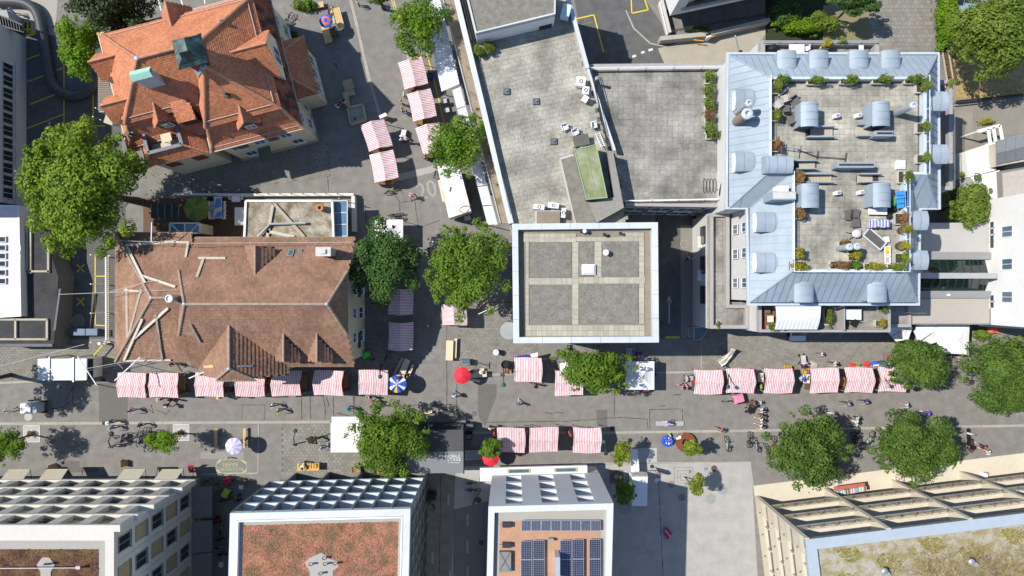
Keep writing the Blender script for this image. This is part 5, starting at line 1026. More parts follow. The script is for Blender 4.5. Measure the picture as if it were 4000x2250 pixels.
# --- southern row of buildings
beige_white=M('beige_concrete',(.56,.535,.475),.85,.05,2,big=.05)
blind_tan=M('tan_blind',(.36,.28,.15),.8,.1,3);awn_beige=M('beige_awning',(.40,.36,.28),.85,.06,2)
sedum_brown=M('brown_sedum',(.09,.04,.026),.95,.4,6,big=.3,col2=(.13,.08,.035),bscale=.9,bump=.6)
sedum_red=M('red_sedum',(.33,.155,.095),.95,.35,6,big=.3,col2=(.2,.125,.07),bscale=.9,fac=.52,bump=.6)
pebble=M('roof_pebble',(.36,.34,.31),.95,.35,18,bump=.5)
def roof_plants(name,poly,z,n,mat,size,parent,seed,holes=()):
 r=random.Random(seed);xs=[p[0]for p in poly];ys=[p[1]for p in poly];mb=MB();k=0
 while k<n:
  p=(r.uniform(min(xs),max(xs)),r.uniform(min(ys),max(ys)));k+=1
  if not inside(p,poly)or any(inside(p,h)for h in holes):continue
  a=r.uniform(0,6.3);s=size*r.uniform(.5,1.3);h=s*r.uniform(.25,.8)
  mb.add([(p[0]+cos(a)*s,p[1]+sin(a)*s,z),(p[0]+cos(a+2.1)*s,p[1]+sin(a+2.1)*s,z),(p[0]+cos(a+4.2)*s,p[1]+sin(a+4.2)*s,z),(p[0]+r.uniform(-s,s)*.4,p[1]+r.uniform(-s,s)*.4,z+h)],[(0,1,3),(1,2,3),(2,0,3)])
 return mb.build(name,mat,parent,kind='stuff')
 # ---- beige house with staggered window niches (bottom left)
sw=root('niche_house','beige building with staggered window niches and brown planted roof','building',(-45,-25,0))
Yf,Xr,ZT=-20.0,-32.65,17.0;lv=[3.8+2.64*i for i in range(6)]
block(sw,[(-62,Yf),(Xr,Yf),(Xr,-46),(-62,-46)],3.2,16.3,beige_white);block(sw,[(-62,Yf-.3),(Xr-.6,Yf-.3),(Xr-.6,-46),(-62,-46)],0,3.2,M('shop_wall',(.3,.28,.25),.8),'ground_floor_wall')
A,B=Vector((Xr,Yf)),Vector((-62,Yf))
Lf=Xr+62
for i,z in enumerate(lv):mb=MB();mb.wall(A,B,-.5,Lf,z-.32,z if i<5 else ZT,0,.55);mb.build('ledge',beige_white,sw)
PR=2.56
for fl in range(5):
 z0,z1=lv[fl],lv[fl+1]-.32;sh=.3+(1.15 if fl%2 else 0)+fl*.12;k=0;s=sh
 while s<22:
  pw_=.95;mb=MB()
  a0=max(s-pw_,-.45);mb.wall(A,B,a0,s,z0,z1,0,.5);mb.build('pier',beige_white,sw)
  kind=(fl*3+k*5)%7;gm_=blind_tan if kind in(0,2,5)else(M('pale_blind',(.5,.42,.28),.8,.08)if kind==3 else glass_dark)
  f=MB();f.wall(A,B,s,s+PR-pw_,z0,z0+.1,.0,.3);f.wall(A,B,s,s+PR-pw_,z1-.1,z1,.0,.12);f.wall(A,B,s+.02,s+.1,z0+.1,z1-.1,0,.12);f.wall(A,B,s+PR-pw_-.1,s+PR-pw_-.02,z0+.1,z1-.1,0,.12);o=f.build('window',M('window_wood',(.35,.3,.22),.7),sw)
  f=MB();f.wall(A,B,s+.1,s+PR-pw_-.1,z0+.1,z1-.1,.02,.06);f.build('pane'if gm_ is glass_dark else 'blind',gm_,o)
  if gm_ is glass_dark:f=MB();f.wall(A,B,s+.1,s+PR-pw_-.1,z0+.95,z0+1.0,.25,.3);f.wall(A,B,s+.1,s+PR-pw_-.1,z0+.5,z0+.54,.25,.3);f.build('guard_rail',dark_metal,o)
  s+=PR;k+=1
A2,B2=Vector((Xr,-46)),Vector((Xr,Yf))
if Vector(((B2-A2).y,-(B2-A2).x)).x<0:A2,B2=B2,A2
for ci in range(6):
 y=-21.35-2.5*ci;s=abs(y-A2.y)
 for fl in range(5):
  z0=lv[fl]+.35;bl=(ci+fl)%2==1
  o=win(sw,A2,B2,s,z0,1.35,1.75,.02,M('side_frame',(.28,.26,.22),.7),blind_tan if bl else glass_dark,sill=True,mull=0 if bl else 1)
 mb=MB();mb.wall(A2,B2,s-1.27,s-1.23,3.2,16.3,.0,.03);mb.build('joint',M('joint_grey',(.4,.4,.4),.8),sw)
mb=MB();inn=ring(mb,[Vector(p)for p in((-62,Yf+.0),(Xr,Yf),(Xr,-46),(-62,-46))],.72,16.3,ZT);mb.build('parapet',beige_white,sw)
block(sw,inn,16.2,16.55,pebble,'pebble_bed');q=[(-62,Yf-1.6),(Xr-1.55,Yf-1.6),(Xr-1.55,-46),(-62,-46)];block(sw,q,16.5,16.6,sedum_brown,'plant_bed')
c=P(180,2205,16.6);roof_plants('sedum',q,16.6,22000,sedum_brown,.085,sw,3,holes=[[(c.x-.5,c.y-9),(c.x+.5,c.y-9),(c.x+.7,c.y),(c.x,c.y+.6),(c.x-.7,c.y)]])
mb=MB();mb.prism([(c.x-.42,c.y-9),(c.x+.42,c.y-9),(c.x+.42,c.y-.6),(c.x+.75,c.y),(c.x+.3,c.y+.6),(c.x-.3,c.y+.6),(c.x-.75,c.y),(c.x-.42,c.y-.6)],16.6,16.66);mb.build('pebble_path',pebble,sw)
mb=MB();mb.bar(P(0,2220,17.1),P(305,2218,17.1),.06,.06);mb.bar(P(305,2218,16.6),P(305,2218,17.1),.08);mb.box(P(305,2217,17.15),(.35,.25,.1));mb.build('safety_cable',steel_grey,sw)
for i,(u,v)in enumerate(((180,2205),)):mb=MB();[mb.tube([P(u+d,v,16.6),P(u+d,v,17.1),P(u+d+8,v-3,17.15)],.07,8)for d in(-8,4)];mb.build('vent_pipes',dark_metal,sw)
for u0,u1,lb in((20,110,'westmost'),(168,258,'second from the west'),(470,560,'third from the west'),(618,708,'eastmost')):
 o=root('beige_awning','beige rolled out awning before the niche building, %s of four'%lb,'awning',P((u0+u1)/2,1860));mb=MB();t0,t1=P(u0+15,1834,2.7),P(u1+8,1833,2.7);b0,b1=P(u0-18,1897,3.6),P(u1-20,1896,3.6)
 b0.y=b1.y=Yf+.5;mb.hexa([b0,b1,t1,t0],[x+Vector((0,0,.04))for x in(b0,b1,t1,t0)]);mb.build('cloth',awn_beige,o);mb=MB();mb.bar(t0,t1,.07,.1);mb.build('front_bar',wood_grey,o)
 for x in(t0,t1):mb=MB();mb.bar(x,(x.x,Yf+.3,2.5),.04);mb.build('arm',dark_metal,o)
for i,v in enumerate((1962,2096,2225)):
 o=root('side_awning','grey side awning in the shaded alley, %s from the street'%('first','second','third')[i],'awning',P(780,v));y0=P(0,v,3.2).y;mb=MB();q=[(Xr-.2,y0-1.6,3.5),(Xr+1.9,y0-1.6,2.9),(Xr+1.9,y0+1.6,2.9),(Xr-.2,y0+1.6,3.5)];mb.hexa(q,[(a,b,c_+.05)for a,b,c_ in q]);mb.build('cloth',M('grey_awning',(.16,.15,.14),.85),o);mb=MB();mb.bar((Xr+1.9,y0-1.6,2.9),(Xr+1.9,y0+1.6,2.9),.08);mb.build('front_bar',dark_metal,o)
 # ---- house with grid of fins (bottom centre)
gh=root('grid_house','building with blue grey fin grid front and reddish planted roof','building',(-17,-26,0));ZG=12.6
fa,fb=Vector((-8.96,-19.45)),Vector((-24.85,-19.85));din=Vector((-.025,-1)).normalized()
Lg=(fb-fa).length;back=[fb+din*20,fa+din*20];fin_m=M('fin_grey',(.17,.2,.215),.6,.08,2);slab_m=M('pale_blue_slab',(.55,.6,.63),.6,.05,2)
cur=Mglass('curtain_glass',(.035,.05,.055),.08)
block(gh,[fa+din*.75,fb+din*.75]+back,0,ZG-.6,M('inner_dark',(.07,.08,.085),.6),'core')
lg_=[3.1,5.5,7.85,10.2,ZG]
for i,z in enumerate(lg_):mb=MB();mb.wall(fa,fb,0,Lg,z-.32,z if i<4 else ZG-.02,-.75,0);mb.build('floor_band',slab_m,gh)
nb_=9
for i in range(nb_+1):s=i*Lg/nb_;mb=MB();mb.wall(fa,fb,max(0,s-.1),min(Lg,s+.1),.0 if i%2==0 else 3.1,ZG-.03,-.7,.06);mb.build('fin',fin_m,gh)
for fl in range(4):
 for i in range(nb_):
  s0,s1=i*Lg/nb_+.1,(i+1)*Lg/nb_-.1;z0,z1=lg_[fl],lg_[fl+1]-.32
  mb=MB();mb.wall(fa,fb,s0,s0+.05,z0,z1,-.7,-.62);mb.wall(fa,fb,s1-.05,s1,z0,z1,-.7,-.62);mb.wall(fa,fb,(s0+s1)/2-.025,(s0+s1)/2+.025,z0,z1,-.7,-.62);o=mb.build('window',M('window_alu',(.4,.43,.45),.5),gh)
  mb=MB();mb.wall(fa,fb,s0+.05,s1-.05,z0,z1,-.72,-.66);mb.build('pane',cur if(i+fl)%3 else Mglass('green_curtain',(.07,.1,.085),.1),o)
for i in range(nb_):mb=MB();mb.wall(fa,fb,i*Lg/nb_+.12,(i+1)*Lg/nb_-.12,.1,2.75,-.7,-.64);mb.build('shop_pane',Mglass('shop_glass',(.09,.12,.1),.08),gh)
ga_,gb_=back[1],fa;Ls=(gb_-ga_).length
if Vector(((gb_-ga_).y,-(gb_-ga_).x)).x<0:ga_,gb_=gb_,ga_
for i,z in enumerate(lg_):mb=MB();mb.wall(ga_,gb_,0,Ls-.76,z-.32,z-.03,-.6,0);mb.build('floor_band',slab_m,gh)
for i in range(12):s=i*Ls/12+.05;mb=MB();mb.wall(ga_,gb_,s,s+.2,0,ZG-.35,-.6,.12);mb.build('fin',fin_m,gh)
for fl in range(4):mb=MB();mb.wall(ga_,gb_,.1,Ls-.9,lg_[fl],lg_[fl+1]-.33,-.7,-.55);mb.build('glazing',cur,gh)
rp=[fa,fb]+back;mb=MB();inn=ring(mb,rp,.62,ZG-.1,ZG+.25);mb.build('parapet',fascia_white,gh);mb=MB();ring(mb,[lerp(p,sum(rp,Vector((0,0)))/4,.004)for p in inn],.12,ZG-.2,ZG+.3);mb.build('inner_trim',M('trim_white',(.75,.77,.8),.5),gh)
block(gh,inn,ZG-.4,ZG-.12,pebble,'pebble_bed');cen=sum(inn,Vector((0,0)))/4;q=[lerp(p,cen,.065)for p in inn];block(gh,q,ZG-.3,ZG-.08,sedum_red,'plant_bed')
hp=pxp([(1190,2200),(1210,2180),(1255,2160),(1290,2185),(1320,2195),(1322,2215),(1300,2230),(1300,2290),(1215,2290),(1210,2235)],ZG);roof_plants('sedum',q,ZG-.08,30000,sedum_red,.08,gh,5,[hp]);mb=MB();mb.prism(hp,ZG-.1,ZG-.04);mb.build('pebble_patch',pebble,gh)
for u,v in((1212,2204),(1269,2203),(1308,2201),(1265,2180),(1250,2240)):o=root('roof_vent','small bent vent pipe on the pebble patch, at %s'%{1212:'its west side',1269:'its middle',1308:'its east side',1265:'its top',1250:'its lower edge'}[u],'vent',P(u,v,ZG-.04));mb=MB();mb.tube([P(u,v,ZG-.04),P(u,v,ZG+.35),P(u+7,v-1,ZG+.42),P(u+9,v,ZG+.3)],.09,8);mb.build('pipe',M('pvc_grey',(.3,.3,.3),.6),o);mb=MB();mb.cyl(P(u,v,ZG-.03),.16,.05,10);mb.build('collar',dark_metal,o)
# ---- white house with solar roof
so=root('solar_house','white building with square window niches and solar panels on the roof','building',(3.4,-26,0));ZS=13.0
fa,fb=Vector((8.92,-18.92)),Vector((-2.07,-19.2));din=Vector((-.025,-1)).normalized();Lv=(fb-fa).length;back=[fb+din*20,fa+din*20]
white_pl=M('white_plaster',(.54,.56,.575),.8,.04,1.5,big=.05)
block(so,[fa+din*.55,fb+din*.55]+back,0,ZS-.5,white_pl,'core')
cols=[2.3,5.5,8.75];rows=[(3.35,5.3),(5.9,7.9),(8.4,10.3),(10.8,12.3)];hw=.75
edges=[0]+[x for c in cols for x in(c-hw,c+hw)]+[Lv]
for i in range(0,len(edges),2):mb=MB();mb.wall(fa,fb,edges[i],edges[i+1],3.0,ZS-.5,-.55,0);mb.build('wall_panel',white_pl,so)
zz=[3.0]+[z for r_ in rows for z in r_]+[ZS-.5]
for c in cols:
 for i in range(0,len(zz),2):mb=MB();mb.wall(fa,fb,c-hw,c+hw,zz[i],zz[i+1],-.55,-.002);mb.build('wall_panel',white_pl,so)
 for i,(z0,z1)in enumerate(rows):f=MB();f.wall(fa,fb,c-hw,c-hw+.06,z0,z1,-.54,-.46);f.wall(fa,fb,c+hw-.06,c+hw,z0,z1,-.54,-.46);f.wall(fa,fb,c-hw,c+hw,z0,z0+.06,-.54,-.4);o=f.build('window',white_metal,so);f=MB();f.wall(fa,fb,c-hw+.06,c+hw-.06,z0+.06,z1-.02,-.54,-.5);f.build('pane',shutter_red if(i==3 and c!=cols[1]or i==3)else glass_dark,o)
mb=MB();mb.wall(fa,fb,0,Lv,0,2.9,-.5,-.1);mb.build('ground_floor_wall',wall_white,so);mb=MB();mb.wall(fa,fb,1.2,Lv+1.2,2.6,3.0,-.6,.75);mb.build('entrance_canopy',wall_white,so)
for s in(3.4,8.2):mb=MB();mb.wall(fa,fb,s-1.2,s+1.2,2.7,3.06,.15,.6);o=mb.build('canopy_slot',M('slot_tan',(.4,.36,.25),.8),so);mb=MB();mb.wall(fa,fb,s-1.0,s+1.0,3.06,3.08,.22,.52);mb.build('glass',glass_blue,o)
rp=[fa,fb]+back;mb=MB();inn=ring(mb,rp,.55,ZS-.5,ZS);mb.build('parapet',white_pl,so)
for i in range(8):s=(i+.5)*Lv/8;mb=MB();mb.wall(fa,fb,s-.03,s+.03,ZS,ZS+.012,-.55,0);mb.build('coping_joint',M('bright_joint',(.8,.82,.83),.6),so)
block(so,inn,ZS-.7,ZS-.45,pebble,'pebble_bed');cen=sum(inn,Vector((0,0)))/4;q=[lerp(p,cen,.1)for p in inn];block(so,q,ZS-.6,ZS-.42,M('clay_substrate',(.42,.25,.16),.95,.2,10,big=.1,bump=.4),'substrate_bed')
pv=M('photovoltaic',(.010,.016,.05),.18,.2,3,spec=.7);pvf=M('panel_frame',(.55,.57,.6),.4,metal=.6)
def solar(u0,v0,u1,v1,nu,nv,lb,z=ZS-.05,cu=6,cv=10):
 o=root('solar_array',lb,'solar panel',P((u0+u1)/2,(v0+v1)/2,ZS-.42))
 for i in range(nu):
  for j in range(nv):
   a0,a1=u0+(u1-u0)*i/nu,u0+(u1-u0)*(i+1)/nu;b0,b1=v0+(v1-v0)*j/nv,v0+(v1-v0)*(j+1)/nv;p,q_=P(a0,b0,z),P(a1,b1,z);w,h_=q_.x-p.x-.02,p.y-q_.y-.02;c=(p+q_)/2
   mb=MB();mb.box(c,(w,h_,.05));pn=mb.build('panel',pvf,o);mb=MB()
   for x in range(cu):
    for y in range(cv):mb.box(c+Vector(((x+.5)/cu-.5,0,0))*(w-.06)+Vector((0,((y+.5)/cv-.5)*(h_-.06),.028)),((w-.06)/cu-.018,(h_-.06)/cv-.018,.006))
   mb.build('cells',pv,pn)
 mb=MB()
 for s in(.2,.8):a,b=P(lerp(u0,u1,.02),lerp(v0,v1,s),z-.12),P(lerp(u0,u1,.98),lerp(v0,v1,s),z-.12);mb.bar(a,b,.06,.16);mb.bar(a-Vector((0,0,.2)),a,.06);mb.bar(b-Vector((0,0,.2)),b,.06)
 mb.build('rack',steel_grey,o)
solar(2036,2032,2346,2074,8,1,'long horizontal row of dark solar panels');solar(2034,2112,2078,2260,1,2,'first upright strip of solar panels from the west');solar(2081,2110,2127,2260,1,2,'second upright strip of solar panels from the west')
solar(2187,2110,2233,2260,1,2,'third upright strip of solar panels from the west');solar(2236,2107,2281,2260,1,2,'fourth upright strip of solar panels from the west');solar(2301,2106,2346,2260,1,2,'eastmost upright strip of solar panels')
bk=root('roof_unit','grey covered hatch on the solar roof, west side','hatch',P(1973,2192,ZS-.4));mb=MB();mb.box(P(1973,2192,ZS-.15),(1.05,1.75,.4));mb.build('lid',M('hatch_grey',(.2,.2,.2),.7),bk);mb=MB();mb.bar(P(1952,2155,ZS+.06),P(1994,2230,ZS+.06),.03);mb.bar(P(1994,2155,ZS+.06),P(1952,2230,ZS+.06),.03);mb.build('cross_brace',dark_metal,bk)
for v,lb in((2049,'upper'),(2128,'lower')):o=root('junction_box','small dark junction box, %s of two on solar roof'%lb,'box',P(1980,v,ZS-.4));mb=MB();mb.box(P(1980,v,ZS-.2),(.8,.42,.4));mb.build('casing',dark_metal,o);mb=MB();mb.bar(P(1945,v,ZS-.2),P(2005,v,ZS-.2),.04);mb.build('conduit',steel_grey,o)
o=root('roof_duct','upright steel duct among the solar panels','duct',P(2176,2205,ZS-.4));mb=MB();mb.box(P(2176,2205,ZS+.4),(.4,1.9,1.7));mb.build('casing',M('duct_steel',(.5,.53,.55),.4,metal=.4),o);mb=MB();mb.box(P(2152,2107,ZS-.1),(.45,.22,.4));mb.build('cowl',steel_grey,o)
# ---- house with long balconies (bottom right)
bc=root('balcony_house','cream building with long recessed balconies and dry grass roof','building',(40,-27,0));ZB=12.5
c0=Vector((25.97,-22.3));c1=Vector((56.0,-18.66));tdir=(c1-c0).normalized();ndir=Vector((tdir.y,-tdir.x));fa,fb=c1,c0
if Vector(((fb-fa).y,-(fb-fa).x)).y<0:fa,fb=fb,fa
Lb=(fb-fa).length;creamb=M('cream_concrete',(.57,.515,.41),.85,.05,2,big=.06)
block(bc,[c0+ndir*1.6+tdir*.45,c1+ndir*1.6,c1+ndir*22,c0+ndir*22+tdir*.45],0,ZB-.62,M('balcony_back',(.28,.25,.2),.8),'core')
lvl=[3.4,6.45,9.5,ZB]
for i,z in enumerate(lvl):mb=MB();mb.wall(fa,fb,0,Lb,z-.35,z if i<3 else ZB-.02,-1.6 if i<3 else-.8,0);mb.build('balcony_slab',creamb,bc)
rail_m=M('rail_bronze',(.2,.17,.11),.6);s=Lb;pier=[]
while s>0:pier.append(s);s-=7.3
for s in pier:mb=MB();mb.wall(fa,fb,s-.38,s,0,ZB-.36,-1.58,.1);mb.wall(fa,fb,s-.38,s,ZB-.36,ZB-.03,-.79,.1);mb.build('pier',creamb,bc)
for fl in range(3):
 z0,z1=lvl[fl],lvl[fl+1]-.35
 for s in pier:
  s0,s1=max(0,s-7.3)+.02,s-.4
  if s1<1:continue
  mb=MB();mb.wall(fa,fb,s0,s1,z0,z1,-1.59,-1.5);mb.build('glazing',glass_dark,bc)
  for k in range(1,5):x=lerp(s0,s1,k/5);mb=MB();mb.wall(fa,fb,x-.04,x+.04,z0,z1,-1.5,-1.44);mb.build('mullion',M('mullion_cream',(.5,.45,.35),.7),bc)
  mb=MB()
  for zz_ in(.12,.35,.58,.95):mb.wall(fa,fb,s0,s1,z0+zz_,z0+zz_+.03,.02,.05)
  n=int((s1-s0)/1.1)
  for k in range(n+1):x=lerp(s0,s1-.03,k/n);mb.wall(fa,fb,x,x+.03,z0+.02,z0+.95,.03,.06)
  mb.build('railing',rail_m,bc)
  for k in range(5):x=lerp(s0+.5,s1-.6,k/4);mb=MB();mb.wall(fa,fb,x,x+.08,z0+.9,z0+.98,.07,.3);mb.build('rail_bracket',rail_m,bc)
mb=MB();mb.wall(fa,fb,0,Lb,0,.12,-1.7,1.2);mb.build('step',creamb,bc)
for s in pier:mb=MB();mb.wall(fa,fb,max(0,s-7.0),s-.6,.12,2.9,-1.55,-1.48);mb.build('shop_pane',Mglass('shop_blue',(.10,.13,.15),.08),bc)
wa,wb=c0,c0+ndir*22
if Vector(((wb-wa).y,-(wb-wa).x)).x>0:wa,wb=wb,wa
Lw2=(wb-wa).length;near=(wa-c0).length<1
for fl,z in enumerate((.1,3.4,6.45,9.5)):
 mb=MB();mb.wall(wa,wb,.0,Lw2,z,z+1.75,-.44,0);mb.build('spandrel',creamb,bc);mb=MB();mb.wall(wa,wb,.3,Lw2-.3,z+1.75,z+(2.65 if fl==3 else 3.0),-.42,-.3);mb.build('window_strip',glass_dark,bc)
 for k in range(9):x=.3+k*2.3;x=x if near else Lw2-x;mb=MB();mb.wall(wa,wb,x-.06,x+.06,z+1.75,z+2.6,-.3,-.05);mb.build('mullion',MATS['mullion_cream'],bc);mb=MB();mb.wall(wa,wb,x+.9,x+1.0,z+1.3,z+1.4,0,.25);mb.build('bracket',rail_m,bc)
 for zz_ in(.35,.7,1.05,1.4):mb=MB();mb.wall(wa,wb,.1,Lw2-.1,z+zz_,z+zz_+.04,.0,.05);mb.build('rib',M('rib_tan',(.4,.35,.26),.8),bc)
rp=[c0,c1,c1+ndir*22,c0+ndir*22];mb=MB();inn=ring(mb,rp,.95,ZB-.35,ZB+.05);mb.build('parapet',M('parapet_blue',(.36,.41,.46),.5,.06,1.5),bc)
block(bc,inn,ZB-.6,ZB-.25,M('dry_gravel',(.36,.33,.27),.95,.3,10,col2=(.27,.23,.12),bscale=1.4),'gravel_bed')
dry=M('dry_grass',(.42,.32,.15),.9,.3,1.2,big=.2,isl=.35);moss=M('yellow_moss',(.21,.19,.05),.95,.3,5,isl=.3)
r_=random.Random(4);mb=MB();mo=MB()
for _ in range(26000):
 p=c0+tdir*r_.uniform(1.2,24)+ndir*r_.uniform(1.3,9)
 if p.y<-27 or p.x>47:continue
 d=(p-Vector((42,-25.2)));dens=max(0,1-abs(d.x)/9.5)*max(0,1-abs(d.y)/2.6)
 pn=sin(p.x*1.7+1)+sin(p.y*2.3+p.x*.6)
 if r_.random()<dens*1.6:a=r_.uniform(-.9,.9)+.9*sin(p.x*1.1+p.y);L_=r_.uniform(.35,.8);z=ZB-.24;w=.025;mb.add([(p.x-w,p.y,z),(p.x+w,p.y,z),(p.x+sin(a)*L_,p.y+cos(a)*L_*.7,z+.25+.2*r_.random())],[(0,1,2)])
 elif pn>.55 and r_.random()<.8:a=r_.uniform(0,6.3);s_=r_.uniform(.04,.12);z=ZB-.25;mo.add([(p.x+cos(a)*s_,p.y+sin(a)*s_,z),(p.x+cos(a+2.1)*s_,p.y+sin(a+2.1)*s_,z),(p.x+cos(a+4.2)*s_,p.y+sin(a+4.2)*s_,z),(p.x,p.y,z+s_*.8)],[(0,1,3),(1,2,3),(2,0,3)])
mb.build('grass',dry,bc,kind='stuff');mo.build('moss',moss,bc,kind='stuff')
for u,v,lb in((3795,2195,'right'),(3455,2232,'left')):o=root('roof_vent','grey roof vent in the dry grass, %s one'%lb,'vent',P(u,v,ZB-.25));mb=MB();mb.cyl(P(u,v,ZB-.3),.2,.6,12);mb.build('pipe',M('pvc_grey',(.3,.3,.3),.6),o);mb=MB();mb.ball(P(u,v,ZB+.4),.32,10,6,sq=(1,1,.6));mb.build('cowl',steel_grey,o)
# --- trees, shrubs, planters
bark=M('bark',(.09,.07,.05),.95,.3,8)
LEAF={}
for k_,a_,b_,t_ in(('lime',(.08,.18,.012),(.23,.38,.025),.35),('maple',(.05,.15,.008),(.17,.33,.02),.35),('dark',(.03,.09,.018),(.085,.19,.035),.3),('mid',(.05,.14,.012),(.16,.3,.025),.35),('linden',(.04,.105,.015),(.115,.215,.032),.3),('conifer',(.018,.04,.012),(.055,.09,.02),.15),('olive',(.075,.14,.015),(.19,.29,.035),.35),('yellow',(.15,.18,.014),(.38,.37,.035),.35),('bushy',(.07,.135,.016),(.18,.29,.035),.3),('rust',(.15,.09,.035),(.28,.19,.07),.3),('fresh',(.075,.18,.008),(.2,.4,.018),.4),('thin',(.11,.19,.015),(.3,.42,.04),.4)):LEAF[k_]=Mleaf('leaf_'+k_,(a_[0]*1.0,a_[1]*.9,a_[2]),(b_[0]*1.12,b_[1]*.97,b_[2]),t_)
def leaf(mb,r,p,n,s,lobed=False):
 n=(n+Vector((r.gauss(0,.4),r.gauss(0,.4),r.gauss(0,.35)+.3))).normalized()
 a=n.cross(Vector((r.gauss(0,1),r.gauss(0,1),r.gauss(0,1)))).normalized();b=n.cross(a);w=s*r.uniform(.5,.75)
 if lobed:mb.add([p-a*s*.8,p-a*s*.2+b*w*.5,p-a*s*.1+b*w+n*s*.12,p+a*s*.35+b*w*.4,p+a*s,p+a*s*.35-b*w*.4,p-a*s*.1-b*w+n*s*.12,p-a*s*.2-b*w*.5],[(0,1,2,3,4),(0,4,5,6,7)])
 else:mb.add([p-a*s,p+b*w+n*s*.15,p+a*s,p-b*w+n*s*.1],[(0,1,2,3)])
def crown_mesh(C,R3,n,s,seed,lobes=16,low=-.35,fill=.15,rb=(.30,.48),lobed=False):
 r=random.Random(seed);mb=MB();bl=[];n=int(n*1.8);s*=.7
 for i in range(lobes):
  zc=r.uniform(low,.85);a=i*2.39996+r.uniform(-.5,.5);rad=math.sqrt(max(.03,1-zc*zc))*r.uniform(.42,.92)
  bl.append((Vector((cos(a)*rad,sin(a)*rad,zc*.62)),r.uniform(*rb)*(1.1-.35*rad)))
 for i in range(lobes):a=r.uniform(0,6.3);rad=r.uniform(.84,1.12);bl.append((Vector((cos(a)*rad,sin(a)*rad,r.uniform(-.3,.2))),r.uniform(.06,.17)))
 bl.append((Vector((0,0,.3)),.48));bl.append((Vector((.1,.1,-.05)),.6));bl.append((Vector((-.15,-.1,0)),.55))
 tot=sum(q[1]**2 for q in bl)
 for c,br in bl:
  for _ in range(int(n*br*br/tot)):
   d=Vector((r.gauss(0,1),r.gauss(0,1),r.gauss(0,1)+.35)).normalized();k=br*(r.uniform(.72,1.06)if r.random()>fill else r.uniform(.1,1.3))
   q=c+d*k;p=C+Vector((q.x*R3[0],q.y*R3[1],q.z*R3[2]));leaf(mb,r,p,d,s*r.uniform(.6,1.25),lobed)
 return mb,bl
def tree(u,v,zc,rx,ry,rz,n,s,kind,label,seed,lobes=16,trunk=.22,name='tree',base=None,lobed=False,**kw):
 C=P(u,v,zc);k=(H-zc)/F;R3=(rx*k,ry*k,rz);b=Vector((C.x,C.y,0))if base is None else P(*base,0)
 t=root(name,label,'tree',b);mb,bl=crown_mesh(C,R3,n,s,seed,lobes,lobed=lobed,**kw);mb.build('crown',LEAF[kind],t)
 r=random.Random(seed+1);fork=lerp(b,C,.55)+Vector((r.uniform(-.2,.2),r.uniform(-.2,.2),0));mb=MB();mb.tube([b,lerp(b,fork,.4)+Vector((.05,-.04,0)),fork,C+Vector((0,0,R3[2]*.3))],[trunk,trunk*.8,trunk*.65,trunk*.2],10);mb.build('trunk',bark,t)
 for c,br in bl[:8]:
  p=C+Vector((c.x*R3[0],c.y*R3[1],c.z*R3[2]));mb=MB();mb.tube([lerp(fork,C,r.uniform(0,.4)),lerp(fork,p,.55)+Vector((0,0,.2)),p],[trunk*.4,trunk*.25,trunk*.1],6);mb.build('limb',bark,t)
 return t
tree(322,735,9.5,215,238,4.4,15000,.24,'lime','very large bright green tree beside the red roofed villa',21,30,.45,rb=(.2,.38))
tree(452,25,8,160,115,4.0,9000,.2,'conifer','dark evergreen tree touching the villa roof',22,22,.3,rb=(.24,.4))
tree(312,185,6,82,115,2.8,4200,.19,'fresh','light green tree hanging over the parking yard',23,16,.18)
tree(1642,95,6.2,108,122,2.4,3600,.23,'maple','bright maple over the corrugated canopy',24,15,.2,lobed=True,rb=(.28,.44))
tree(1784,568,6.2,118,122,2.5,3800,.23,'maple','bright maple over the white food trailer',25,15,.2,lobed=True,rb=(.28,.44))
tree(1503,1022,6.4,125,162,3.0,7600,.2,'dark','dark green tree at the east wall of brown house',26,24,.28,rb=(.26,.42))
tree(1832,1050,6.6,150,170,3.4,9500,.2,'mid','large leafy green tree beside the square tower',27,26,.3,rb=(.24,.42))
tree(2312,1440,5.2,150,98,2.1,4600,.19,'mid','yellowish green tree south of the square tower',28,18,.22,rb=(.26,.42))
tree(1518,1722,5.6,160,130,2.8,8200,.19,'mid','large green tree over the mobile stage',29,24,.3,rb=(.24,.4))
tree(3585,1425,5.2,115,90,2.4,6500,.19,'linden','round clipped tree at the end of the eastern stalls',30,20,.25,rb=(.34,.5))
tree(3925,1458,6.0,152,140,2.9,9500,.19,'linden','large round tree at right edge above the street',31,24,.28,rb=(.34,.5))
tree(3158,1756,5.6,144,138,2.9,9000,.19,'linden','dense round tree south of the street, western of the pair',32,24,.28,rb=(.3,.46))
tree(3566,1746,5.6,150,130,2.9,9500,.19,'linden','dense round tree south of the street, eastern of the pair',33,24,.28,rb=(.3,.46))
tree(14,1742,4.3,80,70,1.6,2600,.18,'maple','small tree cut by the left edge of the photo',34,12,.12,base=(124,1694),lobed=True)
tree(632,1722,4.2,68,52,1.4,1900,.17,'fresh','small bright street tree by the bicycle rack',35,11,.11,base=(708,1689),lobed=True)
tree(1914,1752,4.0,44,38,1.2,1500,.15,'mid','tiny street tree above the red umbrella near mobile stage',36,9,.09)
tree(2427,1766,3.6,40,52,1.2,1100,.15,'thin','thin yellow green sapling right of the last south stall',37,9,.07)
tree(2700,1748,3.4,46,34,1.0,900,.15,'thin','thin sapling growing in the red ring bench',38,9,.07,base=(2675,1725))
tree(2438,1918,4.0,48,50,1.4,1300,.15,'mid','young tree in the plaza shade beside the white trailer',39,10,.08)
tree(2716,1893,3.6,36,50,1.2,900,.15,'thin','thin sapling rising from the square plaza inlay',40,9,.07,base=(2673,1862))
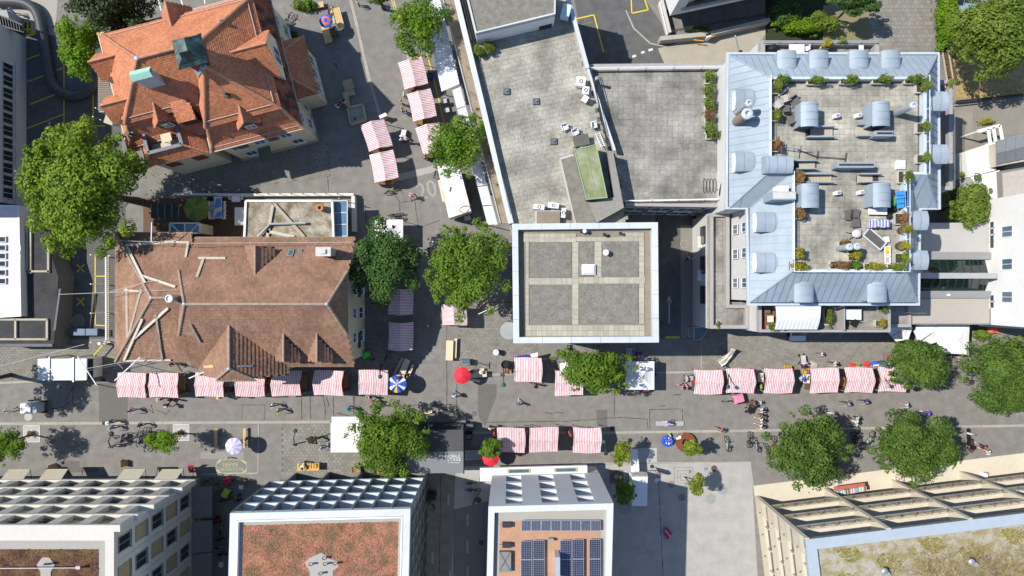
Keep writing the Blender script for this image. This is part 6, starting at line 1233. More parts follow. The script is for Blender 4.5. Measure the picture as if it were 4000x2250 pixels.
tree(3893,118,7,170,165,3.6,12000,.21,'bushy','big broad tree over the dry lawn',41,26,.35,rb=(.26,.42))
tree(3782,798,4.6,86,118,2.4,4200,.2,'bushy','olive pine beside the white house',42,20,.2,rb=(.22,.36))
tree(3345,8,4.5,95,48,1.6,2600,.19,'dark','dark tree cut by top edge above the paved court',43,12,.15)
tree(1455,-62,6,110,60,2.0,2000,.22,'maple','maple at top edge whose shade falls on the upper square',44,10,.2)
tree(-165,1500,7,100,120,3.0,5000,.22,'mid','street tree beyond the left edge casting shade on the setts',45,16,.25)
def bush(C,R3,n,s,kind,name,label,seed,cat='shrub',lobes=7,parent=None,pname='foliage'):
 C=Vector(C);mb,_=crown_mesh(Vector((C.x,C.y,C.z+R3[2]*.45)),R3,n,s,seed,lobes,low=-.2,rb=(.34,.55))
 if parent is not None:return mb.build(pname,LEAF[kind],parent)
 t=root(name,label,cat,C);mb.build('foliage',LEAF[kind],t);mb=MB();mb.tube([C,C+Vector((0,0,R3[2]*.6))],[.06,.03],6);mb.build('stem',bark,t);return t
bush(P(3110,118,0),(2.6,1.0,1.6),2400,.16,'fresh','garden_shrub','wide light green shrub behind the north balcony',51);bush(P(3190,108,0),(1.8,1.2,1.9),2000,.16,'bushy','garden_shrub','olive shrub next to mossy paving',52)
bush(P(3050,70,0),(2.0,1.6,1.3),1500,.16,'dark','garden_shrub','dark shrub in the shaded garden',53);bush(P(2730,122,.8),(1.5,.4,.5),500,.12,'dark','hanging_plant','green creeper on the retaining wall above the ramp',54)
bush(P(3668,60,0),(1.25,2.6,2.2),3000,.16,'fresh','hedge_shrub','tall leafy hedge shrub at the top edge by the lawn',55);bush(P(3668,150,0),(1.0,1.4,1.6),1400,.16,'fresh','hedge_shrub','lower end of leafy hedge near the timber sleepers',56)
bush(P(3505,1356,0),(.5,.55,.9),420,.12,'thin','potted_shrub','small bright shrub left of the round clipped tree',57);bush(P(1865,208,8.25),(.65,.6,.8),700,.11,'olive','potted_shrub','left of two round yellow green shrubs on the terrace',58);bush(P(1912,196,8.25),(.7,.6,.8),750,.11,'olive','potted_shrub','right of two round yellow green shrubs on the terrace',59)
bush(P(1175,30,0),(.8,.7,1.0),600,.13,'bushy','potted_shrub','potted shrub at the upper square, left of two',60);bush(P(1215,28,0),(.7,.7,1.0),600,.13,'mid','potted_shrub','potted shrub at the upper square, right of two',61);bush(P(1150,142,0),(.4,.5,.7),300,.12,'dark','potted_shrub','dark shrub against the villa east wall',62)
bush(P(3820,1302,0),(.8,.7,1.0),420,.16,'bushy','potted_palm','potted palm beside the largest white parasol',63);bush(P(3600,1345,0),(.9,.35,.7),350,.12,'olive','potted_shrub','yellowish shrubs under the white parasols',64);bush(P(3520,1310,0),(.45,.4,.6),240,.12,'rust','potted_shrub','brownish shrub by the torn white parasol',65)
bush(P(1330,470,0)+Vector((-3.2,2,0)),(.3,.3,.5),150,.1,'dark','potted_shrub','small dark plant at the villa wing corner',66);bush(P(3843,480,0),(.9,.35,.6),350,.12,'yellow','garden_shrub','yellow flowering shrub by the white pergola',67);bush(P(124,1694),(.4,.4,.5),200,.1,'rust','ground_cover','dry plants inside the left white tree grate',68);bush(P(708,1689),(.4,.4,.5),200,.1,'rust','ground_cover','dry plants inside the right white tree grate',69)
trough_m=M('planter_concrete',(.5,.49,.44),.9,.1,3)
def planter(u,v,w,d,z,kind,label,seed,h=.5,rx=None,hh=.75,off=(0,0),round_=False,n=520):
 c=P(u,v,z);t=root('planter',label,'planter',c)
 mb=MB()
 if round_:mb.lathe([(w*.4,0),(w*.5,h),(w*.54,h),(w*.44,h),(w*.44,h-.08),(0,h-.08)],16,c);mb.build('pot',M('brown_pot',(.12,.09,.07),.7),t)
 else:
  mb.hexa([c+Vector((sx*w*.45,sy*d*.45,0))for sx,sy in((-1,-1),(1,-1),(1,1),(-1,1))],[c+Vector((sx*w*.5,sy*d*.5,h))for sx,sy in((-1,-1),(1,-1),(1,1),(-1,1))]);mb.build('trough',trough_m,t);mb=MB();mb.box(c+Vector((0,0,h+.005)),(w*.88,d*.86,.03));mb.build('earth',soil,t)
 bush(c+Vector((off[0],off[1],h)),((rx or w*.55),max(d*.62,.42),hh),n,.1,kind,None,None,seed,parent=t);return t
ZF=13.35
for i,(u,v,w,d,kd,lb,ox)in enumerate([(3042,313,1.2,.6,'bushy','stone trough with grasses at the north west terrace corner',.0),(3172,315,1.3,.6,'olive','stone trough with box shrub, second along the north terrace edge',.12),(3298,314,1.25,.55,'bushy','stone trough with spreading juniper, third along the north terrace edge',.25),(3423,313,1.25,.55,'olive','stone trough with juniper, fourth along north terrace edge',.25),(3555,312,1.25,.55,'bushy','stone trough at the north east terrace corner',.1),(3590,345,.75,1.1,'bushy','tall shrub trough just below the north east terrace corner',.15),(3018,352,.75,.9,'olive','shrub trough below the north west terrace corner',0),(3015,458,.6,.9,'olive','narrow shrub trough beside wicker chairs',0),(3016,575,.7,1.0,'rust','dried reddish shrub trough at the west terrace edge',0),(3590,505,.6,.9,'bushy','shrub trough on east terrace edge beside grey flue',.2),(3590,625,.6,.75,'bushy','shrub trough on the east edge above the blue tables',.2),(3520,695,.7,1.1,'olive','bushy trough beside the stair screen',.25),(3107,700,.8,1.1,'rust','dry shrub trough by lower stair flight',0),(3110,838,.6,.9,'rust','dry grasses trough on the lower west terrace',0),(3505,857,.6,1.0,'rust','red leaved trough on the lower east terrace edge',.25),(3505,1010,.6,.9,'olive','green trough in the south east terrace corner',.25),(3490,1055,1.3,.6,'bushy','yellowing shrubs at south terrace edge, eastmost',.1),(3395,1052,1.5,.6,'yellow','golden shrubs at the south terrace edge, second from east',.1),(3320,1045,.9,.6,'mid','green shrub trough at south terrace edge under the flues',0),(3265,1045,1.6,.7,'rust','dry brown grasses at the south terrace edge',0),(3100,1040,1.4,.9,'yellow','yellow green bamboo trough in the south west terrace corner',.1),(3105,990,.7,.9,'yellow','bamboo trough just above the south west corner',.1),(3322,998,.9,1.0,'yellow','golden bush bed below the two flues',0),(3285,955,.9,.5,'rust','dry bed behind the two flues',0)]):
 planter(u-(8 if u>3480 else-6 if u<3025 else 0),v+(9 if v<320 else-9 if v>1040 else 0),w,d,ZF,kd,lb,100+i,off=(ox,0),n=420)
for i,(u,v,kd,lb)in enumerate([(3395,765,'yellow','round pot with pale yellow shrub by the lower stair'),(3515,902,'yellow','round brown pot with yellow shrub, upper of two at the east edge'),(3507,962,'yellow','round brown pot with yellow shrub, lower of two at the east edge')]):planter(u,v,.75,.75,ZF,kd,lb,140+i,round_=True,rx=.55,off=(.15,0),n=380)
for i,(v0,lb)in enumerate([(310,'first'),(365,'second'),(415,'third'),(460,'fourth'),(505,'fifth')]):planter(2760,v0,.55,1.15,7.52,'bushy'if i!=3 else 'rust','low hedge trough on the grey terrace, %s from the top'%lb,150+i,rx=.6,hh=.6,n=420)
planter(2765,532,.6,.8,7.52,'olive','hedge trough at the lower corner of the grey terrace',156,n=350);planter(2808,533,1.3,.5,7.52,'olive','hedge trough turning toward the metal roof',157,n=420)
planter(3215,185,.9,.5,7.85,'yellow','yellow green shrub on the north balcony',160,n=420);planter(3270,172,.6,.4,7.85,'thin','small light shrub on north balcony',161,n=200);planter(3690,338,.5,.5,7.65,'thin','light green shrub on east balcony',162,n=220)
planter(3222,1235,.5,1.7,8.32,'olive','row of bamboo dividing the south balcony',163,n=600);planter(3425,1262,.8,.6,8.32,'yellow','fan palm in the south balcony corner',164,n=380);planter(3432,1205,.6,.5,8.32,'bushy','small plants by the south balcony end',165,n=260);planter(3005,1277,.6,.4,8.32,'bushy','small plants at the red tiled balcony corner',166,n=200);planter(2800,1270,.4,.3,5.92,'bushy','weeds in the lower terrace corner',167,n=120,h=.15,hh=.4)
for i,(u,v)in enumerate([(1862,425),(1870,460),(1908,600),(1940,720)]):bush(P(u,v,4.15),(.18,.18,.25),70,.06,'yellow','ledge_weed','yellow weed tuft on the gravel ledge, %s from the top'%('first','second','third','fourth')[i],170+i,'plant',4)
# --- market stalls, tents, parasols, furniture, vehicles
aw_m=Mstripe('red_white_awning',(.80,.77,.77),(.56,.13,.19),.172,0,.41,trans=.12)
def make_stall():
 t=root('market_stall','x','market stall');W,D,ze,zr=2.92,2.55,2.25,2.72;mb=MB();r=random.Random(2);nx,ny=18,5
 def grid(y0,z0,y1,z1,seed):
  rr=random.Random(seed);pts=[]
  for j in range(ny+1):
   for i in range(nx+1):t_=j/ny;s=-.045*sin(pi*t_)*(1+.5*sin(i*1.3));pts.append((-W/2+W*i/nx,lerp(y0,y1,t_),lerp(z0,z1,t_)+s+rr.uniform(-.008,.008)))
  f=[(j*(nx+1)+i,j*(nx+1)+i+1,(j+1)*(nx+1)+i+1,(j+1)*(nx+1)+i)for j in range(ny)for i in range(nx)];mb.add(pts,f)
 grid(-D/2,ze,-.02,zr,1);grid(-.02,zr,D/2,ze,2)
 for y in(-D/2,D/2):
  for i in range(nx):x0,x1=-W/2+W*i/nx,-W/2+W*(i+1)/nx;d=.16+.03*(i%2);mb.add([(x0,y,ze),(x1,y,ze),(x1,y*1.012,ze-d),(x0,y*1.012,ze-d)],[(0,1,2,3)])
 mb.build('awning',aw_m,t)
 for x in(-W/2+.08,W/2-.08):
  for y in(-D/2+.12,D/2-.12):mb=MB();mb.bar((x,y,0),(x,y,ze-.02),.06);mb.build('post',wood_grey,t)
 mb=MB();mb.bar((-W/2,-.02,zr-.05),(W/2,-.02,zr-.05),.06);mb.build('ridge_pole',wood_grey,t)
 mb=MB();mb.box((.12,-.55,.82),(W,1.05,.05));mb.build('counter',wood_dark,t);mb=MB();mb.box((.12,-1.06,.42),(W,.03,.8));mb.build('apron',wood_grey,t);return t
stall0=make_stall();used=[False];AWV=[];a0=[c for c in stall0.children if c.name.startswith('awning')][0]
for k in range(5):
 m_=a0.data.copy();rr=random.Random(k);p1,p2,p3=[rr.uniform(0,6)for _ in range(3)];am=rr.uniform(.02,.07)
 for v in m_.vertices:v.co.z+=am*(sin(v.co.x*2.3+p1)+.6*sin(v.co.y*3.1+p2))*.4;v.co.y+=.05*sin(v.co.x*1.4+p3);v.co.x+=.04*sin(v.co.y*2+p1)
 AWV.append(m_)
def stall(c4,label,sc=1.0):
 """c4: four photo corners of the awning, first edge along the ridge"""
 global stall0
 p=[P(u,v,2.3)for u,v in c4];c=sum(p,Vector((0,0,0)))/4;d=(p[1]-p[0])+(p[2]-p[3]);a=atan2(d.y,d.x)
 t=stall0 if not used[0]else copy_tree(stall0);used[0]=True
 [setattr(ch,'data',RN.choice(AWV))for ch in t.children if ch.name.startswith('awning')];t.location=(c.x,c.y,0);t.rotation_euler=(0,0,a);L_=d.length/2;W_=((p[3]-p[0]).length+(p[2]-p[1]).length)/2;t.scale=(L_/2.92,W_/2.55,1)
 tag(t,label,'market stall','red and white striped market stalls');return t
def box4(u0,v0,u1,v1):return[(u0,v0),(u1,v0),(u1,v1),(u0,v1)]
nth=['first','second','third','fourth','fifth','sixth','seventh']
for i,q in enumerate([(460,1457,571,1553),(584,1457,697,1553),(764,1455,875,1550),(921,1453,1036,1549),(1062,1450,1177,1547),(1226,1448,1340,1545),(1402,1446,1516,1543)]):stall(box4(*q),'striped stall below the brown roofed house, %s of seven from the west'%nth[i])
stall(box4(2010,1398,2117,1493),'striped stall with a folded blue umbrella behind, south of the square tower');stall(box4(2168,1447,2279,1545),'striped stall half hidden under the yellowish green tree')
for i,q in enumerate([(1942,1672,2051,1768),(2068,1670,2180,1766),(2239,1671,2348,1769)]):stall(box4(*q),'striped stall south of the street beside the mobile stage, %s of three'%nth[i])
for i,q in enumerate([(2712,1445,2822,1540),(2838,1441,2947,1536),(2986,1440,3097,1536),(3164,1438,3274,1535),(3301,1436,3411,1534),(3432,1434,3541,1531)]):stall(box4(*q),'striped stall in the eastern row, %s of six from the west'%nth[i])
def rot4(a,b,c,d):return[b,c,d,a]
for q,lb in(([(1554,245),(1646,222),(1674,326),(1582,351)],'tilted striped stall by the corrugated canopy, uppermost of three'),([(1589,370),(1680,345),(1708,453),(1616,476)],'tilted striped stall by the corrugated canopy, middle of three'),([(1624,500),(1716,477),(1745,585),(1652,608)],'tilted striped stall partly covered by the maple'),([(1409,489),(1501,464),(1532,569),(1440,593)],'tilted striped stall half in villa shade, upper of two'),([(1440,606),(1535,586),(1558,695),(1466,714)],'tilted striped stall half in villa shade, lower of two'),([(1517,1129),(1612,1129),(1612,1230),(1517,1230)],'striped stall half under the dark green tree'),([(1517,1260),(1612,1260),(1612,1369),(1517,1369)],'striped stall standing wholly in shade of the brown house'),([(1726,1190),(1823,1190),(1823,1270),(1726,1270)],'striped stall peeking out below the large leafy tree')):stall(rot4(*q),lb)
crate_m=[M('crate_wood',(.4,.26,.12),.8,.15,5),M('crate_blue',(.03,.10,.45),.5),M('crate_red',(.5,.04,.05),.6),M('crate_yellow',(.6,.48,.04),.6),M('crate_white',(.7,.7,.68),.7),M('crate_green',(.05,.25,.06),.6)]
prod=[M('tomato',(.5,.05,.03),.4),M('lettuce',(.12,.3,.03),.6),M('carrot',(.6,.22,.03),.5),M('plum',(.12,.03,.12),.4),M('potato',(.4,.28,.14),.7),M('bread',(.45,.26,.1),.8)]
def crate(u,v,mi,lb,z=0.0,w=.6,d=.4,rz=0.,gi=None):
 c=P(u,v,z+.3);o=root('crate',lb,'crate',(c.x,c.y,z));r=random.Random(int(u));mb=MB();Mz=Matrix.Rotation(rz,3,'Z')
 for x,y,a,b in((-w/2,0,.02,d),(w/2,0,.02,d),(0,-d/2,w,.02),(0,d/2,w,.02)):mb.box(Vector((c.x,c.y,z+.13))+Mz@Vector((x,y,0)),(a,b,.24),rz)
 mb.box((c.x,c.y,z+.02),(w,d,.02),rz);mb.build('box',crate_m[mi],o);mb=MB()
 for _ in range(14):mb.ball(Vector((c.x,c.y,z+.2))+Mz@Vector((r.uniform(-w*.4,w*.4),r.uniform(-d*.38,d*.38),r.uniform(0,.05))),r.uniform(.05,.08),6,4)
 mb.build('goods',prod[gi if gi is not None else int(u)%6],o,kind='stuff')
for u,v,mi,lb,z,w,d in[(578,1480,0,'wooden crate in the gap between first two western stalls',.85,.5,1.0),(706,1500,0,'crate of dark goods right of the second western stall',.85,.7,1.2),(702,1462,4,'pale crate atop the counter behind second western stall',1.0,.8,.4),(888,1510,3,'yellow crate right of the third western stall',.3,.6,.5),(897,1497,4,'white tray right of the third western stall',.9,.9,.6),(1046,1490,2,'pink goods crate between the fourth and fifth western stalls',.85,.5,.8),(1186,1495,0,'long wooden crate right of the fifth western stall',.85,.5,1.4),(1348,1490,0,'long wooden crate right of the sixth western stall',.85,.4,1.4),(1985,1450,0,'wooden crate beside the leaning lamp',0,.7,.6),(1977,1452,3,'small yellow box beside the leaning lamp',.0,.4,.4),(2974,1475,4,'white goods crate left of third eastern stall',.85,.5,.9),(2830,1478,0,'crate in the gap of the first two eastern stalls',.85,.4,.8),(3153,1480,4,'pale goods box left of fourth eastern stall',.85,.6,.9),(3150,1450,3,'yellow tray left of the fourth eastern stall',.85,.6,.5),(3287,1490,0,'long wooden crate between fourth and fifth eastern stalls',.85,.7,.9),(3422,1480,1,'blue crate left of the last eastern stall',.6,.4,.9),(3080,1437,3,'green yellow box behind the third eastern stall',.6,.7,.4),(1632,362,2,'red covered crate between tilted stalls',.9,1.3,.7),(1513,580,0,'brown goods crate between shaded tilted stalls',.9,1.2,.5),(1512,708,3,'yellow vegetable crate below the lowest tilted stall',.6,1.2,.5),(1652,478,3,'goods crate below the middle tilted stall',.6,1.0,.5),(1681,292,1,'blue crate beside the uppermost tilted stall',0,.6,1.0),(2496,1384,1,'two blue tubs on a small table north of the white tent',.75,.8,.5),(2410,1530,3,'box of sweets by the yellowish tree',.6,.6,.5),(2463,1375,4,'white box on the ground north of white tent',.3,.8,.7)]:crate(u,v,mi,lb,z,w,d)
def tent(c4,label,zr=3.3,ze=2.3,flat=False):
 p=[P(u,v,ze)for u,v in c4];c=sum(p,Vector((0,0,0)))/4;o=root('white_tent',label,'tent',(c.x,c.y,0));ap=Vector((c.x,c.y,zr));mb=MB();n=8
 for i in range(4):
  a,b=p[i],p[(i+1)%4]
  for k in range(n):
   prev=[lerp(a,b,k/n),lerp(a,b,(k+1)/n)]
   for j in range(1,5):
    t=j/4;sag=-.12*sin(pi*t)if not flat else 0;cur_=[lerp(x,ap,t)+Vector((0,0,sag))for x in(lerp(a,b,k/n),lerp(a,b,(k+1)/n))];mb.add([prev[0],prev[1],cur_[1],cur_[0]],[(0,1,2,3)]);prev=cur_
  mb.add([a,b,b-Vector((0,0,.25)),a-Vector((0,0,.25))],[(3,2,1,0)])
 mb.build('canopy',white_cloth,o)
 for x in p:mb=MB();q=lerp(x,Vector((c.x,c.y,ze)),.04);mb.bar((q.x,q.y,0),(q.x,q.y,ze),.05);mb.build('leg',steel_grey,o)
 return o
tent(box4(2443,1412,2556,1522),'white pagoda tent beside the yellowish tree',3.2);tent(box4(1292,1652,1420,1767),'white tent beside the mobile stage tree, larger of two',2.7,2.35,True);tent(box4(1296,1628,1402,1660),'narrow white tent flap behind the larger white tent',2.5,2.2,True);tent(box4(1464,858,1574,945),'white tent half under the dark green tree',3.1);tent([(2186,1420),(2215,1412),(2225,1450),(2190,1455)],'small white canopy peeking from the yellowish tree',2.4,2.1)
def parasol(u,v,r,cols,label,z=2.3,n=8,drop=.35,rot=0.,ring_cols=None,tilt=(0,0)):
 c=P(u,v,z);o=root('parasol',label,'parasol',(c.x,c.y,0));mb=MB();ap=c+Vector((0,0,drop));rings=[0.0,.35,.7,1.0]
 def q(k,t):a=rot+2*pi*k/n;s=t*(1 if True else 1);return ap+Vector((cos(a)*r*t,sin(a)*r*t,-drop*(t**1.25)+cos(a)*r*t*tilt[0]+sin(a)*r*t*tilt[1]))
 for k in range(n):
  for i in range(3):
   mi=(k%len(cols))if ring_cols is None else ring_cols[i]
   if i==0:mb.add([ap,q(k,rings[1]),q(k+1,rings[1])],[(0,1,2)],mi)
   else:mb.add([q(k,rings[i]),q(k,rings[i+1]),q(k+1,rings[i+1]),q(k+1,rings[i])],[(0,1,2,3)],mi)
  mid=lerp(q(k,1),q(k+1,1),.5);mb.add([q(k,1),q(k,1)-Vector((0,0,.12)),mid-Vector((0,0,.08)),q(k+1,1)-Vector((0,0,.12)),q(k+1,1)],[(0,1,2,3,4)],(k%len(cols))if ring_cols is None else ring_cols[2])
 mb.build('canopy',cols,o);mb=MB();mb.tube([(c.x,c.y,.05),ap+Vector((0,0,.08))],.025,8);mb.build('pole',steel_grey,o)
 for k in range(n):mb=MB();mb.bar(ap-Vector((0,0,.03)),q(k,.97)-Vector((0,0,.03)),.02);mb.build('rib',steel_grey,o)
 mb=MB();mb.cyl((c.x,c.y,0),.25,.08,12);mb.build('base',dark_metal,o);return o
cred=M('red_canvas',(.66,.03,.05),.7,.06);cdred=M('dark_red_canvas',(.6,.025,.05),.7,.05);clil=M('lilac_canvas',(.42,.40,.66),.8,.05);clil2=M('pale_lilac_canvas',(.64,.63,.78),.8,.05);cblue=M('blue_canvas',(.03,.12,.62),.7,.06);cnavy=M('navy_canvas',(.02,.04,.25),.7,.1);cyel=M('yellow_canvas',(.7,.45,.04),.7);cora=M('orange_canvas',(.65,.16,.09),.7);cgrn=M('olive_canvas',(.20,.25,.05),.85,.08);cwht=white_cloth
parasol(1805,1467,.92,[cred,cdred],'bright red parasol on the street beside a beer table');parasol(1917,1789,.9,[cred,cdred],'red parasol half under the tiny street tree');parasol(913,1743,.88,[clil,clil2],'lilac and white segmented parasol between two benches',n=16);parasol(1552,1499,.95,[cblue,cwht,cnavy,cyel,cblue,cnavy,cwht,cblue],'blue white and yellow printed parasol beside the seventh western stall',n=16)
parasol(1273,82,.72,[cblue,cora],'blue and red ringed parasol at the upper square',n=8,ring_cols=[0,1,0]);parasol(768,815,1.35,[cgrn,M('olive_canvas_dark',(.15,.19,.04),.85)],'large olive parasol in the garden terrace',z=2.6,drop=.5)
def big_parasol(pts,label,z=3.0,zr=3.5,pole_to=None):
 p=[P(u,v,z)for u,v in pts];c=sum(p,Vector((0,0,0)))/len(p);o=root('large_parasol',label,'parasol',(c.x,c.y,0));mb=MB();ap=Vector((c.x,c.y,zr));n=len(p)
 for i in range(n):
  a,b=p[i],p[(i+1)%n];m0,m1=lerp(a,ap,.5)-Vector((0,0,.04)),lerp(b,ap,.5)-Vector((0,0,.04));e=lerp(a,b,.5);e=lerp(e,Vector((c.x,c.y,z)),.03)
  mb.add([a,e,b,m1,m0,ap],[(0,1,2,3,4),(4,3,5)]);mb.add([a,e,b,b-Vector((0,0,.18)),e-Vector((0,0,.18)),a-Vector((0,0,.18))],[(5,4,1,0),(4,3,2,1)])
 mb.build('canopy',white_cloth,o);mb=MB();mb.tube([(c.x,c.y,0),ap],.05,8);mb.build('pole',steel_grey,o);mb=MB();mb.box((c.x,c.y,.1),(.8,.8,.2));mb.build('base',dark_metal,o)
 for x in p:mb=MB();mb.bar(ap-Vector((0,0,.05)),lerp(ap,x,.97)-Vector((0,0,.05)),.03);mb.build('rib',steel_grey,o)
 if pole_to:mb=MB();mb.bar(P(*pole_to[0],zr+.2),P(*pole_to[1],z+.3),.07);mb.build('boom',M('boom_grey',(.3,.3,.32),.5),o)
big_parasol([(3468,1296),(3500,1258),(3545,1262),(3566,1280),(3548,1328),(3502,1334)],'white parasol cut by the balcony shade, westmost of three',3.0,3.35,((3525,1290),(3480,1316)))
big_parasol([(3572,1295),(3580,1272),(3605,1266),(3660,1266),(3672,1290),(3665,1335),(3620,1351),(3588,1335)],'round white parasol in the middle of three',3.0,3.5,((3635,1303),(3582,1342)));big_parasol([(3664,1270),(3788,1268),(3785,1386),(3663,1380)],'square white parasol, eastmost and largest of three',3.1,3.7)
def table(u,v,L_,W_,rz,label,mat=wood_pale,z=0.,h=.76,name='beer_table',cat='table',plank=0):
 c=P(u,v,z+h);o=root(name,label,cat,(c.x,c.y,z));mb=MB();Mz=Matrix.Rotation(rz,3,'Z')
 if plank:
  for k in range(plank):mb=MB();mb.box(Vector((c.x,c.y,z+h))+Mz@Vector((0,(-.5+(k+.5)/plank)*W_,0)),(L_,W_/plank-.02,.04),rz);mb.build('slat',mat,o)
 else:mb.box((c.x,c.y,z+h),(L_,W_,.045),rz);mb.build('top'if cat=='table'else 'seat',mat,o)
 for s in(-1,1):
  mb=MB();a=Vector((c.x,c.y,z))+Mz@Vector((s*L_*.38,0,0));y=Mz@Vector((0,W_*.42,0));mb.bar(a-y,a-y+Vector((0,0,h-.03)),.035);mb.bar(a+y,a+y+Vector((0,0,h-.03)),.035);mb.bar(a-y+Vector((0,0,h*.4)),a+y+Vector((0,0,h*.4)),.03);mb.build('leg',dark_metal,o)
 return o
def bench(u,v,L_,rz,label,mat=wood_pale,W_=.27,**k):return table(u,v,L_,W_,rz,label,mat,h=.46,name='bench',cat='bench',**k)
rd=radians
table(1756,1369,2.1,.75,rd(88),'pale beer table standing on the setts by the chalk writing');bench(1779,1360,2.1,rd(88),'pale bench right of the beer table by the chalk writing');bench(1649,1615,2.15,rd(10),'pale loose bench before the mobile stage, left of two');bench(1748,1613,2.2,rd(-17),'pale loose bench before the mobile stage, right of two')
table(1866,1463,1.9,.6,rd(5),'pale beer table under the red parasol');bench(1860,1446,1.7,rd(5),'bench behind the table under the red parasol');bench(1852,1485,1.3,rd(-10),'bench in front of the table under the red parasol');table(1578,1440,2.1,.65,rd(68),'beer table beside the printed parasol');bench(1556,1432,2.0,rd(63),'dark bench left of the table by printed parasol',wood_grey);bench(1602,1452,1.6,rd(68),'pale bench right of the table by printed parasol')
bench(843,1712,2.1,rd(90),'yellow wooden bench left of the lilac parasol',wood_light,.3);bench(955,1711,2.1,rd(90),'yellow wooden bench right of the lilac parasol',wood_light,.3)
table(1323,70,2.2,.75,rd(105),'long yellow wooden table right of ringed parasol',wood_light,plank=4);table(1275,128,2.2,.8,rd(105),'slatted yellow table below the ringed parasol',wood_light,plank=5);bench(1297,58,1.9,rd(105),'yellow bench between the tables of the upper square',wood_light);table(1303,122,1.0,.8,rd(105),'small brown table in the parasol shade',wood_dark);bench(1240,20,1.3,rd(10),'low wooden seat at the top of the upper square',wood_light,.6)
table(1204,1824,2.3,.75,rd(1),'yellow wooden table football game on the setts',M('game_wood',(.6,.36,.09),.6,.12),h=.85,name='game_table');
gt=root('game_rods','dark rods and goals on the yellow game table','game',P(1204,1822,.9));mb=MB();r=random.Random(3)
for k in range(7):x=1175+k*10;mb.bar(P(x,1811,.93),P(x,1831,.93),.03,.03)
for a,b in(((1168,1815),(1178,1815)),((1168,1815),(1168,1824)),((1230,1814),(1240,1814)),((1240,1814),(1240,1826)),((1190,1820),(1216,1820))):mb.bar(P(*a,.92),P(*b,.92),.05,.03)
mb.build('rods',wood_dark,gt)
for u,v,w,d,lb in((851,810,.85,2.3,'long table with blue cloth on garden terrace'),(922,776,.9,.7,'white table at the garden terrace edge'),(935,845,1.0,1.9,'white table beside the annex wall')):
 o=table(u,v,d,w,rd(90),lb,M('white_top',(.72,.73,.74),.5));
 if u==851:mb=MB();c=P(u,v,.79);mb.prism([(c.x-.4,c.y-.2),(c.x+.4,c.y+.1),(c.x+.3,c.y+1.0),(c.x-.2,c.y+.9)],.79,.8);mb.prism([(c.x-.3,c.y-1.1),(c.x+.35,c.y-1.0),(c.x+.4,c.y-.4),(c.x-.1,c.y-.5)],.79,.8);mb.build('cloth',M('cloth_blue',(.12,.3,.62),.8),o)
def chair(u,v,rz,label,mat,z=0.,w=.46,name='chair',armr=False,back=.42,slat=False):
 c=P(u,v,z+.45);o=root(name,label,'chair',(c.x,c.y,z));Mz=Matrix.Rotation(rz,3,'Z');b=Vector((c.x,c.y,z))
 mb=MB();mb.box(b+Vector((0,0,.44)),(w,w,.05),rz);mb.build('seat',mat,o);mb=MB();mb.box(b+Mz@Vector((0,-w/2,.44+back/2)),(w,.05,back),rz);mb.build('backrest',mat,o)
 for sx in(-1,1):
  for sy in(-1,1):mb=MB();mb.box(b+Mz@Vector((sx*w*.43,sy*w*.43,.21)),(.04,.04,.42),rz);mb.build('leg',mat,o)
  if armr:mb=MB();mb.box(b+Mz@Vector((sx*w*.52,0,.64)),(.06,w,.05),rz);mb.build('armrest',mat,o)
 return o
wpl=M('white_plastic',(.74,.74,.73),.5,.04);k_=0
for v in(795,813,832,848):
 for u,rz in((829,-90),(873,90)):k_+=1;chair(u,v,rd(rz),'white terrace chair at blue clothed table, %s %s from the top'%('left side'if u<850 else 'right side',nth[(v-795)//17]),wpl)
for u,v,rz,lb in((908,772,-90,'white chair left of the terrace edge table'),(940,772,90,'white chair right of the terrace edge table'),(797,778,0,'white chair behind the olive parasol')):chair(u,v,rd(rz),lb,wpl)
for u,v,rz,lb in((2205,497,200,'white plastic chair on paved terrace, left of the pair'),(2246,517,210,'white plastic chair on paved terrace, right of the pair'),(2320,488,280,'white plastic chair at the terrace parapet'),(2284,388,60,'white plastic chair by the vent boxes')):chair(u,v,rd(rz),lb,wpl,8.25,.55,armr=True)
def sunbase(u,v,lb):c=P(u,v,8.25);o=root('parasol_stand',lb,'parasol stand',c);mb=MB();mb.hexa([c+Vector((x*.33,y*.33,0))for x,y in((-1,-1),(1,-1),(1,1),(-1,1))],[c+Vector((x*.27,y*.27,.16))for x,y in((-1,-1),(1,-1),(1,1),(-1,1))]);mb.build('foot',M('slate_plastic',(.10,.115,.14),.6),o);mb=MB();mb.cyl(c+Vector((0,0,.16)),.05,.22,8);mb.build('socket',steel_grey,o)
sunbase(1979,358,'dark square parasol base on paved terrace, westmost');sunbase(2094,397,'dark square parasol base on paved terrace, upper right');sunbase(2163,553,'dark square parasol base on paved terrace, lowest')
table(2270,548,1.5,1.0,rd(10),'dark glass table on the paved terrace',Mglass('table_glass',(.12,.12,.09),.15),8.25);chair(2245,563,rd(10),'small brown wooden stool near the green hatch',wood_light,8.25,.42,back=.1);c=P(2275,567,8.6)
o=root('white_box','white crumpled box next to green hatch','box',(c.x,c.y,8.25));mb=MB();mb.box((c.x,c.y,8.5),(.55,.4,.5),.3);mb.build('carton',wpl,o);mb=MB();mb.box((c.x,c.y,8.77),(.3,.25,.05),.5);mb.build('flap',wpl,o)
ld=root('ladder','white ladder leaning at the terrace parapet','ladder',P(2340,545,8.25));mb=MB();mb.bar(P(2326,522,8.4),P(2348,575,8.9),.05);mb.bar(P(2342,518,8.4),P(2362,570,8.9),.05);mb.build('rail',wpl,ld)
for i in range(8):mb=MB();t=(i+.5)/8;mb.bar(lerp(P(2326,522,8.4),P(2348,575,8.9),t),lerp(P(2342,518,8.4),P(2362,570,8.9),t),.035);mb.build('rung',wpl,ld)
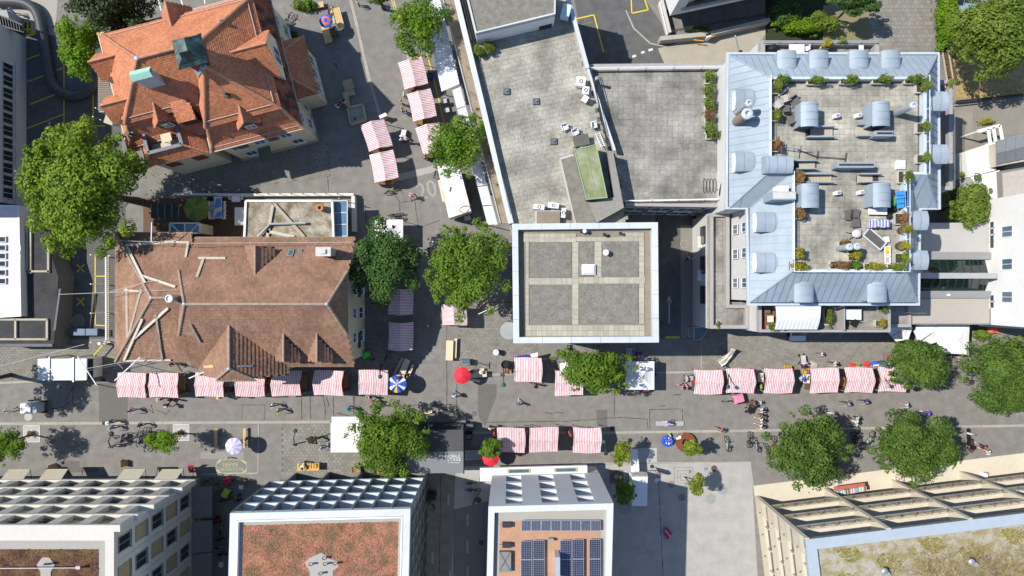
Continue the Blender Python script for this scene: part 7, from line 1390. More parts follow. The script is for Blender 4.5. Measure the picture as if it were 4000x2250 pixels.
dsh=root('satellite_dish','large white dish seen edge on at the grey terrace corner','dish',P(2806,745,7.55));c=P(2808,738,8.2);Mx=Matrix.Rotation(rd(62),3,'Y')@Matrix.Rotation(rd(10),3,'X');mb=MB();pr=[(.02,.0),(.3,.03),(.55,.1),(.72,.2)];vs=[c+Mx@Vector((r_*cos(2*pi*k/20),r_*sin(2*pi*k/20),z_))for r_,z_ in pr for k in range(20)];mb.add(vs,[(i*20+k,i*20+(k+1)%20,i*20+20+(k+1)%20,i*20+20+k)for i in range(3)for k in range(20)]);mb.build('reflector',wpl,dsh);mb=MB();mb.tube([(c.x,c.y,7.5),c],.04,6);mb.bar(c,c+Mx@Vector((0,0,.6)),.03);mb.build('mast',steel_grey,dsh)
hs=root('garden_hose','coiled yellow hose on the grey terrace','hose',P(2826,692,7.55));mb=MB();c=P(2826,692,7.6);mb.tube([c+Vector((cos(i*.4)*(.34+.06*sin(i*.13)),sin(i*.4)*(.34+.05*sin(i*.21)),.02+i*.0016))for i in range(90)],.022,5,caps=False);mb.build('coil',M('hose_yellow',(.6,.48,.1),.5),hs)
chair(2834,715,rd(30),'tipped white plastic chair, upper at the grey terrace corner',wpl,7.52,.5);chair(2828,745,rd(200),'white plastic chair, lower at the grey terrace corner',wpl,7.52,.5)
rk=root('bike_rack','grey tubular rack lying on the grey terrace','rack',P(2775,730,7.55));
for k in range(4):mb=MB();c=P(2752+k*13,725,7.6);mb.tube([c+Vector((.3*cos(a)*.5,.7*sin(a),.02))for a in[i*pi/8 for i in range(17)]],.02,5);mb.build('hoop',dark_metal,rk)
table(2827,412,.75,.75,0,'round dark table behind the terrace hedge',M('slate_top',(.08,.095,.11),.6),7.52);chair(2805,405,rd(90),'dark chair left of the round terrace table',MATS['slate_top'],7.52,.42);chair(2822,436,rd(150),'dark chair below the round terrace table',MATS['slate_top'],7.52,.42);flue(2322,328,7.55,1.6,.13,steel_grey,'thin steel flue by the grey terrace railing')
wick=M('wicker_grey',(.12,.115,.11),.8,.2,8);
for u,v,rz,lb in((3035,410,40,'pale rimmed wicker armchair, lower of the pair'),(3066,385,20,'pale rimmed wicker armchair, upper of the pair')):chair(u,v,rd(rz),lb,M('wicker_pale',(.42,.4,.38),.8,.1,6),13.37,.62,armr=True)
for u,v,rz,lb in((3105,395,215,'large grey cushioned lounge chair near stair head'),(3090,468,25,'grey slatted chair left of the upper stair'),(3112,446,25,'grey slatted chair touching the stair head'),(3070,425,5,'low dark stool beside wicker armchairs')):chair(u,v,rd(rz),lb,wick,13.37,.85 if u==3105 else.62)
o=root('folded_parasol','folded beige parasol lying beside the shrub trough','parasol',P(3058,358,13.4));mb=MB();mb.tube([P(3040,375,13.6),P(3055,360,13.7),P(3072,346,13.6)],[.08,.2,.12],8);mb.build('canopy',M('beige_canvas',(.45,.4,.38),.8),o);mb=MB();mb.tube([P(3036,380,13.55),P(3078,340,13.6)],.03,6);mb.build('pole',steel_grey,o)
for i,(pts,lb)in enumerate(((((3040,555,14.2),(3055,572,14.1),(3112,582,14.1),(3165,582,14.1)),'bare metal antenna frame lying on terrace, left piece'),(((3112,582,13.7),(3190,612,13.6),(3300,620,13.6)),'bare metal antenna frame lying on terrace, right piece'))):
 o=root('antenna_frame',lb,'antenna',P(*pts[0]));mb=MB();mb.tube([P(*p)for p in pts],.035,5);mb.build('boom',steel_grey if i==0 else dark_metal,o);mb=MB()
 for p in pts[1:3]:q=P(*p);mb.tube([q+Vector((.1,.55,.05)),q+Vector((-.05,-.55,0))],.035,5);mb.tube([q,(q.x,q.y,13.36)],.03,5)
 mb.build('crossbars',steel_grey if i==0 else dark_metal,o)
o=root('folding_table','bright blue folded table tennis table on the terrace edge','table',P(3530,778,13.4));pbm=M('table_blue',(.04,.27,.62),.4)
for u0,u1 in((3500,3534),(3536,3546)):mb=MB();mb.hexa([P(*p,14.0)for p in((u0+4,815),(u1+3,810),(u1,743),(u0,748))],[P(*p,14.06)for p in((u0+4,815),(u1+3,810),(u1,743),(u0,748))]);mb.build('leaf_panel',pbm,o)
mb=MB();mb.bar(P(3502,778,14.1),P(3547,773,14.1),.04);mb.bar(P(3504,765,14.08),P(3530,763,14.08),.05);mb.bar(P(3506,797,14.08),P(3532,794,14.08),.05);mb.build('frame',cnavy,o)
for u,v in((3505,755),(3505,806),(3540,752),(3542,803)):mb=MB();q=P(u,v,14);mb.bar((q.x,q.y,13.36),q,.05);mb.build('leg',dark_metal,o)
table(3428,822,1.65,.72,rd(-1),'long white bench box beside the barrel stair head',M('cream_box',(.72,.7,.66),.6),13.37,.5)
for u,v,rz,lb in((3340,835,80,'grey slatted lounger, upper right of three'),(3317,840,85,'grey slatted lounger, left of three'),(3342,868,95,'grey slatted lounger, lower of three')):table(u,v,.85,.75,rd(rz),lb,wick,13.37,.38,'lounger','lounger',plank=7)
tr2=root('towel_rack','drying rack loaded with striped coloured towels','drying rack',P(3430,875,13.4));tcs=[MATS['beige_canvas'],cnavy,crate_m[4],M('towel_black',(.03,.03,.04),.8),M('towel_tan',(.4,.25,.14),.8),cblue,MATS['towel_black'],wpl]
for k in range(20):mb=MB();mb.box(P(3393+k*4.1,874+RN.uniform(-2,2),14.05),(.075,.62+RN.uniform(-.1,.1),.35));mb.build('towel',tcs[(k*5+k//3)%8],tr2)
for u in(3395,3470):mb=MB();q=P(u,874,14);mb.bar((q.x,q.y-.3,13.36),(q.x,q.y-.3,14.2),.03);mb.bar((q.x,q.y+.3,13.36),(q.x,q.y+.3,14.2),.03);mb.build('stand',steel_grey,tr2)
gr=root('folded_stand','folded pale parasol and metal stand on the lower terrace','stand',P(3345,912,13.4));mb=MB();mb.ball(P(3347,913,13.75),.42,10,6,sq=(1,.9,.5));mb.build('cover',M('pale_cover',(.55,.54,.58),.8),gr);mb=MB();mb.tube([P(3305,908,13.5),P(3370,920,13.6)],.03,5);mb.tube([P(3318,935,13.5),P(3368,900,13.7)],.03,5);mb.build('legs',dark_metal,gr)
sl_=root('sun_lounger','grey metal sun lounger with dark slats on the lower terrace','lounger',P(3415,925,13.4));a,b=P(3383,905,13.75),P(3450,962,13.75);d=(b-a).normalized();s_=Vector((-d.y,d.x,0));mb=MB()
for q in(-.42,.42):mb.bar(a+s_*q,b+s_*q,.12,.1)
mb.bar(a-s_*.42,a+s_*.42,.12);mb.bar(b-s_*.42,b+s_*.42,.12);mb.build('frame',M('lounger_alu',(.5,.53,.55),.5),sl_)
for k in range(12):q=lerp(a,b,(k+.7)/12.5);mb=MB();mb.bar(q-s_*.4,q+s_*.4,.12,.04);mb.build('slat',wick,sl_)
for q in(.1,.9):mb=MB();p_=lerp(a,b,q);mb.bar((p_.x,p_.y,13.36),p_,.5,.08);mb.build('leg',dark_metal,sl_)
dc=root('deck_chair','white folding deck chair with yellow seat at the terrace east side','deck chair',P(3462,985,13.4));mb=MB()
for a,b in(((3452,928),(3470,925)),((3456,965),(3458,1030)),((3476,960),(3478,1028)),((3456,1030),(3478,1028)),((3458,1005),(3478,1003)),((3456,965),(3476,960))):mb.bar(P(*a,13.75),P(*b,13.75),.08)
mb.build('frame',wpl,dc)
for pts,m_ in(([(3450,926),(3473,924),(3476,945),(3452,948)],wpl),([(3458,967),(3476,963),(3478,984),(3459,988)],cyel),([(3459,990),(3478,987),(3478,1003),(3459,1005)],M('sand_cloth',(.6,.5,.36),.8)),([(3459,1008),(3478,1006),(3477,1026),(3459,1028)],M('grey_cloth',(.4,.39,.4),.8))):mb=MB();mb.hexa([P(*p,13.68)for p in pts[::-1]],[P(*p,13.72)for p in pts[::-1]]);mb.build('cushion',m_,dc)
for uv in((3458,970),(3476,1024)):mb=MB();q=P(*uv,13.7);mb.bar((q.x,q.y,13.36),q,.04);mb.build('leg',wpl,dc)
o=root('tarp_heap','black tarpaulin heap behind the long white bench','tarpaulin',P(3480,830,13.4));mb=MB();r=random.Random(8);[mb.ball(P(3478+r.uniform(-12,14),830+r.uniform(-20,20),13.5),r.uniform(.2,.35),8,5,sq=(1,1,.8))for _ in range(8)];mb.build('tarp',black,o);mb=MB();mb.bar(P(3465,850,13.5),P(3485,845,13.5),.2,.1);mb.build('board',dark_metal,o)
o=root('garden_sack','green garden sack beside the blue table','sack',P(3492,785,13.4));mb=MB();mb.ball(P(3492,790,13.7),.3,8,6,sq=(.7,1.3,1));mb.build('sack',crate_m[5],o);mb=MB();mb.tube([P(3489,760,13.5),P(3495,780,13.9)],.03,5);mb.build('handle',M('lime_plastic',(.5,.6,.2),.6),o)
table(3112,190,1.45,.8,0,'white oval table on the north balcony',wpl,7.85);chair(3147,188,rd(90),'white chair right of north balcony table',wpl,7.85,.5);o=root('covered_grill','black covered grill on the north balcony','grill',P(3020,192,7.85));mb=MB();mb.ball(P(3020,190,8.4),.5,10,6,sq=(1.1,.8,.9));mb.build('cover',black,o);mb=MB();[mb.bar(P(3020+a,190,7.85),P(3020+a,190,8.2),.05)for a in(-12,12)];mb.build('legs',dark_metal,o)
table(3364,186,.45,.45,0,'small pale round table on the north balcony',M('pale_blue_top',(.6,.7,.74),.5),7.85);table(3331,1228,1.6,1.0,0,'pale glass table on the south balcony',M('mint_glass',(.62,.74,.73),.2),8.32);chair(3300,1261,rd(180),'black chair at glass table, left of two',black,8.32,.6);chair(3335,1262,rd(150),'black chair at glass table, right of two',black,8.32,.6)
table(3009,1246,.6,.6,0,'cream stool table on the red tiled balcony',M('cream_top',(.68,.58,.46),.7),8.33,.45);chair(2998,1212,rd(180),'dark armchair in the red tiled balcony corner',wick,8.33,.55)
chair(3870,1288,rd(20),'orange folding chair under the white house, left of two',cora,0,.6);chair(3892,1290,rd(-10),'orange folding chair under the white house, right of two',cora,0,.6)
# --- stage, vehicles, lamps, bicycles
stg=root('mobile_stage','dark grey mobile stage with white lettering on its sloping roof','stage',P(1700,1760));zs1=4.3
rd1=M('stage_roof_dark',(.07,.07,.072),.7,.08,2,big=.08);rd2=M('stage_roof_grey',(.20,.21,.225),.6,.05,2,big=.05)
mb=MB();q=[(1580,1764),(1810,1762),(1810,1678),(1580,1682)];mb.hexa([P(*p,zs1)for p in q],[P(*p,zs1+.12)for p in q]);mb.build('roof_flap',rd1,stg)
mb=MB();a0,a1=P(1580,1765,zs1+.1),P(1810,1763,zs1+.1);b0,b1=P(1585,1850,3.6),P(1810,1847,3.6);mb.hexa([b0-Vector((0,0,.1)),b1-Vector((0,0,.1)),a1-Vector((0,0,.1)),a0-Vector((0,0,.1))],[b0,b1,a1,a0]);flap=mb.build('sloping_flap',rd2,stg)
nrm=(b1-b0).cross(a0-b0).normalized();yd=(a0-b0).normalized()
for s,u,v,sz in(('MOBILE',1768,1781,.46),('STAGE',1775,1794,.46),('mobilestage.ch',1774,1805,.2)):
 t=(1850-v)/85;p=P(u,v,lerp(3.6,zs1+.1,t))+nrm*.07;o=text('lettering',s,0,0,sz,0,white_metal,None,0,parent=stg,kind=None);o.location=p-WL[stg]
 o.rotation_euler=(atan2(yd.z,yd.y),0,0);WL[o]=WL[stg]
mb=MB();mb.prism(pxp([(1560,1655),(1806,1655),(1806,1840),(1560,1840)],1.1),.9,1.1);mb.build('deck',M('stage_deck',(.05,.05,.052),.7),stg)
mb=MB();mb.prism(pxp([(1560,1657),(1804,1657),(1804,1838),(1560,1838)],1.1),.05,.9);mb.build('skirt',black,stg)
for u,v in((1590,1685),(1800,1685),(1590,1835),(1800,1835)):mb=MB();p=P(u,v,4);mb.bar((p.x,p.y,1.0),(p.x,p.y,zs1 if v<1700 else 3.55),.16);mb.build('mast',steel_grey,stg)
mb=MB();mb.bar(P(1812,1672,4.2),P(1812,1850,3.6),.1,.2);mb.build('edge_truss',black,stg)
for u,v,w,d,h,lb in((1835,1664,.8,.6,1.1,'black loudspeaker box right of the mobile stage, upper'),(1831,1706,.65,.65,1.3,'black equipment case right of the mobile stage, middle'),(1914,1720,.5,.5,.8,'small grey equipment case left of the stalls')):
 c=P(u,v,h);o=root('equipment_case',lb,'equipment case',(c.x,c.y,0));mb=MB();mb.box((c.x,c.y,h/2+.08),(w,d,h-.1));mb.build('box',black if u<1900 else steel_grey,o);mb=MB();mb.box((c.x,c.y,h+.05),(w*.85,d*.6,.04));mb.build('lid',M('case_blue',(.09,.12,.15),.5),o)
 for sx in(-1,1):mb=MB();mb.box((c.x+sx*w*.35,c.y,.05),(.1,d*.8,.1));mb.build('castor',dark_metal,o)
rp=root('stage_steps','grey metal steps lying at the side of mobile stage','steps',P(1845,1778));mb=MB()
for v in(1762,1796):mb.bar(P(1816,v,1.05),P(1880,v-4,.2),.08,.12)
mb.build('rail',steel_grey,rp)
for i in range(7):mb=MB();t=(i+.5)/7;a=lerp(P(1816,1762,1.05),P(1880,1758,.2),t);b=lerp(P(1816,1796,1.05),P(1880,1792,.2),t);mb.bar(a,b,.2,.05);mb.build('tread',M('tread_grey',(.3,.33,.36),.6),rp)
def trailer(c4,z,label,name='food_trailer',cat='trailer',extra=True):
 p=[P(u,v,z)for u,v in c4];c=sum(p,Vector((0,0,0)))/4;o=root(name,label,cat,(c.x,c.y,0));q=[lerp(x,Vector((c.x,c.y,z)),.015)for x in p]
 mb=MB();mb.prism([x.xy for x in q],.5,z-.05);mb.build('body',white_metal,o);mb=MB();mb.prism([x.xy for x in p],z-.05,z);rf=mb.build('roof',M('trailer_roof',(.72,.73,.73),.5,.05,2,big=.06),o)
 if extra:
  for k in range(1,5):mb=MB();mb.bar(lerp(p[0],p[3],k/5)+Vector((0,0,.02)),lerp(p[1],p[2],k/5)+Vector((0,0,.02)),.03,.03);mb.build('roof_joint',M('joint_dark',(.3,.3,.3),.7),rf)
 d=(p[3]-p[0]).normalized()
 for s in(.4,.55):
  for e in(0,1):mb=MB();w=lerp(p[0]if not e else p[1],p[3]if not e else p[2],s);w=lerp(w,lerp(p[1]if not e else p[0],p[2]if not e else p[3],s),.06);t=(p[1]-p[0]).normalized();mb.tube([Vector((w.x,w.y,.35))-t*.1,Vector((w.x,w.y,.35))+t*.1],.34,16);mb.build('wheel',black,o)
 return o,p
ft_,pp=trailer([(1706,641),(1796,656),(1840,824),(1753,852)],2.8,'white food trailer with scuffed roof under the maple')
mb=MB();a,b=lerp(pp[0],pp[3],.3),lerp(pp[0],pp[3],.7);n=(pp[0]-pp[1]).normalized();mb.hexa([a,b,b+n*.3-Vector((0,0,.3)),a+n*.3-Vector((0,0,.3))],[x+Vector((0,0,.05))for x in(a,b,b+n*.3-Vector((0,0,.3)),a+n*.3-Vector((0,0,.3)))]);mb.build('serving_flap',wood_pale,ft_)
mb=MB();c=P(1744,735,2.9);mb.box(c,(.7,.5,.25),rd(-15));mb.build('roof_vent',white_metal,ft_)
cb_=root('cable_coil','loose reddish cable loops on the food trailer roof','cable',P(1815,815,2.8));mb=MB();c=P(1815,815,2.84);mb.tube([c+Vector((cos(i*.45)*.5*(1+.3*sin(i*.9)),sin(i*.45)*.35*(1+.4*cos(i*.5)),.02))for i in range(60)],.015,4);mb.build('loops',M('cable_red',(.5,.25,.18),.6),cb_)
o=root('trailer_hitch_box','grey hitch box behind the food trailer','box',P(1826,852));mb=MB();mb.box(P(1826,852,.9),(.65,.45,.5),.2);mb.build('box',steel_grey,o);mb=MB();mb.bar(P(1826,848,.5),P(1815,825,.5),.08);mb.bar(P(1826,852,.0),P(1826,852,.7),.08);mb.build('drawbar',dark_metal,o)
wt_,_=trailer([(2470,1862),(2530,1862),(2528,1977),(2469,1976)],2.5,'white box trailer standing in the plaza shade',extra=False)
fl_=root('trailer_ramp_panel','long white panel leaning toward the trailer from the pavement','panel',P(2478,1800));mb=MB();q=[(2463,1755),(2490,1754),(2497,1845),(2466,1845)];mb.hexa([P(u,v,1.5)for u,v in q[::-1]],[P(u,v,1.56)for u,v in q[::-1]]);mb.build('panel',white_metal,fl_);mb=MB();[mb.bar((P(u,v,1.5).x,P(u,v,1.5).y,0),P(u,v,1.5),.06)for u,v in((2468,1762),(2488,1761),(2493,1838))];mb.build('legs',steel_grey,fl_)
mb=MB();q=[P(2462,1846,2.3),P(2524,1846,2.3),P(2530,1864,2.5),P(2470,1864,2.5)];mb.bar(q[0],q[1],.08);mb.bar(q[0],q[3],.08);mb.bar(q[1],q[2],.08);mb.build('open_frame',steel_grey,wt_)
vn=root('white_van','white delivery van nose showing below the south balcony','van',P(3120,1300));vm=M('van_white',(.72,.74,.76),.35,.03)
c=P(3121,1275,1.0);mb=MB()
def vbox(y0,y1,z0,z1,w0,w1=None):w1=w1 or w0;mb.hexa([(c.x-w0,y0,z0),(c.x+w0,y0,z0),(c.x+w1,y1,z0),(c.x-w1,y1,z0)],[(c.x-w0*.95,y0,z1),(c.x+w0*.95,y0,z1),(c.x+w1*.95,y1,z1),(c.x-w1*.95,y1,z1)])
vbox(-4.6,0.2,.35,1.9,.82);vbox(-5.6,-4.6,.35,1.0,.74,.82);mb.build('body',vm,vn);mb=MB();mb.hexa([(c.x-.72,-5.05,1.02),(c.x+.72,-5.05,1.02),(c.x+.76,-4.62,1.05),(c.x-.76,-4.62,1.05)],[(c.x-.72,-5.03,1.05),(c.x+.72,-5.03,1.05),(c.x+.7,-4.5,1.8),(c.x-.7,-4.5,1.8)]);mb.build('windscreen',glass_blue,vn)
for x in(-.78,.78):
 for y in(-4.9,-1.2):mb=MB();mb.tube([(c.x+x-.1,y,.33),(c.x+x+.1,y,.33)],.33,14);mb.build('wheel',black,vn)
 mb=MB();mb.box((c.x+x*.75,-5.58,.75),(.3,.1,.16));mb.build('headlight',glass_blue,vn);mb=MB();mb.box((c.x+x*1.18,-4.5,1.15),(.16,.1,.22));mb.build('mirror',black,vn)
ct=root('delivery_cart','small white covered delivery cart at the left end of the street','cart',P(112,1596));c=P(100,1595,1.5);mb=MB();mb.hexa([(c.x-.6,c.y-.55,.4),(c.x+.6,c.y-.6,.4),(c.x+.6,c.y+.6,.4),(c.x-.6,c.y+.55,.4)],[(c.x-.5,c.y-.5,1.6),(c.x+.55,c.y-.55,1.6),(c.x+.55,c.y+.55,1.6),(c.x-.5,c.y+.5,1.6)]);mb.build('box',white_metal,ct)
c2=P(138,1594,1.2);mb=MB();mb.hexa([(c2.x-.35,c2.y-.58,.4),(c2.x+.4,c2.y-.5,.4),(c2.x+.4,c2.y+.5,.4),(c2.x-.35,c2.y+.58,.4)],[(c2.x-.35,c2.y-.55,1.5),(c2.x+.2,c2.y-.45,1.3),(c2.x+.2,c2.y+.45,1.3),(c2.x-.35,c2.y+.55,1.5)]);mb.build('cab',M('cab_grey',(.5,.55,.56),.4),ct)
for x,y in((-.3,-.6),(-.3,.6),(1.1,-.55),(1.1,.55)):mb=MB();mb.tube([(c.x+x,c.y+y-.06,.28),(c.x+x,c.y+y+.06,.28)],.28,14);mb.build('wheel',black,ct)
for u,v,lb,m_ in((3730,12,'silver parked car roof at the top edge by the hedge',M('car_silver',(.5,.52,.53),.3,.03,metal=.5)),(3785,2,'blue grey parked car at the top edge beside the big tree',M('car_blue',(.35,.45,.55),.3,.03,metal=.4))):
 c=P(u,v-35,.8);o=root('parked_car',lb,'car',(c.x,c.y,0));mb=MB();prof=[(-2.1,.35),(-2.1,.85),(-1.3,.95),(-.7,1.42),(.8,1.45),(1.5,.98),(2.1,.88),(2.1,.35)]
 n=len(prof);mb.add([(c.x+x*(.86 if z<1.2 else.68),c.y+y,z)for x in(-1,1)for y,z in prof],[tuple(range(n)),tuple(reversed(range(n,2*n)))]+[(i,n+i,n+(i+1)%n,(i+1)%n)for i in range(n)]);mb.build('body',m_,o);mb=MB();mb.hexa([(c.x-.7,c.y-1.25,.99),(c.x+.7,c.y-1.25,.99),(c.x+.62,c.y-.74,1.4),(c.x-.62,c.y-.74,1.4)],[(c.x-.7,c.y-1.27,1.02),(c.x+.7,c.y-1.27,1.02),(c.x+.62,c.y-.74,1.44),(c.x-.62,c.y-.74,1.44)]);mb.build('windscreen',glass_dark,o)
 for x in(-.8,.8):
  for y in(-1.35,1.35):mb=MB();mb.tube([(c.x+x-.1,c.y+y,.32),(c.x+x+.1,c.y+y,.32)],.32,14);mb.build('wheel',black,o)
  mb=MB();mb.box((c.x+x*.75,c.y-2.1,.7),(.3,.06,.14));mb.build('headlight',white_metal,o)
tb_=root('inflatable_tube','huge grey inflatable tube curving through the parking yard','inflatable',P(200,300));pts=[(-20,8),(40,6),(95,12),(135,35),(155,75),(165,130),(172,180),(182,235),(190,285),(205,330),(238,362),(285,376),(330,366),(362,335),(378,295),(382,260)]
def smooth(pts,k=4):
 out=[]
 for i in range(len(pts)-1):
  p0,p1,p2,p3=[Vector(pts[max(0,min(len(pts)-1,j))])for j in(i-1,i,i+1,i+2)]
  for s in range(k):t=s/k;out.append(.5*((2*p1)+(p2-p0)*t+(2*p0-5*p1+4*p2-p3)*t*t+(3*p1-p0-3*p2+p3)*t**3))
 return out+[Vector(pts[-1])]
mb=MB();sp=smooth(pts);mb.tube([P(p.x,p.y,.55)for p in sp],.53,16);mb.build('tube',M('grey_pvc',(.055,.06,.066),.5,.06,2),tb_,smooth=True);mb=MB()
for i in range(3,len(sp)-1,4):d=(P(sp[i+1].x,sp[i+1].y,.55)-P(sp[i].x,sp[i].y,.55)).normalized()*.025;c=P(sp[i].x,sp[i].y,.55);mb.tube([c-d,c+d],.545,16,caps=False)
mb.build('seam',M('pvc_seam',(.1,.105,.11),.5),tb_,kind='stuff')
lamp_g=M('lamp_green',(.02,.085,.065),.4,.1)
def lamp(b,t,zt_,lb,gm=None,r=.22):
 B_,T_=P(*b),P(*t,zt_);o=root('street_lamp',lb,'street lamp',B_);mb=MB();mid=B_+Vector((0,0,zt_*.9));mb.tube([B_,lerp(B_,T_,.5)+Vector((0,0,.5)),T_],[.07,.055,.04],8);mb.build('pole',gm or lamp_g,o);mb=MB();mb.ball(T_+Vector((0,0,.05)),r,14,8,sq=(1,1,.75));mb.build('globe',gm or lamp_g,o);mb=MB();mb.cyl(B_,.14,.25,10);mb.build('foot',dark_metal,o)
lamp((1966,1426),(1968,1503),4.4,'green leaning lamp by the drain south of the tower');lamp((2363,1772),(2360,1726),4.4,'green leaning lamp right of the third southern stall');lamp((1151,1736),(1154,1682),4.4,'dark green leaning lamp on the sett corner');lamp((2836,1424),(2844,1511),4.4,'green leaning lamp over the second eastern stall');lamp((1490,1425),(1485,1471),4.4,'green leaning lamp over the seventh western stall')
lamp((3425,1440),(3466,1507),4.4,'grey leaning lamp over the last eastern stall',M('lamp_grey',(.35,.36,.36),.5));lamp((238,1470),(233,1511),4.4,'dark leaning lamp below the white shed',dark_metal,.26);lamp((432,1745),(436,1694),4.0,'dark leaning lamp at the bicycle rack',dark_metal,.26);lamp((2455,1770),(2458,1718),3.0,'dark low lamp beside the sapling',dark_metal,.18);lamp((862,2170),(864,2205),3.2,'grey lamp in the bicycle alley',M('lamp_pale',(.3,.36,.38),.5),.3)
o=root('glass_shelter','curved glass shelter frame at the lane mouth','shelter',P(2735,1300));mb=MB();z=2.6;mb.tube([P(2711,1278,z),P(2760,1277,z),P(2757,1300,z),P(2745,1318,z),P(2726,1328,z),P(2711,1328,z),P(2711,1278,z)],.035,6);mb.build('rim',M('rim_pale',(.4,.46,.5),.5),o)
mb=MB();mb.prism(pxp([(2711,1278),(2760,1277),(2757,1300),(2745,1318),(2726,1328),(2711,1328)],z),z-.03,z);mb.build('glass',Mglass('shelter_glass',(.06,.09,.11),.1),o);mb=MB();[mb.bar((P(u,v,z).x,P(u,v,z).y,0),P(u,v,z),.07)for u,v in((2711,1280),(2713,1326))];mb.bar(P(2690,1283,1),P(2691,1318,1),.06);mb.build('post',steel_grey,o)
def flag(u,v,du,dv,mat,lb,txt=None,z=2.4):
 b=P(u,v);o=root('beach_flag',lb,'flag',b);mb=MB();mb.tube([b,b+Vector((0,0,z))],.025,6);mb.build('pole',steel_grey,o);mb=MB();d=Vector((du,dv,0)).normalized();s=Vector((-d.y,d.x,0))*.02;n=8
 pr=[(0,.5),(.55,.55),(.7,1.2),(.65,2.0),(.35,z+.1),(0,z)];q=[b+d*x+Vector((0,0,zz_))for x,zz_ in pr];k=len(q);mb.add([x-s for x in q]+[x+s for x in q],[tuple(range(k)),tuple(reversed(range(k,2*k)))]+[(i,k+i,k+(i+1)%k,(i+1)%k)for i in range(k)]);mb.build('cloth',mat,o);mb=MB();mb.cyl(b,.2,.1,12);mb.build('base',dark_metal,o)
flag(2546,1822,.6,-.9,M('wine_red',(.30,.02,.05),.7),'dark red feather flag at the plaza corner');
o=root('ice_cream_sign','red banner sign leaning by the eastmost beige awning','sign',P(744,1830));mb=MB();q=[(732,1818),(757,1818),(755,1845),(738,1848)];mb.hexa([P(*q[3],.2),P(*q[2],.2),P(*q[1],1.3),P(*q[0],1.3)],[P(*q[3],.25),P(*q[2],.25),P(*q[1],1.35),P(*q[0],1.35)]);mb.build('panel',M('banner_red',(.55,.02,.06),.6),o);tx=text('lettering','ice',0,0,.42,0,white_metal,None,0,parent=o,kind=None);tx.location=P(744,1830,.85)+Vector((0,0,.12))-WL[o]
o=root('red_board','crimson board with white lettering lying on the plaza','sign',P(2606,2082));q=[(2590,2078),(2603,2058),(2625,2086),(2607,2108)];mb=MB();mb.hexa([P(*p,.05)for p in q[::-1]],[P(*p,.35)for p in q[::-1]]);mb.build('panel',M('crimson',(.36,.02,.08),.6),o);tx=text('lettering','spendi',0,0,.34,rd(-52),white_metal,None,0,parent=o,kind=None);tx.location=P(2609,2083,.37)-WL[o]
o=root('paper_board','pale blue paper board near the trailer on plaza','sign',P(2567,1878));mb=MB();q=[(2553,1877),(2565,1865),(2580,1872),(2565,1888)];mb.hexa([P(*p,.1)for p in q[::-1]],[P(*p,.14)for p in q[::-1]]);mb.build('panel',M('paper_blue',(.5,.62,.72),.8,.2,3),o);mb=MB();mb.bar(P(2556,1876,.0),P(2576,1873,.1),.05);mb.build('foot',dark_metal,o)
def aboard(u,v,rz,lb,m_):
 c=P(u,v);o=root('sandwich_board',lb,'sign',c);Mz=Matrix.Rotation(rz,3,'Z')
 for s in(-1,1):mb=MB();mb.hexa([c+Mz@Vector((s*.28,-.32,0)),c+Mz@Vector((s*.28,.32,0)),c+Mz@Vector((s*.31,.32,0)),c+Mz@Vector((s*.31,-.32,0))],[c+Mz@Vector((s*.02,-.32,1.0)),c+Mz@Vector((s*.02,.32,1.0)),c+Mz@Vector((s*.05,.32,1.0)),c+Mz@Vector((s*.05,-.32,1.0))]);mb.build('panel',m_ if s<0 else wood_light,o)
aboard(490,1806,0,'wooden framed sandwich board before the niche building',M('menu_red',(.35,.2,.1),.7,.5,6));aboard(212,1822,.3,'white notice board between beige awnings',wpl);aboard(1210,1717,rd(20),'grey notice board leaning on the lamp shadow',M('poster_grey',(.35,.35,.4),.7,.3,4));aboard(2222,1688,rd(30),'red and white notice board left of third southern stall',M('poster_red',(.5,.1,.12),.7,.4,5));aboard(3834,1852,0,'white shop board in front of the balcony building',wpl)
o=root('barrel_table','white round barrel table on the setts','barrel',P(1938,1373));c=P(1938,1373);mb=MB();mb.lathe([(.24,0),(.28,.5),(.25,.98)],18,c);mb.build('barrel',dark_metal,o);mb=MB();mb.lathe([(.25,.97),(.31,.97),(.31,1.02),(0,1.03)],20,c);mb.build('lid',wpl,o)
o=root('waste_bin','large dark cylindrical bin beside the leaning lamp','bin',P(1972,1420));c=P(1972,1420);mb=MB();mb.lathe([(.38,0),(.4,1.1),(.36,1.12),(.36,.9),(0,.9)],18,c);mb.build('drum',black,o);mb=MB();mb.lathe([(.41,1.08),(.43,1.1),(.41,1.14)],18,c);mb.build('rim',steel_grey,o)
o=root('display_case','grey framed display case on the setts above the red parasol','display case',P(1820,1413));mb=MB();mb.box(P(1820,1413,.5),(.95,.55,1.0));mb.build('case',M('case_grey',(.2,.2,.18),.6),o);mb=MB();mb.box(P(1820,1413,1.0)+Vector((0,0,.03)),(.8,.42,.04));mb.build('glass',glass_blue,o)
o=root('signpost','dark T shaped post on the setts between display case and bin','post',P(1895,1430));b=P(1862,1416);mb=MB();mb.bar(b,b+Vector((0,0,1.9)),.07);mb.build('post',dark_metal,o);mb=MB();mb.bar(b+Vector((0,-.35,1.85)),b+Vector((0,.35,1.85)),.08);mb.build('crossbar',dark_metal,o)
o=root('yard_bench','two blue grey container lids standing in parking yard shade','container',P(335,1297));
for u in(310,358):mb=MB();mb.box(P(u,1297,.6),(1.15,.65,1.1));mb.build('bin',M('bin_blue',(.08,.12,.18),.5),o);mb=MB();mb.box(P(u,1297,1.18),(1.2,.7,.08));mb.build('lid',M('bin_lid',(.10,.15,.22),.5),o)
o=root('timber_lounger','slatted timber double lounger in villa shade','lounger',P(1365,340));tl_m=M('lounger_timber',(.45,.38,.24),.8,.12)
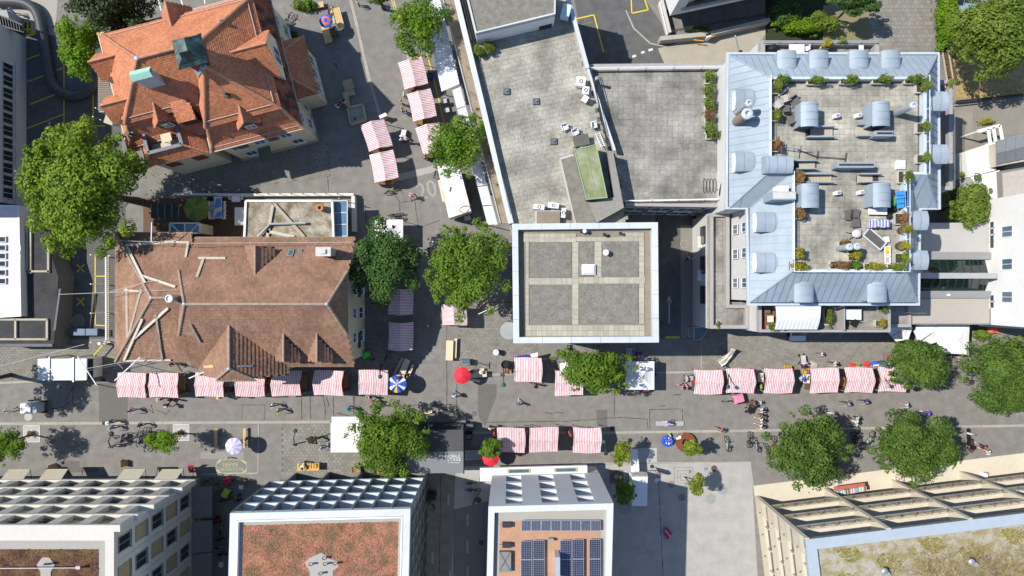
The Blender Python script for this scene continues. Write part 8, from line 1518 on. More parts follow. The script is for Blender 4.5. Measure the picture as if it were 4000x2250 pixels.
for i in range(9):mb=MB();a=lerp(P(1342,322,.5),P(1372,312,.5),0)+Vector((.02*i,-.11*i,0));mb.box(P(1360,320,.6)+Vector((.03*i,-.1*i+.1,.35-.04*i if i<5 else.1)),(.95,.085,.04),rd(14));mb.build('slat',tl_m,o)
for i in range(12):mb=MB();mb.box(P(1365,352,.4)+Vector((.02*i-.1,-.09*i+.45,0)),(.98,.075,.04),rd(14));mb.build('slat',tl_m,o)
mb=MB();mb.box(P(1362,345,.2),(.9,1.6,.34),rd(14));mb.build('base',wood_grey,o)
o=root('timber_ledge','narrow timber ledge joining lounger and sand box','bench',P(1354,390));
for i in range(4):mb=MB();mb.bar(P(1340+i*5,362,.45),P(1352+i*5,415,.45),.11,.05);mb.build('slat',tl_m,o)
mb=MB();mb.bar(P(1348,362,.2),P(1360,415,.2),.4,.4);mb.build('base',wood_grey,o)
o=root('sand_box','timber framed sand box in the villa shade','sand box',P(1394,448));q=[P(1357,420,.35),P(1416,407,.35),P(1430,470,.35),P(1370,485,.35)]
for i in range(4):mb=MB();a,b=q[i],q[(i+1)%4];mb.bar(a-Vector((0,0,.17)),b-Vector((0,0,.17)),.2,.35);mb.build('beam',tl_m,o)
mb=MB();mb.prism([x.xy for x in q],.0,.15);mb.build('sand',M('grey_sand',(.33,.33,.3),.95,.12,4),o);mb=MB();mb.bar(lerp(q[0],q[3],.55)-Vector((0,0,.12)),lerp(q[1],q[2],.55)-Vector((0,0,.12)),.08,.1);mb.build('divider',tl_m,o)
o=root('info_board','small slanted board at the top of the shaded tilted stall','sign',P(1498,455));mb=MB();mb.box(P(1496,452,1.2),(.8,.35,.06),rd(25));mb.build('panel',wpl,o);mb=MB();mb.box(P(1503,458,.6),(.5,.25,1.1),rd(25));mb.build('stand',wood_grey,o)
o=root('sign_stand','pale wall lamp bracket on the villa wing','bracket',P(1212,335));mb=MB();mb.tube([P(1203,335,3.6),P(1212,330,3.8),P(1222,337,3.6)],.04,6);mb.tube([P(1212,330,3.8),P(1214,342,3.7)],.04,6);mb.build('arm',white_metal,o);mb=MB();mb.ball(P(1212,331,3.8),.1,8,5);mb.build('lamp_head',white_metal,o)
for u,v,lb in((1735,395,'upper'),(1745,430,'lower')):
 o=root('stand_table','grey folding stand table beside the tilted stalls, %s of two'%lb,'table',P(u,v));mb=MB();mb.box(P(u,v,.9),(.55,.45,.04),rd(15));mb.build('top',steel_grey,o)
 for dx,dy in((-8,-6),(8,-6),(0,8)):mb=MB();mb.bar(P(u+dx,v+dy,0),P(u,v,.88),.035);mb.build('leg',steel_grey,o)
o=root('umbrella_folded','folded blue and white parasol behind the stall near the tower','parasol',P(2055,1387));mb=MB();mb.hexa([P(2012,1396,1.6),P(2075,1396,1.6),P(2068,1384,1.7),P(2022,1390,1.7)],[P(2012,1396,1.65),P(2075,1396,1.65),P(2068,1384,1.95),P(2022,1390,1.9)]);mb.build('blue_panel',M('deep_blue',(.06,.07,.36),.7),o);mb=MB();mb.hexa([P(2070,1384,1.6),P(2102,1376,1.7),P(2100,1396,1.6),P(2076,1396,1.6)],[P(2070,1384,1.9),P(2102,1376,1.95),P(2100,1396,1.7),P(2076,1396,1.7)]);mb.build('white_panel',white_cloth,o);mb=MB();mb.tube([P(2060,1392,0),P(2060,1392,1.7)],.03,6);mb.build('pole',steel_grey,o)
o=root('beach_shelter','bright blue beach shelter with white stripe behind eastern stalls','shelter',P(3442,1422));pts=[(3398,1418),(3410,1411),(3450,1409),(3488,1420),(3470,1432),(3412,1434)];mb=MB();p=[P(u,v,1.3)for u,v in pts];ap=P(3440,1420,1.9);mb.add(p+[ap],[(i,(i+1)%6,6)for i in range(6)]);mb.build('cloth',M('shelter_blue',(.03,.12,.55),.7),o);mb=MB();mb.bar(P(3412,1428,1.75),P(3485,1421,1.5),.16,.05);mb.build('stripe',white_cloth,o);mb=MB();[mb.bar((q.x,q.y,0),q,.03)for q in p[::2]];mb.build('stays',steel_grey,o)
for u,v,lb in((3385,1424,'red deck chair left of the beach shelter'),(3328,1431,'red deck chair behind fifth eastern stall')):chair(u,v,rd(150),lb,cred,0,.55)
chair(3350,1430,rd(200),'lime green child chair behind fifth eastern stall',M('lime_seat',(.25,.5,.05),.5),0,.4)
st_=root('printed_banner','white printed cloth banner draped over a stand on the setts','banner',P(2830,1405));r=random.Random(12);mb=MB();n=9;L1=[(2803,1408),(2822,1395),(2836,1385),(2850,1375),(2858,1362),(2864,1362)];L2=[(2820,1432),(2836,1422),(2848,1410),(2860,1396),(2868,1380),(2878,1368)];rows=[]
for i in range(6):
 for k in range(n):t=k/(n-1);u_,v_=lerp(L1[i][0],L2[i][0],t),lerp(L1[i][1],L2[i][1],t);rows.append(P(u_+r.uniform(-1.5,1.5),v_+r.uniform(-1.5,1.5),.45+.28*i*(.6 if i<4 else.75)+.22*sin(k*1.7+i)-.35*abs(t-.5)))
mb.add(rows,[(i*n+k,i*n+k+1,i*n+n+k+1,i*n+n+k)for i in range(5)for k in range(n-1)]);mb.build('cloth',M('printed_cloth',(.68,.66,.58),.85,.25,3,col2=(.45,.40,.36),bscale=2.5,fac=.6),st_);mb=MB();[mb.bar(P(u_,v_,0),P(u_,v_,z_),.05)for u_,v_,z_ in((2815,1415,.5),(2845,1395,.8),(2866,1370,1.3))];mb.build('stand',dark_metal,st_)
o=root('ground_blanket','beige blanket spread beside a stroller','blanket',P(3174,1428));mb=MB();n=10;c=P(3172,1428,.05);r=random.Random(5);q=[c+Vector((cos(2*pi*k/n)*r.uniform(.45,.62),sin(2*pi*k/n)*r.uniform(.3,.5),r.uniform(0,.06)))for k in range(n)];mb.add(q+[c+Vector((0,0,.1))],[(i,(i+1)%n,n)for i in range(n)]);mb.build('cloth',M('blanket_beige',(.42,.36,.32),.9),o)
rb_=root('ring_bench','round red slatted bench around a sapling','bench',P(2675,1725));rbm=M('red_slat',(.20,.055,.03),.7,.15,5);c=P(2675,1725,0);n=60
mm=MB();mm.hexa([(.38,-.018,0),(1.05,-.05,0),(1.05,.05,0),(.38,.018,0)],[(.38,-.018,.05),(1.05,-.05,.05),(1.05,.05,.05),(.38,.018,.05)]);me=mm.mesh('slat');me.materials.append(rbm)
for k in range(n):o=bpy.data.objects.new('slat',me);link(o,rb_);o.location=(0,0,.42);o.rotation_euler=(0,0,2*pi*k/n)
mb=MB();mb.lathe([(1.0,0),(1.0,.4),(.95,.4),(.95,0)],36,c);mb.lathe([(.45,0),(.45,.4),(.4,.4),(.4,0)],24,c);mb.build('frame',dark_metal,rb_);mb=MB();mb.cyl(c,.4,.12,18);mb.build('earth',soil,rb_)
o=root('paper_sheets','white paper sheets and sticks lying on the ring bench','paper',P(2650,1713,.5));mb=MB();mb.box(P(2648,1712,.49),(.35,.25,.01),.3);mb.box(P(2655,1708,.5),(.3,.3,.01),-.2);mb.build('sheets',wpl,o);mb=MB();mb.bar(P(2652,1703,.51),P(2668,1692,.51),.05);mb.build('stick',wood_light,o)
pi_=root('paddling_pool','blue inflatable pool with pink flowers beside the ring bench','paddling pool',P(2605,1721));c=P(2605,1721,0);r=random.Random(6);n=11
mb=MB();[mb.ball(c+Vector((cos(2*pi*k/n)*.45*r.uniform(.8,1.15),sin(2*pi*k/n)*.42*r.uniform(.8,1.1),.25)),.22,8,6)for k in range(n)];mb.ball(c+Vector((0,0,.2)),.4,10,6,sq=(1,1,.6));mb.build('tube',M('pool_blue',(.02,.10,.55),.3),pi_)
for k in range(8):mb=MB();a=r.uniform(0,6.3);d=r.uniform(.1,.5);mb.ball(c+Vector((cos(a)*d,sin(a)*d,.46)),.08,7,4,sq=(1,1,.4));mb.build('flower',M('flower_pink',(.6,.12,.3),.5)if k%2 else wpl,pi_)
mb=MB();mb.bar(P(2612,1693,.5),P(2620,1706,.4),.16,.1);mb.build('green_strap',M('lime_strap',(.35,.55,.1),.5),pi_)
def make_bike():
 t=root('bicycle','x','bicycle');rw=.33
 for x in(-.52,.52):
  mb=MB();n=18;mb.tube([Vector((x+rw*cos(2*pi*k/n),0,rw+rw*sin(2*pi*k/n)))for k in range(n+1)],.026,6,caps=False);w=mb.build('wheel',black,t);mb=MB()
  for k in range(8):mb.bar((x,0,rw),(x+(rw-.02)*cos(k*pi/4),0,rw+(rw-.02)*sin(k*pi/4)),.01)
  mb.tube([(x,-.04,rw),(x,.04,rw)],.03,6);mb.build('spokes',steel_grey,w);mb=MB();mb.tube([Vector((x+(rw+.05)*cos(pi*(.15+.75*k/8)),0,rw+(rw+.05)*sin(pi*(.15+.75*k/8))))for k in range(9)],.03,5);mb.build('mudguard',dark_metal,w)
 mb=MB();J={'bb':(-.08,0,.3),'seat':(-.2,0,.82),'head':(.36,0,.85),'rear':(-.52,0,rw),'front':(.52,0,rw),'st':(-.14,0,.55)}
 for a,b in(('bb','seat'),('bb','head'),('st','head'),('bb','rear'),('seat','rear'),('head','front')):mb.tube([J[a],J[b]],.028,6)
 fr=mb.build('frame',M('bike_silver',(.5,.52,.53),.35,metal=.5),t);mb=MB();mb.tube([(.34,0,.85),(.33,0,1.0)],.02,6);mb.tube([(.22,-.28,.98),(.34,-.2,1.0),(.35,0,1.0),(.34,.2,1.0),(.22,.28,.98)],.022,6);mb.build('handlebar',dark_metal,t)
 mb=MB();mb.hexa([(-.36,-.1,.88),(-.06,-.03,.9),(-.06,.03,.9),(-.36,.1,.88)],[(-.36,-.09,.95),(-.06,-.02,.94),(-.06,.02,.94),(-.36,.09,.95)]);mb.build('saddle',black,t);mb=MB();mb.box((-.5,0,.72),(.4,.14,.03));mb.build('rack',dark_metal,t);mb=MB();mb.tube([(-.08,-.1,.3),(-.08,.1,.3)],.02,6);mb.box((.02,-.13,.3),(.1,.08,.02));mb.box((-.18,.13,.3),(.1,.08,.02));mb.build('pedals',dark_metal,t);return t
bike0=make_bike();bused=[False];BK={}
def bike(u,v,rz,label,col=None):
 t=bike0 if not bused[0]else copy_tree(bike0);bused[0]=True;c=P(u,v,.45);t.location=(c.x,c.y,0);t.rotation_euler=(rd(RN.uniform(-6,6)),0,rd(rz));tag(t,label,'bicycle','parked bicycles')
 if col is not None:
  for ch in t.children:
   if ch.name.startswith('frame'):
    ch.data=ch.data.copy();ch.data.materials.clear();ch.data.materials.append(M('bike_%s'%label[:12].replace(' ','_'),col,.4))
 return t
blk=(.02,.02,.022)
for u,v,rz,lb,cl in[(2838,1735,100,'white framed bicycle right of the ring bench',(.6,.6,.6)),(2925,1718,85,'dark bicycle left of the dense round tree, upper of three',blk),(2955,1738,110,'silver bicycle left of the dense round tree, middle of three',None),(2995,1762,110,'black bicycle left of the dense round tree, lowest of three',blk),(3020,1735,80,'red bicycle at the edge of the dense round tree',(.5,.03,.04)),(3333,1720,95,'black bicycle in tree shade, leftmost of three',blk),(3355,1738,85,'black bicycle in tree shade, middle of three',blk),(3397,1712,60,'silver bicycle between the two dense round trees',None),(3442,1702,100,'grey bicycle at the left rim of the eastern round tree',(.2,.22,.23)),(1526,741,30,'lime green bicycle below the lowest tilted stall',(.45,.55,.05)),(1545,838,10,'black bicycle above the white tent',blk),(462,1740,10,'silver bicycle in rack, leftmost',None),(470,1712,-20,'white bicycle at the rack post',(.6,.62,.62)),(560,1700,80,'black bicycle in rack, behind the small street tree',blk),(575,1735,75,'dark blue bicycle in rack, below small street tree',(.03,.05,.15)),(590,1690,20,'black bicycle in rack, nearest the kerb',blk),(540,1715,85,'grey bicycle leaning inside the rack',(.15,.15,.16)),(1850,1888,5,'bicycle in the grey lane, uppermost of three',blk),(1848,1912,0,'bicycle in the grey lane, middle of three',(.05,.1,.2)),(1862,1945,60,'bicycle in the grey lane, lowest of three',blk),(1705,665,70,'grey bicycle beside the food trailer',(.2,.2,.2)),(1545,855,190,'teal bicycle touching the white tent',(.03,.3,.3)),(825,1868,30,'red bicycle at the mouth of the bicycle alley',(.5,.05,.06)),(952,1872,350,'tan bicycle right of the red tricycle',(.3,.22,.12)),(835,1925,20,'green bicycle in the bicycle alley',(.2,.35,.05)),(880,1950,10,'bicycle below the green cargo bike',blk),(868,2060,75,'pale bicycle in alley, upper of row',(.5,.55,.55)),(872,2100,15,'bicycle in alley, second of row',blk),(868,2135,10,'bicycle in alley, third of row',None),(878,2165,5,'bicycle in alley, lowest of row',blk),(1285,45,100,'black bicycle by the villa fence',blk),(1128,75,60,'dark bicycle standing against the villa fence',blk),(3345,1700,70,'bicycle hidden in tree shade by the kerb',blk),(1515,1385,60,'old bicycle leaning beside the shaded stall',(.25,.2,.18)),(1680,1945,80,'bicycle at the side of the grid building',blk)]:bike(u,v,rz,lb,cl)
rkk=root('bicycle_rack','black tubular bicycle rack with posters below the kerb','bicycle rack',P(520,1715));mb=MB();z=.95
for a,b in(((431,1746),(500,1700)),((500,1690),(570,1688)),((465,1735),(540,1702)),((500,1690),(466,1720)),((570,1688),(535,1735))):mb.bar(P(*a,z),P(*b,z),.06)
for a in((431,1746),(500,1700),(466,1722),(570,1690),(535,1735)):q=P(*a,z);mb.bar((q.x,q.y,0),q,.06)
mb.build('frame',dark_metal,rkk)
for u,v in((478,1712),(547,1718)):mb=MB();mb.box(P(u,v,.6),(.06,.9,.8),rd(-12));mb.build('poster',M('poster_mix',(.25,.2,.3),.7,.6,5),rkk)
def cargo(u,v,rz,label,m_,name='cargo_bike',box=(1.15,.95)):
 c=P(u,v,.7);o=root(name,label,'cargo bike',(c.x,c.y,0));Mz=Matrix.Rotation(rd(rz),3,'Z');b=Vector((c.x,c.y,0));L_,W_=box;mb=MB();f=lambda x,y,z:b+Mz@Vector((x,y,z))
 mb.hexa([f(-L_/2+.1,-W_/2+.1,.35),f(L_/2-.1,-W_/2+.1,.35),f(L_/2-.1,W_/2-.1,.35),f(-L_/2+.1,W_/2-.1,.35)],[f(-L_/2,-W_/2,.95),f(L_/2,-W_/2,.95),f(L_/2,W_/2,.95),f(-L_/2,W_/2,.95)]);mb.build('box',m_,o)
 mb=MB();mb.hexa([f(-L_/2,-W_/2,.96),f(L_/2,-W_/2,.96),f(L_/2,W_/2,.96),f(-L_/2,W_/2,.96)],[f(-L_/4,-W_/2+.1,1.15),f(L_/2-.1,-W_/2+.1,1.2),f(L_/2-.1,W_/2-.1,1.2),f(-L_/4,W_/2-.1,1.15)]);mb.build('hood',m_,o)
 for x,y in((.1,-W_/2),(.1,W_/2),(-1.35,0)):mb=MB();n=16;mb.tube([f(x+.3*cos(2*pi*k/n),y,.3+.3*sin(2*pi*k/n))for k in range(n+1)],.03,6,caps=False);mb.build('wheel',black,o)
 mb=MB();mb.tube([f(-L_/2,0,.5),f(-.95,0,.45),f(-1.35,0,.3)],.035,6);mb.tube([f(-.95,0,.45),f(-1.0,0,.85)],.03,6);mb.build('frame',steel_grey,o);mb=MB();mb.box(f(-1.02,0,.9),(.28,.16,.06),rd(rz));mb.build('saddle',black,o);mb=MB();mb.tube([f(-.55,-.3,1.0),f(-.55,.3,1.0)],.025,6);mb.build('handlebar',dark_metal,o)
cargo(2882,1556,15,'pink covered cargo bike below the second eastern stall',M('pink_cover',(.55,.2,.3),.7,.06));cargo(888,1876,20,'red tricycle in the alley mouth',M('trike_red',(.5,.02,.04),.5),box=(.8,.6));cargo(885,1924,240,'lime cargo bike in the alley shade',M('trike_lime',(.4,.45,.04),.6),box=(.95,.7));cargo(1432,1385,20,'bright green trailer bike by the brown house corner',M('trike_green',(.08,.55,.06),.6),box=(.85,.65));cargo(1690,1935,95,'dark cargo bike along the grid building',black,box=(.9,.7));cargo(843,2035,10,'dark red cargo bike in the alley',M('trike_wine',(.14,.02,.03),.6),box=(.9,.6))
def stroller(u,v,rz,label,m_):
 c=P(u,v,.6);o=root('stroller',label,'stroller',(c.x,c.y,0));Mz=Matrix.Rotation(rd(rz),3,'Z');b=Vector((c.x,c.y,0));f=lambda x,y,z:b+Mz@Vector((x,y,z))
 mb=MB();mb.hexa([f(-.3,-.22,.45),f(.4,-.22,.45),f(.4,.22,.45),f(-.3,.22,.45)],[f(-.38,-.26,.75),f(.45,-.25,.62),f(.45,.25,.62),f(-.38,.26,.75)]);mb.build('seat',m_,o);mb=MB();mb.tube([f(-.35,-.27,.75),f(-.35,-.2,1.0),f(-.3,0,1.1),f(-.35,.2,1.0),f(-.35,.27,.75)],.12,8);mb.build('hood',m_,o)
 for x in(-.4,.45):
  for y in(-.27,.27):mb=MB();mb.tube([f(x,y-.025,.14),f(x,y+.025,.14)],.14,12);mb.build('wheel',black,o)
 mb=MB();mb.tube([f(-.7,-.25,1.02),f(-.7,.25,1.02)],.02,6)
 for y in(-.25,.25):mb.tube([f(-.7,y,1.02),f(.42,y,.2)],.02,6);mb.tube([f(-.4,y,.2),f(.2,y,.6)],.02,6)
 mb.build('frame',dark_metal,o)
for u,v,rz,lb,m_ in((1576,523,80,'white stroller right of the shaded tilted stall',M('str_white',(.62,.62,.64),.7)),(2931,1580,200,'black and tan stroller right of the pink cargo bike',M('str_tan',(.16,.09,.06),.8,.3)),(3138,1405,95,'twin stroller with pale seat behind the fourth eastern stall',M('str_pale',(.5,.42,.45),.7,.3)),(2690,1504,20,'mauve stroller left of first eastern stall',M('str_mauve',(.36,.22,.28),.8)),(2692,1478,0,'grey basket stroller behind the mauve stroller',M('str_grey',(.4,.38,.36),.8)),(2933,1598,250,'second dark stroller below the tan stroller',black)):stroller(u,v,rz,lb,m_)
o=root('motor_scooter','black and white motor scooter near the right edge of the street','scooter',P(3777,1705));b=P(3777,1708);f=lambda x,y,z:b+Vector((x,y,z))
for y in(.75,-.6):mb=MB();mb.tube([f(-.06,y,.25),f(.06,y,.25)],.25,16);mb.build('wheel',black,o)
mb=MB();mb.hexa([f(-.2,-.8,.35),f(.2,-.8,.35),f(.22,-.05,.35),f(-.22,-.05,.35)],[f(-.14,-.8,.8),f(.14,-.8,.8),f(.16,-.05,.75),f(-.16,-.05,.75)]);mb.box(f(0,.2,.3),(.4,.6,.1));mb.build('body',black,o);mb=MB();mb.hexa([f(-.24,.45,.3),f(.24,.45,.3),f(.18,.6,.3),f(-.18,.6,.3)],[f(-.24,.45,.95),f(.24,.45,.95),f(.16,.55,.95),f(-.16,.55,.95)]);mb.build('leg_shield',white_metal,o);mb=MB();mb.tube([f(-.33,.42,1.0),f(0,.5,1.02),f(.33,.42,1.0)],.03,6);mb.build('handlebar',dark_metal,o);mb=MB();mb.box(f(0,-.9,.95),(.4,.36,.32));mb.build('top_case',black,o);mb=MB();mb.hexa([f(-.15,-.65,.8),f(.15,-.65,.8),f(.13,-.1,.78),f(-.13,-.1,.78)],[f(-.13,-.65,.88),f(.13,-.65,.88),f(.11,-.1,.86),f(-.11,-.1,.86)]);mb.build('saddle',M('saddle_brown',(.05,.035,.03),.6),o)
o=root('clothes_rail','long rail of colourful clothes in front of the balcony building','clothes rail',P(3320,1915));cols=[wpl,M('c_navy',(.08,.1,.2),.8),wpl,M('c_grey',(.4,.4,.42),.8),M('c_pink',(.5,.25,.3),.8),M('c_lime',(.4,.5,.08),.8),M('c_sky',(.25,.4,.55),.8)]
for k in range(24):mb=MB();mb.box(P(3265+k*4.8,1924-k*.9,1.0),(.09,.5,.9),rd(8));mb.build('garment',cols[(k*3+k//4)%7],o)
mb=MB();mb.bar(P(3258,1908,1.5),P(3378,1892,1.5),.35,.1);mb.build('shelf',M('rail_red',(.45,.12,.08),.7),o);mb=MB();[mb.bar(P(u,v,0),P(u,v,1.5),.05)for u,v in((3262,1918),(3376,1898))];mb.build('post',steel_grey,o)
for u,v,lb,mi in((3515,1872,'pile of white goods before the balcony building, left',4),(3580,1885,'pile of white bags before the balcony building, middle',4),(3620,1882,'pile of pale bags before the balcony building, right',4),(1390,1836,'wooden crate with red items by the grid building',0),(1480,1840,'yellowish wooden crate below the mobile stage tree',0)):crate(u,v,mi,lb,.3,.9,.55,.1)
o=root('lattice_bench','brown lattice bench under the large leafy tree','bench',P(1890,1195));
for i in range(8):mb=MB();a,b=P(1858+i*6,1210-i*4,.5),P(1880+i*6,1196-i*6,.5);mb.bar(P(1856+i*7,1212-i*6,.45),P(1866+i*7.5,1192-i*7,.5),.07,.05);mb.build('slat',wood_dark,o)
mb=MB();mb.bar(P(1855,1212,.4),P(1912,1168,.4),.08);mb.bar(P(1868,1190,.4),P(1922,1150,.4),.08);mb.build('frame',wood_grey,o);mb=MB();[mb.bar(P(u,v,0),P(u,v,.4),.06)for u,v in((1858,1208),(1910,1168))];mb.build('leg',wood_grey,o)
o=root('white_barrier','white barrier pole on the setts below the leafy tree','barrier',P(1910,1208));mb=MB();mb.bar(P(1868,1227,1.0),P(1948,1190,1.0),.07);mb.build('pole',white_metal,o);mb=MB();[mb.bar(P(u,v,0),P(u,v,1.0),.06)for u,v in((1872,1225),(1940,1194))];mb.build('post',steel_grey,o)
# --- people
def skeleton(pose):
 """joints: name -> (co, (rx, ry)); edges. Figure faces +Y"""
 sw={'stand':0,'walk':.24,'sit':0,'lean':0}[pose];J={};E=[]
 def j(n,x,y,z,r,ry=None):J[n]=(Vector((x,y,z)),(r,ry or r))
 if pose=='sit':dz,lean=-.42,0
 elif pose=='lean':dz,lean=0,.35
 else:dz,lean=0,.03
 j('pelvis',0,0,.94+dz,.15,.11);j('waist',0,lean*.3,1.1+dz,.135,.1);j('chest',0,lean*.8,1.3+dz,.165,.115);j('neck',0,lean*1.2,1.47+dz-lean*.2,.055);j('head',0,lean*1.4+.02,1.58+dz-lean*.3,.088,.098);j('crown',0,lean*1.45+.01,1.67+dz-lean*.35,.075,.085)
 E.extend([('pelvis','waist'),('waist','chest'),('chest','neck'),('neck','head'),('head','crown')]);j('nose',0,J['head'][0].y+.105,J['head'][0].z-.005,.014);E.append(('head','nose'))
 for s,n in((-1,'l'),(1,'r')):
  j('ear'+n,s*.092,J['head'][0].y-.01,J['head'][0].z,.014,.02);E.append(('head','ear'+n))
  f=s*sw;sh=J['chest'][0];j('sh'+n,s*.185,sh.y,1.41+dz-lean*.15,.062)
  if pose in('sit','lean'):el,wr=(s*.24,sh.y+.12,1.14+dz),(s*.17,sh.y+.36,1.05+dz)
  else:el,wr=(s*.25,sh.y-f*.55-.02,1.13),(s*.25,sh.y-f*.9+.1,.9)
  j('el'+n,*el,.043);j('wr'+n,*wr,.03);d=(Vector(wr)-Vector(el)).normalized();h=Vector(wr)+d*.09;j('palm'+n,h.x,h.y,h.z,.036,.018);E.extend([('chest','sh'+n),('sh'+n,'el'+n),('el'+n,'wr'+n),('wr'+n,'palm'+n)])
  side=Vector((0,1,0))if abs(d.z)>.7 else Vector((1,0,0))
  for k,(o_,L_)in enumerate(((-.03,.068),(-.01,.08),(.012,.075),(.032,.06))):p=h+side*o_*1.2+d*L_+Vector((0,.012,-.01));j('f%d%s'%(k,n),p.x,p.y,p.z,.009);E.append(('palm'+n,'f%d%s'%(k,n)))
  p=Vector(wr)+d*.05+side*.055;j('th'+n,p.x,p.y,p.z,.011);E.append(('wr'+n,'th'+n))
  if pose=='sit':kn,an=(s*.11,.42,.5),(s*.11,.45,.09)
  else:kn,an=(s*.1,f*.55+.03,.5),(s*.1,f*1.1-(.12 if f<0 else 0),.1+(.06 if f<0 else 0))
  j('hip'+n,s*.095,0,.87+dz,.09);j('kn'+n,*kn,.06);j('an'+n,*an,.042);j('toe'+n,an[0]*1.1,an[1]+.17,an[2]-.055,.036,.03);E.extend([('pelvis','hip'+n),('hip'+n,'kn'+n),('kn'+n,'an'+n),('an'+n,'toe'+n)])
 return J,E
BODY={}
def body(pose):
 J,E=skeleton(pose);nm=list(J);me=bpy.data.meshes.new('person_'+pose);me.from_pydata([J[n][0]for n in nm],[(nm.index(a),nm.index(b))for a,b in E],[])
 o=bpy.data.objects.new('tmp_body',me);COL.objects.link(o);md=o.modifiers.new('skin','SKIN');md.use_smooth_shade=True;md.branch_smoothing=.3
 sk=me.skin_vertices[0].data
 for i,n in enumerate(nm):sk[i].radius=J[n][1];sk[i].use_root=(n=='pelvis')
 sb=o.modifiers.new('sub','SUBSURF');sb.levels=1;sb.render_levels=1
 dg=bpy.context.evaluated_depsgraph_get();dg.update();out=bpy.data.meshes.new_from_object(o.evaluated_get(dg));bpy.data.objects.remove(o);out.name='person'
 segs=[(J[a][0],J[b][0],a,b)for a,b in E]
 def part(a,b):
  if 'toe'in(a[:3],b[:3]):return 3
  if a[:2]in('kn',):return 5
  if a[:3]=='hip'or a=='pelvis'and b[:3]=='hip':return 2
  if a=='pelvis'or a in('waist',)or(a=='chest'and b[:2]=='sh')or a[:2]=='sh':return 1
  return 0
 out.materials.clear()
 for _ in range(6):out.materials.append(black)
 hd=J['head'][0]
 for p in out.polygons:
  c=p.center;best=(9,0)
  for a,b,na,nb in segs:
   t=max(0,min(1,(c-a).dot(b-a)/(b-a).length_squared));d=(c-(a+(b-a)*t)).length
   if d<best[0]:best=(d,part(na,nb))
  mi=best[1]
  if mi==0 and(c-hd).length<.22 and(c.z>hd.z+.035 or(c.y<hd.y-.03 and c.z>hd.z-.07)):mi=4
  p.material_index=mi;p.use_smooth=True
 return out
for ps in('stand','walk','sit','lean'):BODY[ps]=body(ps)
CL={}
def cloth(c):
 if isinstance(c,str):c={'white':(.66,.66,.66),'black':(.02,.02,.022),'navy':(.03,.04,.11),'blue':(.05,.10,.45),'sky':(.25,.4,.6),'teal':(.03,.32,.36),'red':(.5,.03,.05),'pink':(.55,.22,.3),'yellow':(.6,.48,.08),'khaki':(.2,.19,.1),'grey':(.25,.25,.27),'beige':(.45,.38,.28),'brown':(.13,.08,.05),'maroon':(.14,.03,.05),'green':(.25,.45,.08),'orange':(.55,.2,.1),'violet':(.12,.06,.5),'denim':(.1,.14,.25),'skin':(.50,.30,.21),'dskin':(.16,.085,.05),'blond':(.42,.30,.15),'dark':(.03,.022,.016),'silver':(.5,.49,.47),'mint':(.4,.58,.58)}[c]
 if c not in CL:CL[c]=M('cloth_%d'%len(CL),c,.85,.1,9)
 return CL[c]
def person(u,v,rz,pose,shirt,legs,hair,label,low=None,shoes='black',skin='skin',h=1.0,z=0.,hat=None,pack=None):
 c=P(u,v,z+.9*h);o=bpy.data.objects.new('person',BODY[pose]);COL.objects.link(o);o.location=(c.x,c.y,z);o.rotation_euler=(0,0,rd(rz-90));o.scale=(h*RN.uniform(.98,1.06),)*2+(h,);tag(o,label,'person');WL[o]=Vector((0,0,0))
 for i,m_ in enumerate((skin,shirt,legs,shoes,hair,low or legs)):o.material_slots[i].link='OBJECT';o.material_slots[i].material=cloth(m_)
 J,_=skeleton(pose);hd=J['head'][0]
 if hat:mb=MB();mb.lathe([(.20,.03),(.2,.045),(.115,.055),(.11,.13),(.06,.16),(0,.165)],14,hd);mb.build('hat',cloth(hat),o)
 if pack:cq=J['chest'][0];mb=MB();mb.box(cq+Vector((0,-.2,-.03)),(.3,.18,.42));mb.build('backpack',cloth(pack),o)
 return o
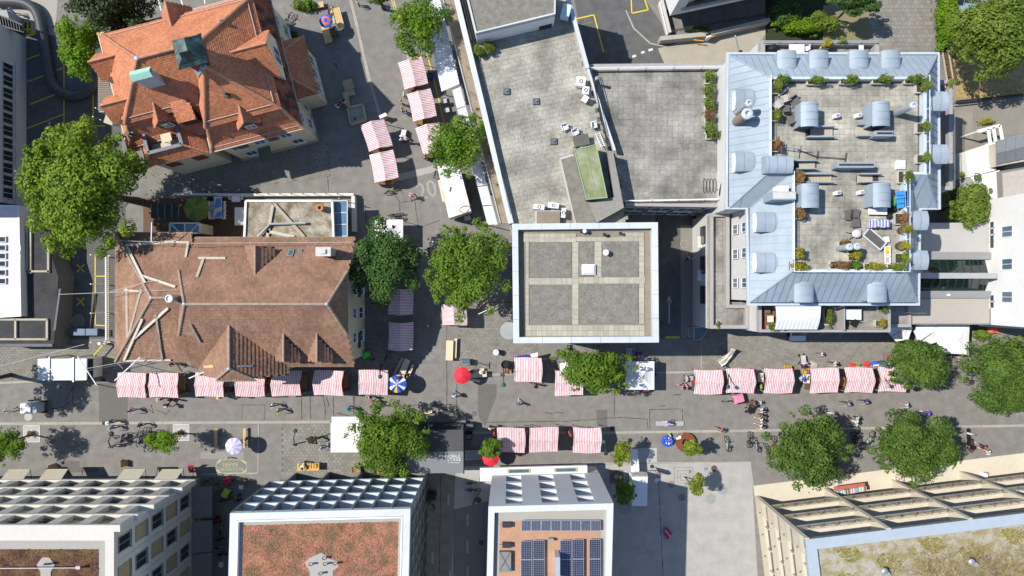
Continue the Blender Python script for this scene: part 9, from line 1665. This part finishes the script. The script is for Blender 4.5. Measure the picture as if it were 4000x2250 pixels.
for a in[(34,1605,60,'walk','white','white','maroon','person in white at the left edge of the street beside the delivery cart',{'low':'skin'}),(672,1421,0,'stand','red','black','dark','person in red standing against the brown roofed house',{}),(629,1560,90,'stand','brown','black','dark','person with a straw hat before the second western stall',{'hat':'beige'}),(668,1562,80,'stand','maroon','black','dark','dark dressed person before the second western stall',{}),(654,1580,100,'walk','brown','navy','dark','person with a pale bag below the second western stall',{'pack':'beige'}),(516,1602,200,'walk','pink','sky','dark','person in a pink top walking below the first western stall',{}),(436,1648,190,'walk','khaki','brown','silver','white haired person in khaki crossing the kerb',{'hat':'white'}),(441,1670,190,'walk','sky','navy','silver','white haired person in light blue next to the khaki one',{}),(553,1659,200,'walk','black','black','dark','person all in black on the kerb',{}),(862,1552,80,'stand','black','black','yellow','person with a yellow hat before third western stall',{'hat':'yellow'}),(936,1551,90,'stand','pink','maroon','dark','person in pink at the fourth western stall',{}),(1070,1583,190,'walk','white','navy','dark','dark haired person in a white shirt below the fifth western stall',{}),(1092,1603,200,'walk','yellow','grey','brown','person in yellow beside the white shirted walker',{}),(1365,1596,10,'stand','teal','teal','dark','person in turquoise pattern below the sixth western stall',{'pack':'teal'}),(1446,1552,90,'stand','black','black','silver','grey haired person in black at the seventh western stall',{}),(1458,1567,70,'walk','red','red','brown','person in a pinkish red dress below the seventh western stall',{'low':'skin'}),(1483,1583,90,'walk','red','maroon','dark','child in red above the stage tree',{'h':.75}),(1587,1630,120,'stand','sky','white','dark','person in pale blue in the stage tree shade',{}),(1236,1712,210,'walk','maroon','black','dark','person in maroon walking left of white tent',{}),(1260,1748,190,'walk','sky','black','sky','person in light blue with a cap left of the white tent',{}),(1286,1738,180,'stand','sky','navy','dark','person in blue half behind the white tent',{}),(1188,1808,260,'lean','white','grey','brown','person in white leaning over the yellow game table',{}),(961,1716,180,'sit','red','black','brown','child in red sitting on the right yellow bench',{'h':.85,'z':.0}),(890,1789,270,'stand','white','pink','blond','small child in white on the chalk field',{'h':.6}),(1843,1452,270,'sit','maroon','black','dark','person in dark red sitting under the red parasol',{}),(1879,1452,270,'sit','white','beige','beige','person in white sitting right of the red parasol',{'hat':'white'}),(1776,1543,300,'walk','white','sky','silver','person in white with a light cap below the red parasol',{'pack':'denim'}),(2025,1575,280,'walk','blue','white','brown','person in bright blue walking in mid street',{}),(1680,1585,250,'walk','mint','grey','blond','person in pale turquoise near the loose benches',{}),(1682,1660,90,'stand','sky','black','dark','person in a pale shirt standing at the stage front',{}),(1917,1670,270,'stand','white','grey','blond','person with dark backpack at the first southern stall',{'pack':'black'}),(1930,1691,0,'stand','red','maroon','dark','person in red left of the first southern stall',{}),(2060,1690,0,'stand','pink','pink','dark','person in pink between the first two southern stalls',{}),(2092,1503,90,'stand','khaki','black','dark','person in khaki in front of the stall near the tower',{}),(2240,1402,270,'stand','white','navy','dark','person in white behind the yellowish tree',{}),(2382,1511,200,'stand','orange','red','brown','person in orange beside the yellowish tree',{}),(2425,1512,90,'stand','sky','grey','silver','person in light blue beside the white pagoda tent',{}),(2514,1532,70,'lean','red','black','brown','person in red bending at the front of white pagoda tent',{}),(2561,1464,180,'stand','blue','navy','brown','person in blue behind the white pagoda tent',{}),(2662,1510,350,'walk','pink','maroon','dark','person in pink pushing the mauve stroller',{'low':'skin','shoes':'white'}),(2712,1488,0,'stand','red','maroon','dark','person in magenta at the first eastern stall',{}),(2969,1571,180,'walk','white','white','blond','small child in white at the head of the walking group',{'h':.7,'low':'skin'}),(2973,1600,180,'walk','white','sky','dark','person in white walking left, first of the group',{'low':'skin'}),(2972,1622,185,'walk','brown','brown','dark','person in brown walking left, second of the group',{'low':'skin'}),(2972,1641,175,'walk','white','beige','brown','person in white walking left, third of the group',{'low':'skin','shoes':'white'}),(2970,1664,180,'walk','white','pink','dark','person in white walking left, last of the group',{'low':'skin','shoes':'white'}),(2609,1651,200,'walk','violet','white','silver','person in violet blue walking toward the ring bench',{'low':'skin','shoes':'white'}),(2814,1680,160,'walk','orange','brown','dark','bare shouldered person in orange at the kerb',{'skin':'skin'}),(2770,1714,200,'stand','red','red','blond','toddler in red right of the ring bench',{'h':.55}),(2967,1508,0,'stand','green','black','brown','person in light green between the second and third eastern stalls',{}),(3133,1428,90,'stand','navy','denim','dark','person in navy pushing the twin stroller',{'pack':'navy'}),(3208,1382,190,'walk','white','brown','dark','child in white running on the setts',{'h':.75}),(3258,1420,180,'walk','white','black','dark','person in white and black behind the fourth eastern stall',{}),(3124,1478,0,'stand','white','teal','silver','person in white right of the third eastern stall',{'hat':'blue'}),(3308,1575,190,'walk','denim','black','silver','person in denim jacket walking below the fifth eastern stall',{}),(3378,1567,200,'walk','navy','navy','grey','person in navy walking right of the denim jacket',{}),(3537,1581,190,'walk','mint','grey','brown','person in pale blue walking near the eastern round tree',{'low':'skin'}),(3523,1606,180,'walk','brown','beige','dark','person in brown at the top of the eastern round tree',{}),(3620,1614,180,'walk','violet','violet','violet','person in violet above the eastern round tree',{'low':'white'}),(3345,1634,170,'walk','mint','black','dark','person in pale blue beside the western round tree, upper',{'low':'skin'}),(3342,1650,175,'walk','white','white','dark','person in white beside the western round tree, lower',{'low':'skin'}),(3252,1617,200,'walk','white','white','silver','person in white at top of the western round tree',{}),(3838,1745,150,'walk','maroon','black','brown','person in mauve, upper of couple at the right end',{'low':'skin','shoes':'white'}),(3854,1765,160,'walk','white','beige','blond','person in white, lower of couple at the right end',{'low':'skin','shoes':'white'}),(1578,371,0,'stand','white','grey','silver','person in a grey and white top left of the tilted stalls',{}),(1568,401,30,'stand','beige','black','dark','person in beige left of the middle tilted stall',{}),(1570,430,0,'stand','yellow','black','dark','person in yellow left of the middle tilted stall',{}),(1589,442,20,'stand','blue','black','dark','person in blue left of the middle tilted stall',{}),(1571,549,100,'stand','white','black','silver','person in white pushing the white stroller',{}),(1588,548,90,'stand','beige','black','beige','person with beige hat beside the white stroller',{'hat':'beige'}),(1607,766,270,'walk','pink','pink','silver','person in pink dress left of the painted number',{'pack':'pink','low':'skin'}),(1658,617,90,'sit','navy','black','silver','person sitting below the maple covered stall, left',{}),(1670,622,110,'sit','maroon','black','dark','person sitting below the maple covered stall, right',{}),(1315,416,60,'sit','white','black','silver','person in white sitting in the villa shade, left of three',{}),(1330,406,80,'sit','red','black','dark','person in red sitting in the villa shade, middle of three',{}),(1345,398,120,'sit','mint','black','dark','person with green bag sitting in the villa shade, right of three',{}),(1311,245,280,'walk','orange','brown','brown','person in rust coat walking in villa shade',{'h':.9}),(1385,466,90,'sit','navy','blue','dark','child sitting in the sand box',{'h':.6}),(1310,110,200,'sit','sky','black','dark','person sitting at the brown table under ringed parasol',{}),(1398,8,200,'stand','white','black','silver','person at the top edge of upper square, left',{}),(1476,5,180,'walk','maroon','black','dark','person at the top edge of upper square, right',{}),(1677,978,270,'walk','sky','black','red','person with red cap left of the large leafy tree',{'pack':'black'}),(1698,947,250,'walk','white','sky','dark','person in white at the rim of large leafy tree',{}),(1678,1270,180,'stand','brown','brown','brown','brown haired person in the tower shade',{'skin':'skin'}),(1612,1142,180,'stand','khaki','black','dark','person behind the stall under the dark tree',{}),(1455,1402,270,'stand','black','black','dark','person in black above the seventh western stall',{}),(1590,1462,250,'sit','brown','black','dark','person sitting at the table by the printed parasol',{}),(50,45,200,'walk','sky','denim','dark','person in light blue crossing the corner forecourt',{}),(2587,1268,90,'stand','maroon','pink','dark','person in patterned dress at the dark lane corner',{}),(2693,1008,80,'walk','white','black','dark','person with white bag walking in the dark lane',{}),(947,1900,220,'stand','white','grey','silver','person in white in the alley mouth',{}),(927,1938,250,'stand','brown','black','dark','person in brown in the alley shade, upper',{}),(930,1955,250,'stand','black','black','dark','person in black in the alley shade, lower',{}),(1455,1690,90,'stand','white','white','dark','person under the stage tree by white tent',{})]:
 kw=a[8];person(*a[:8],**kw)
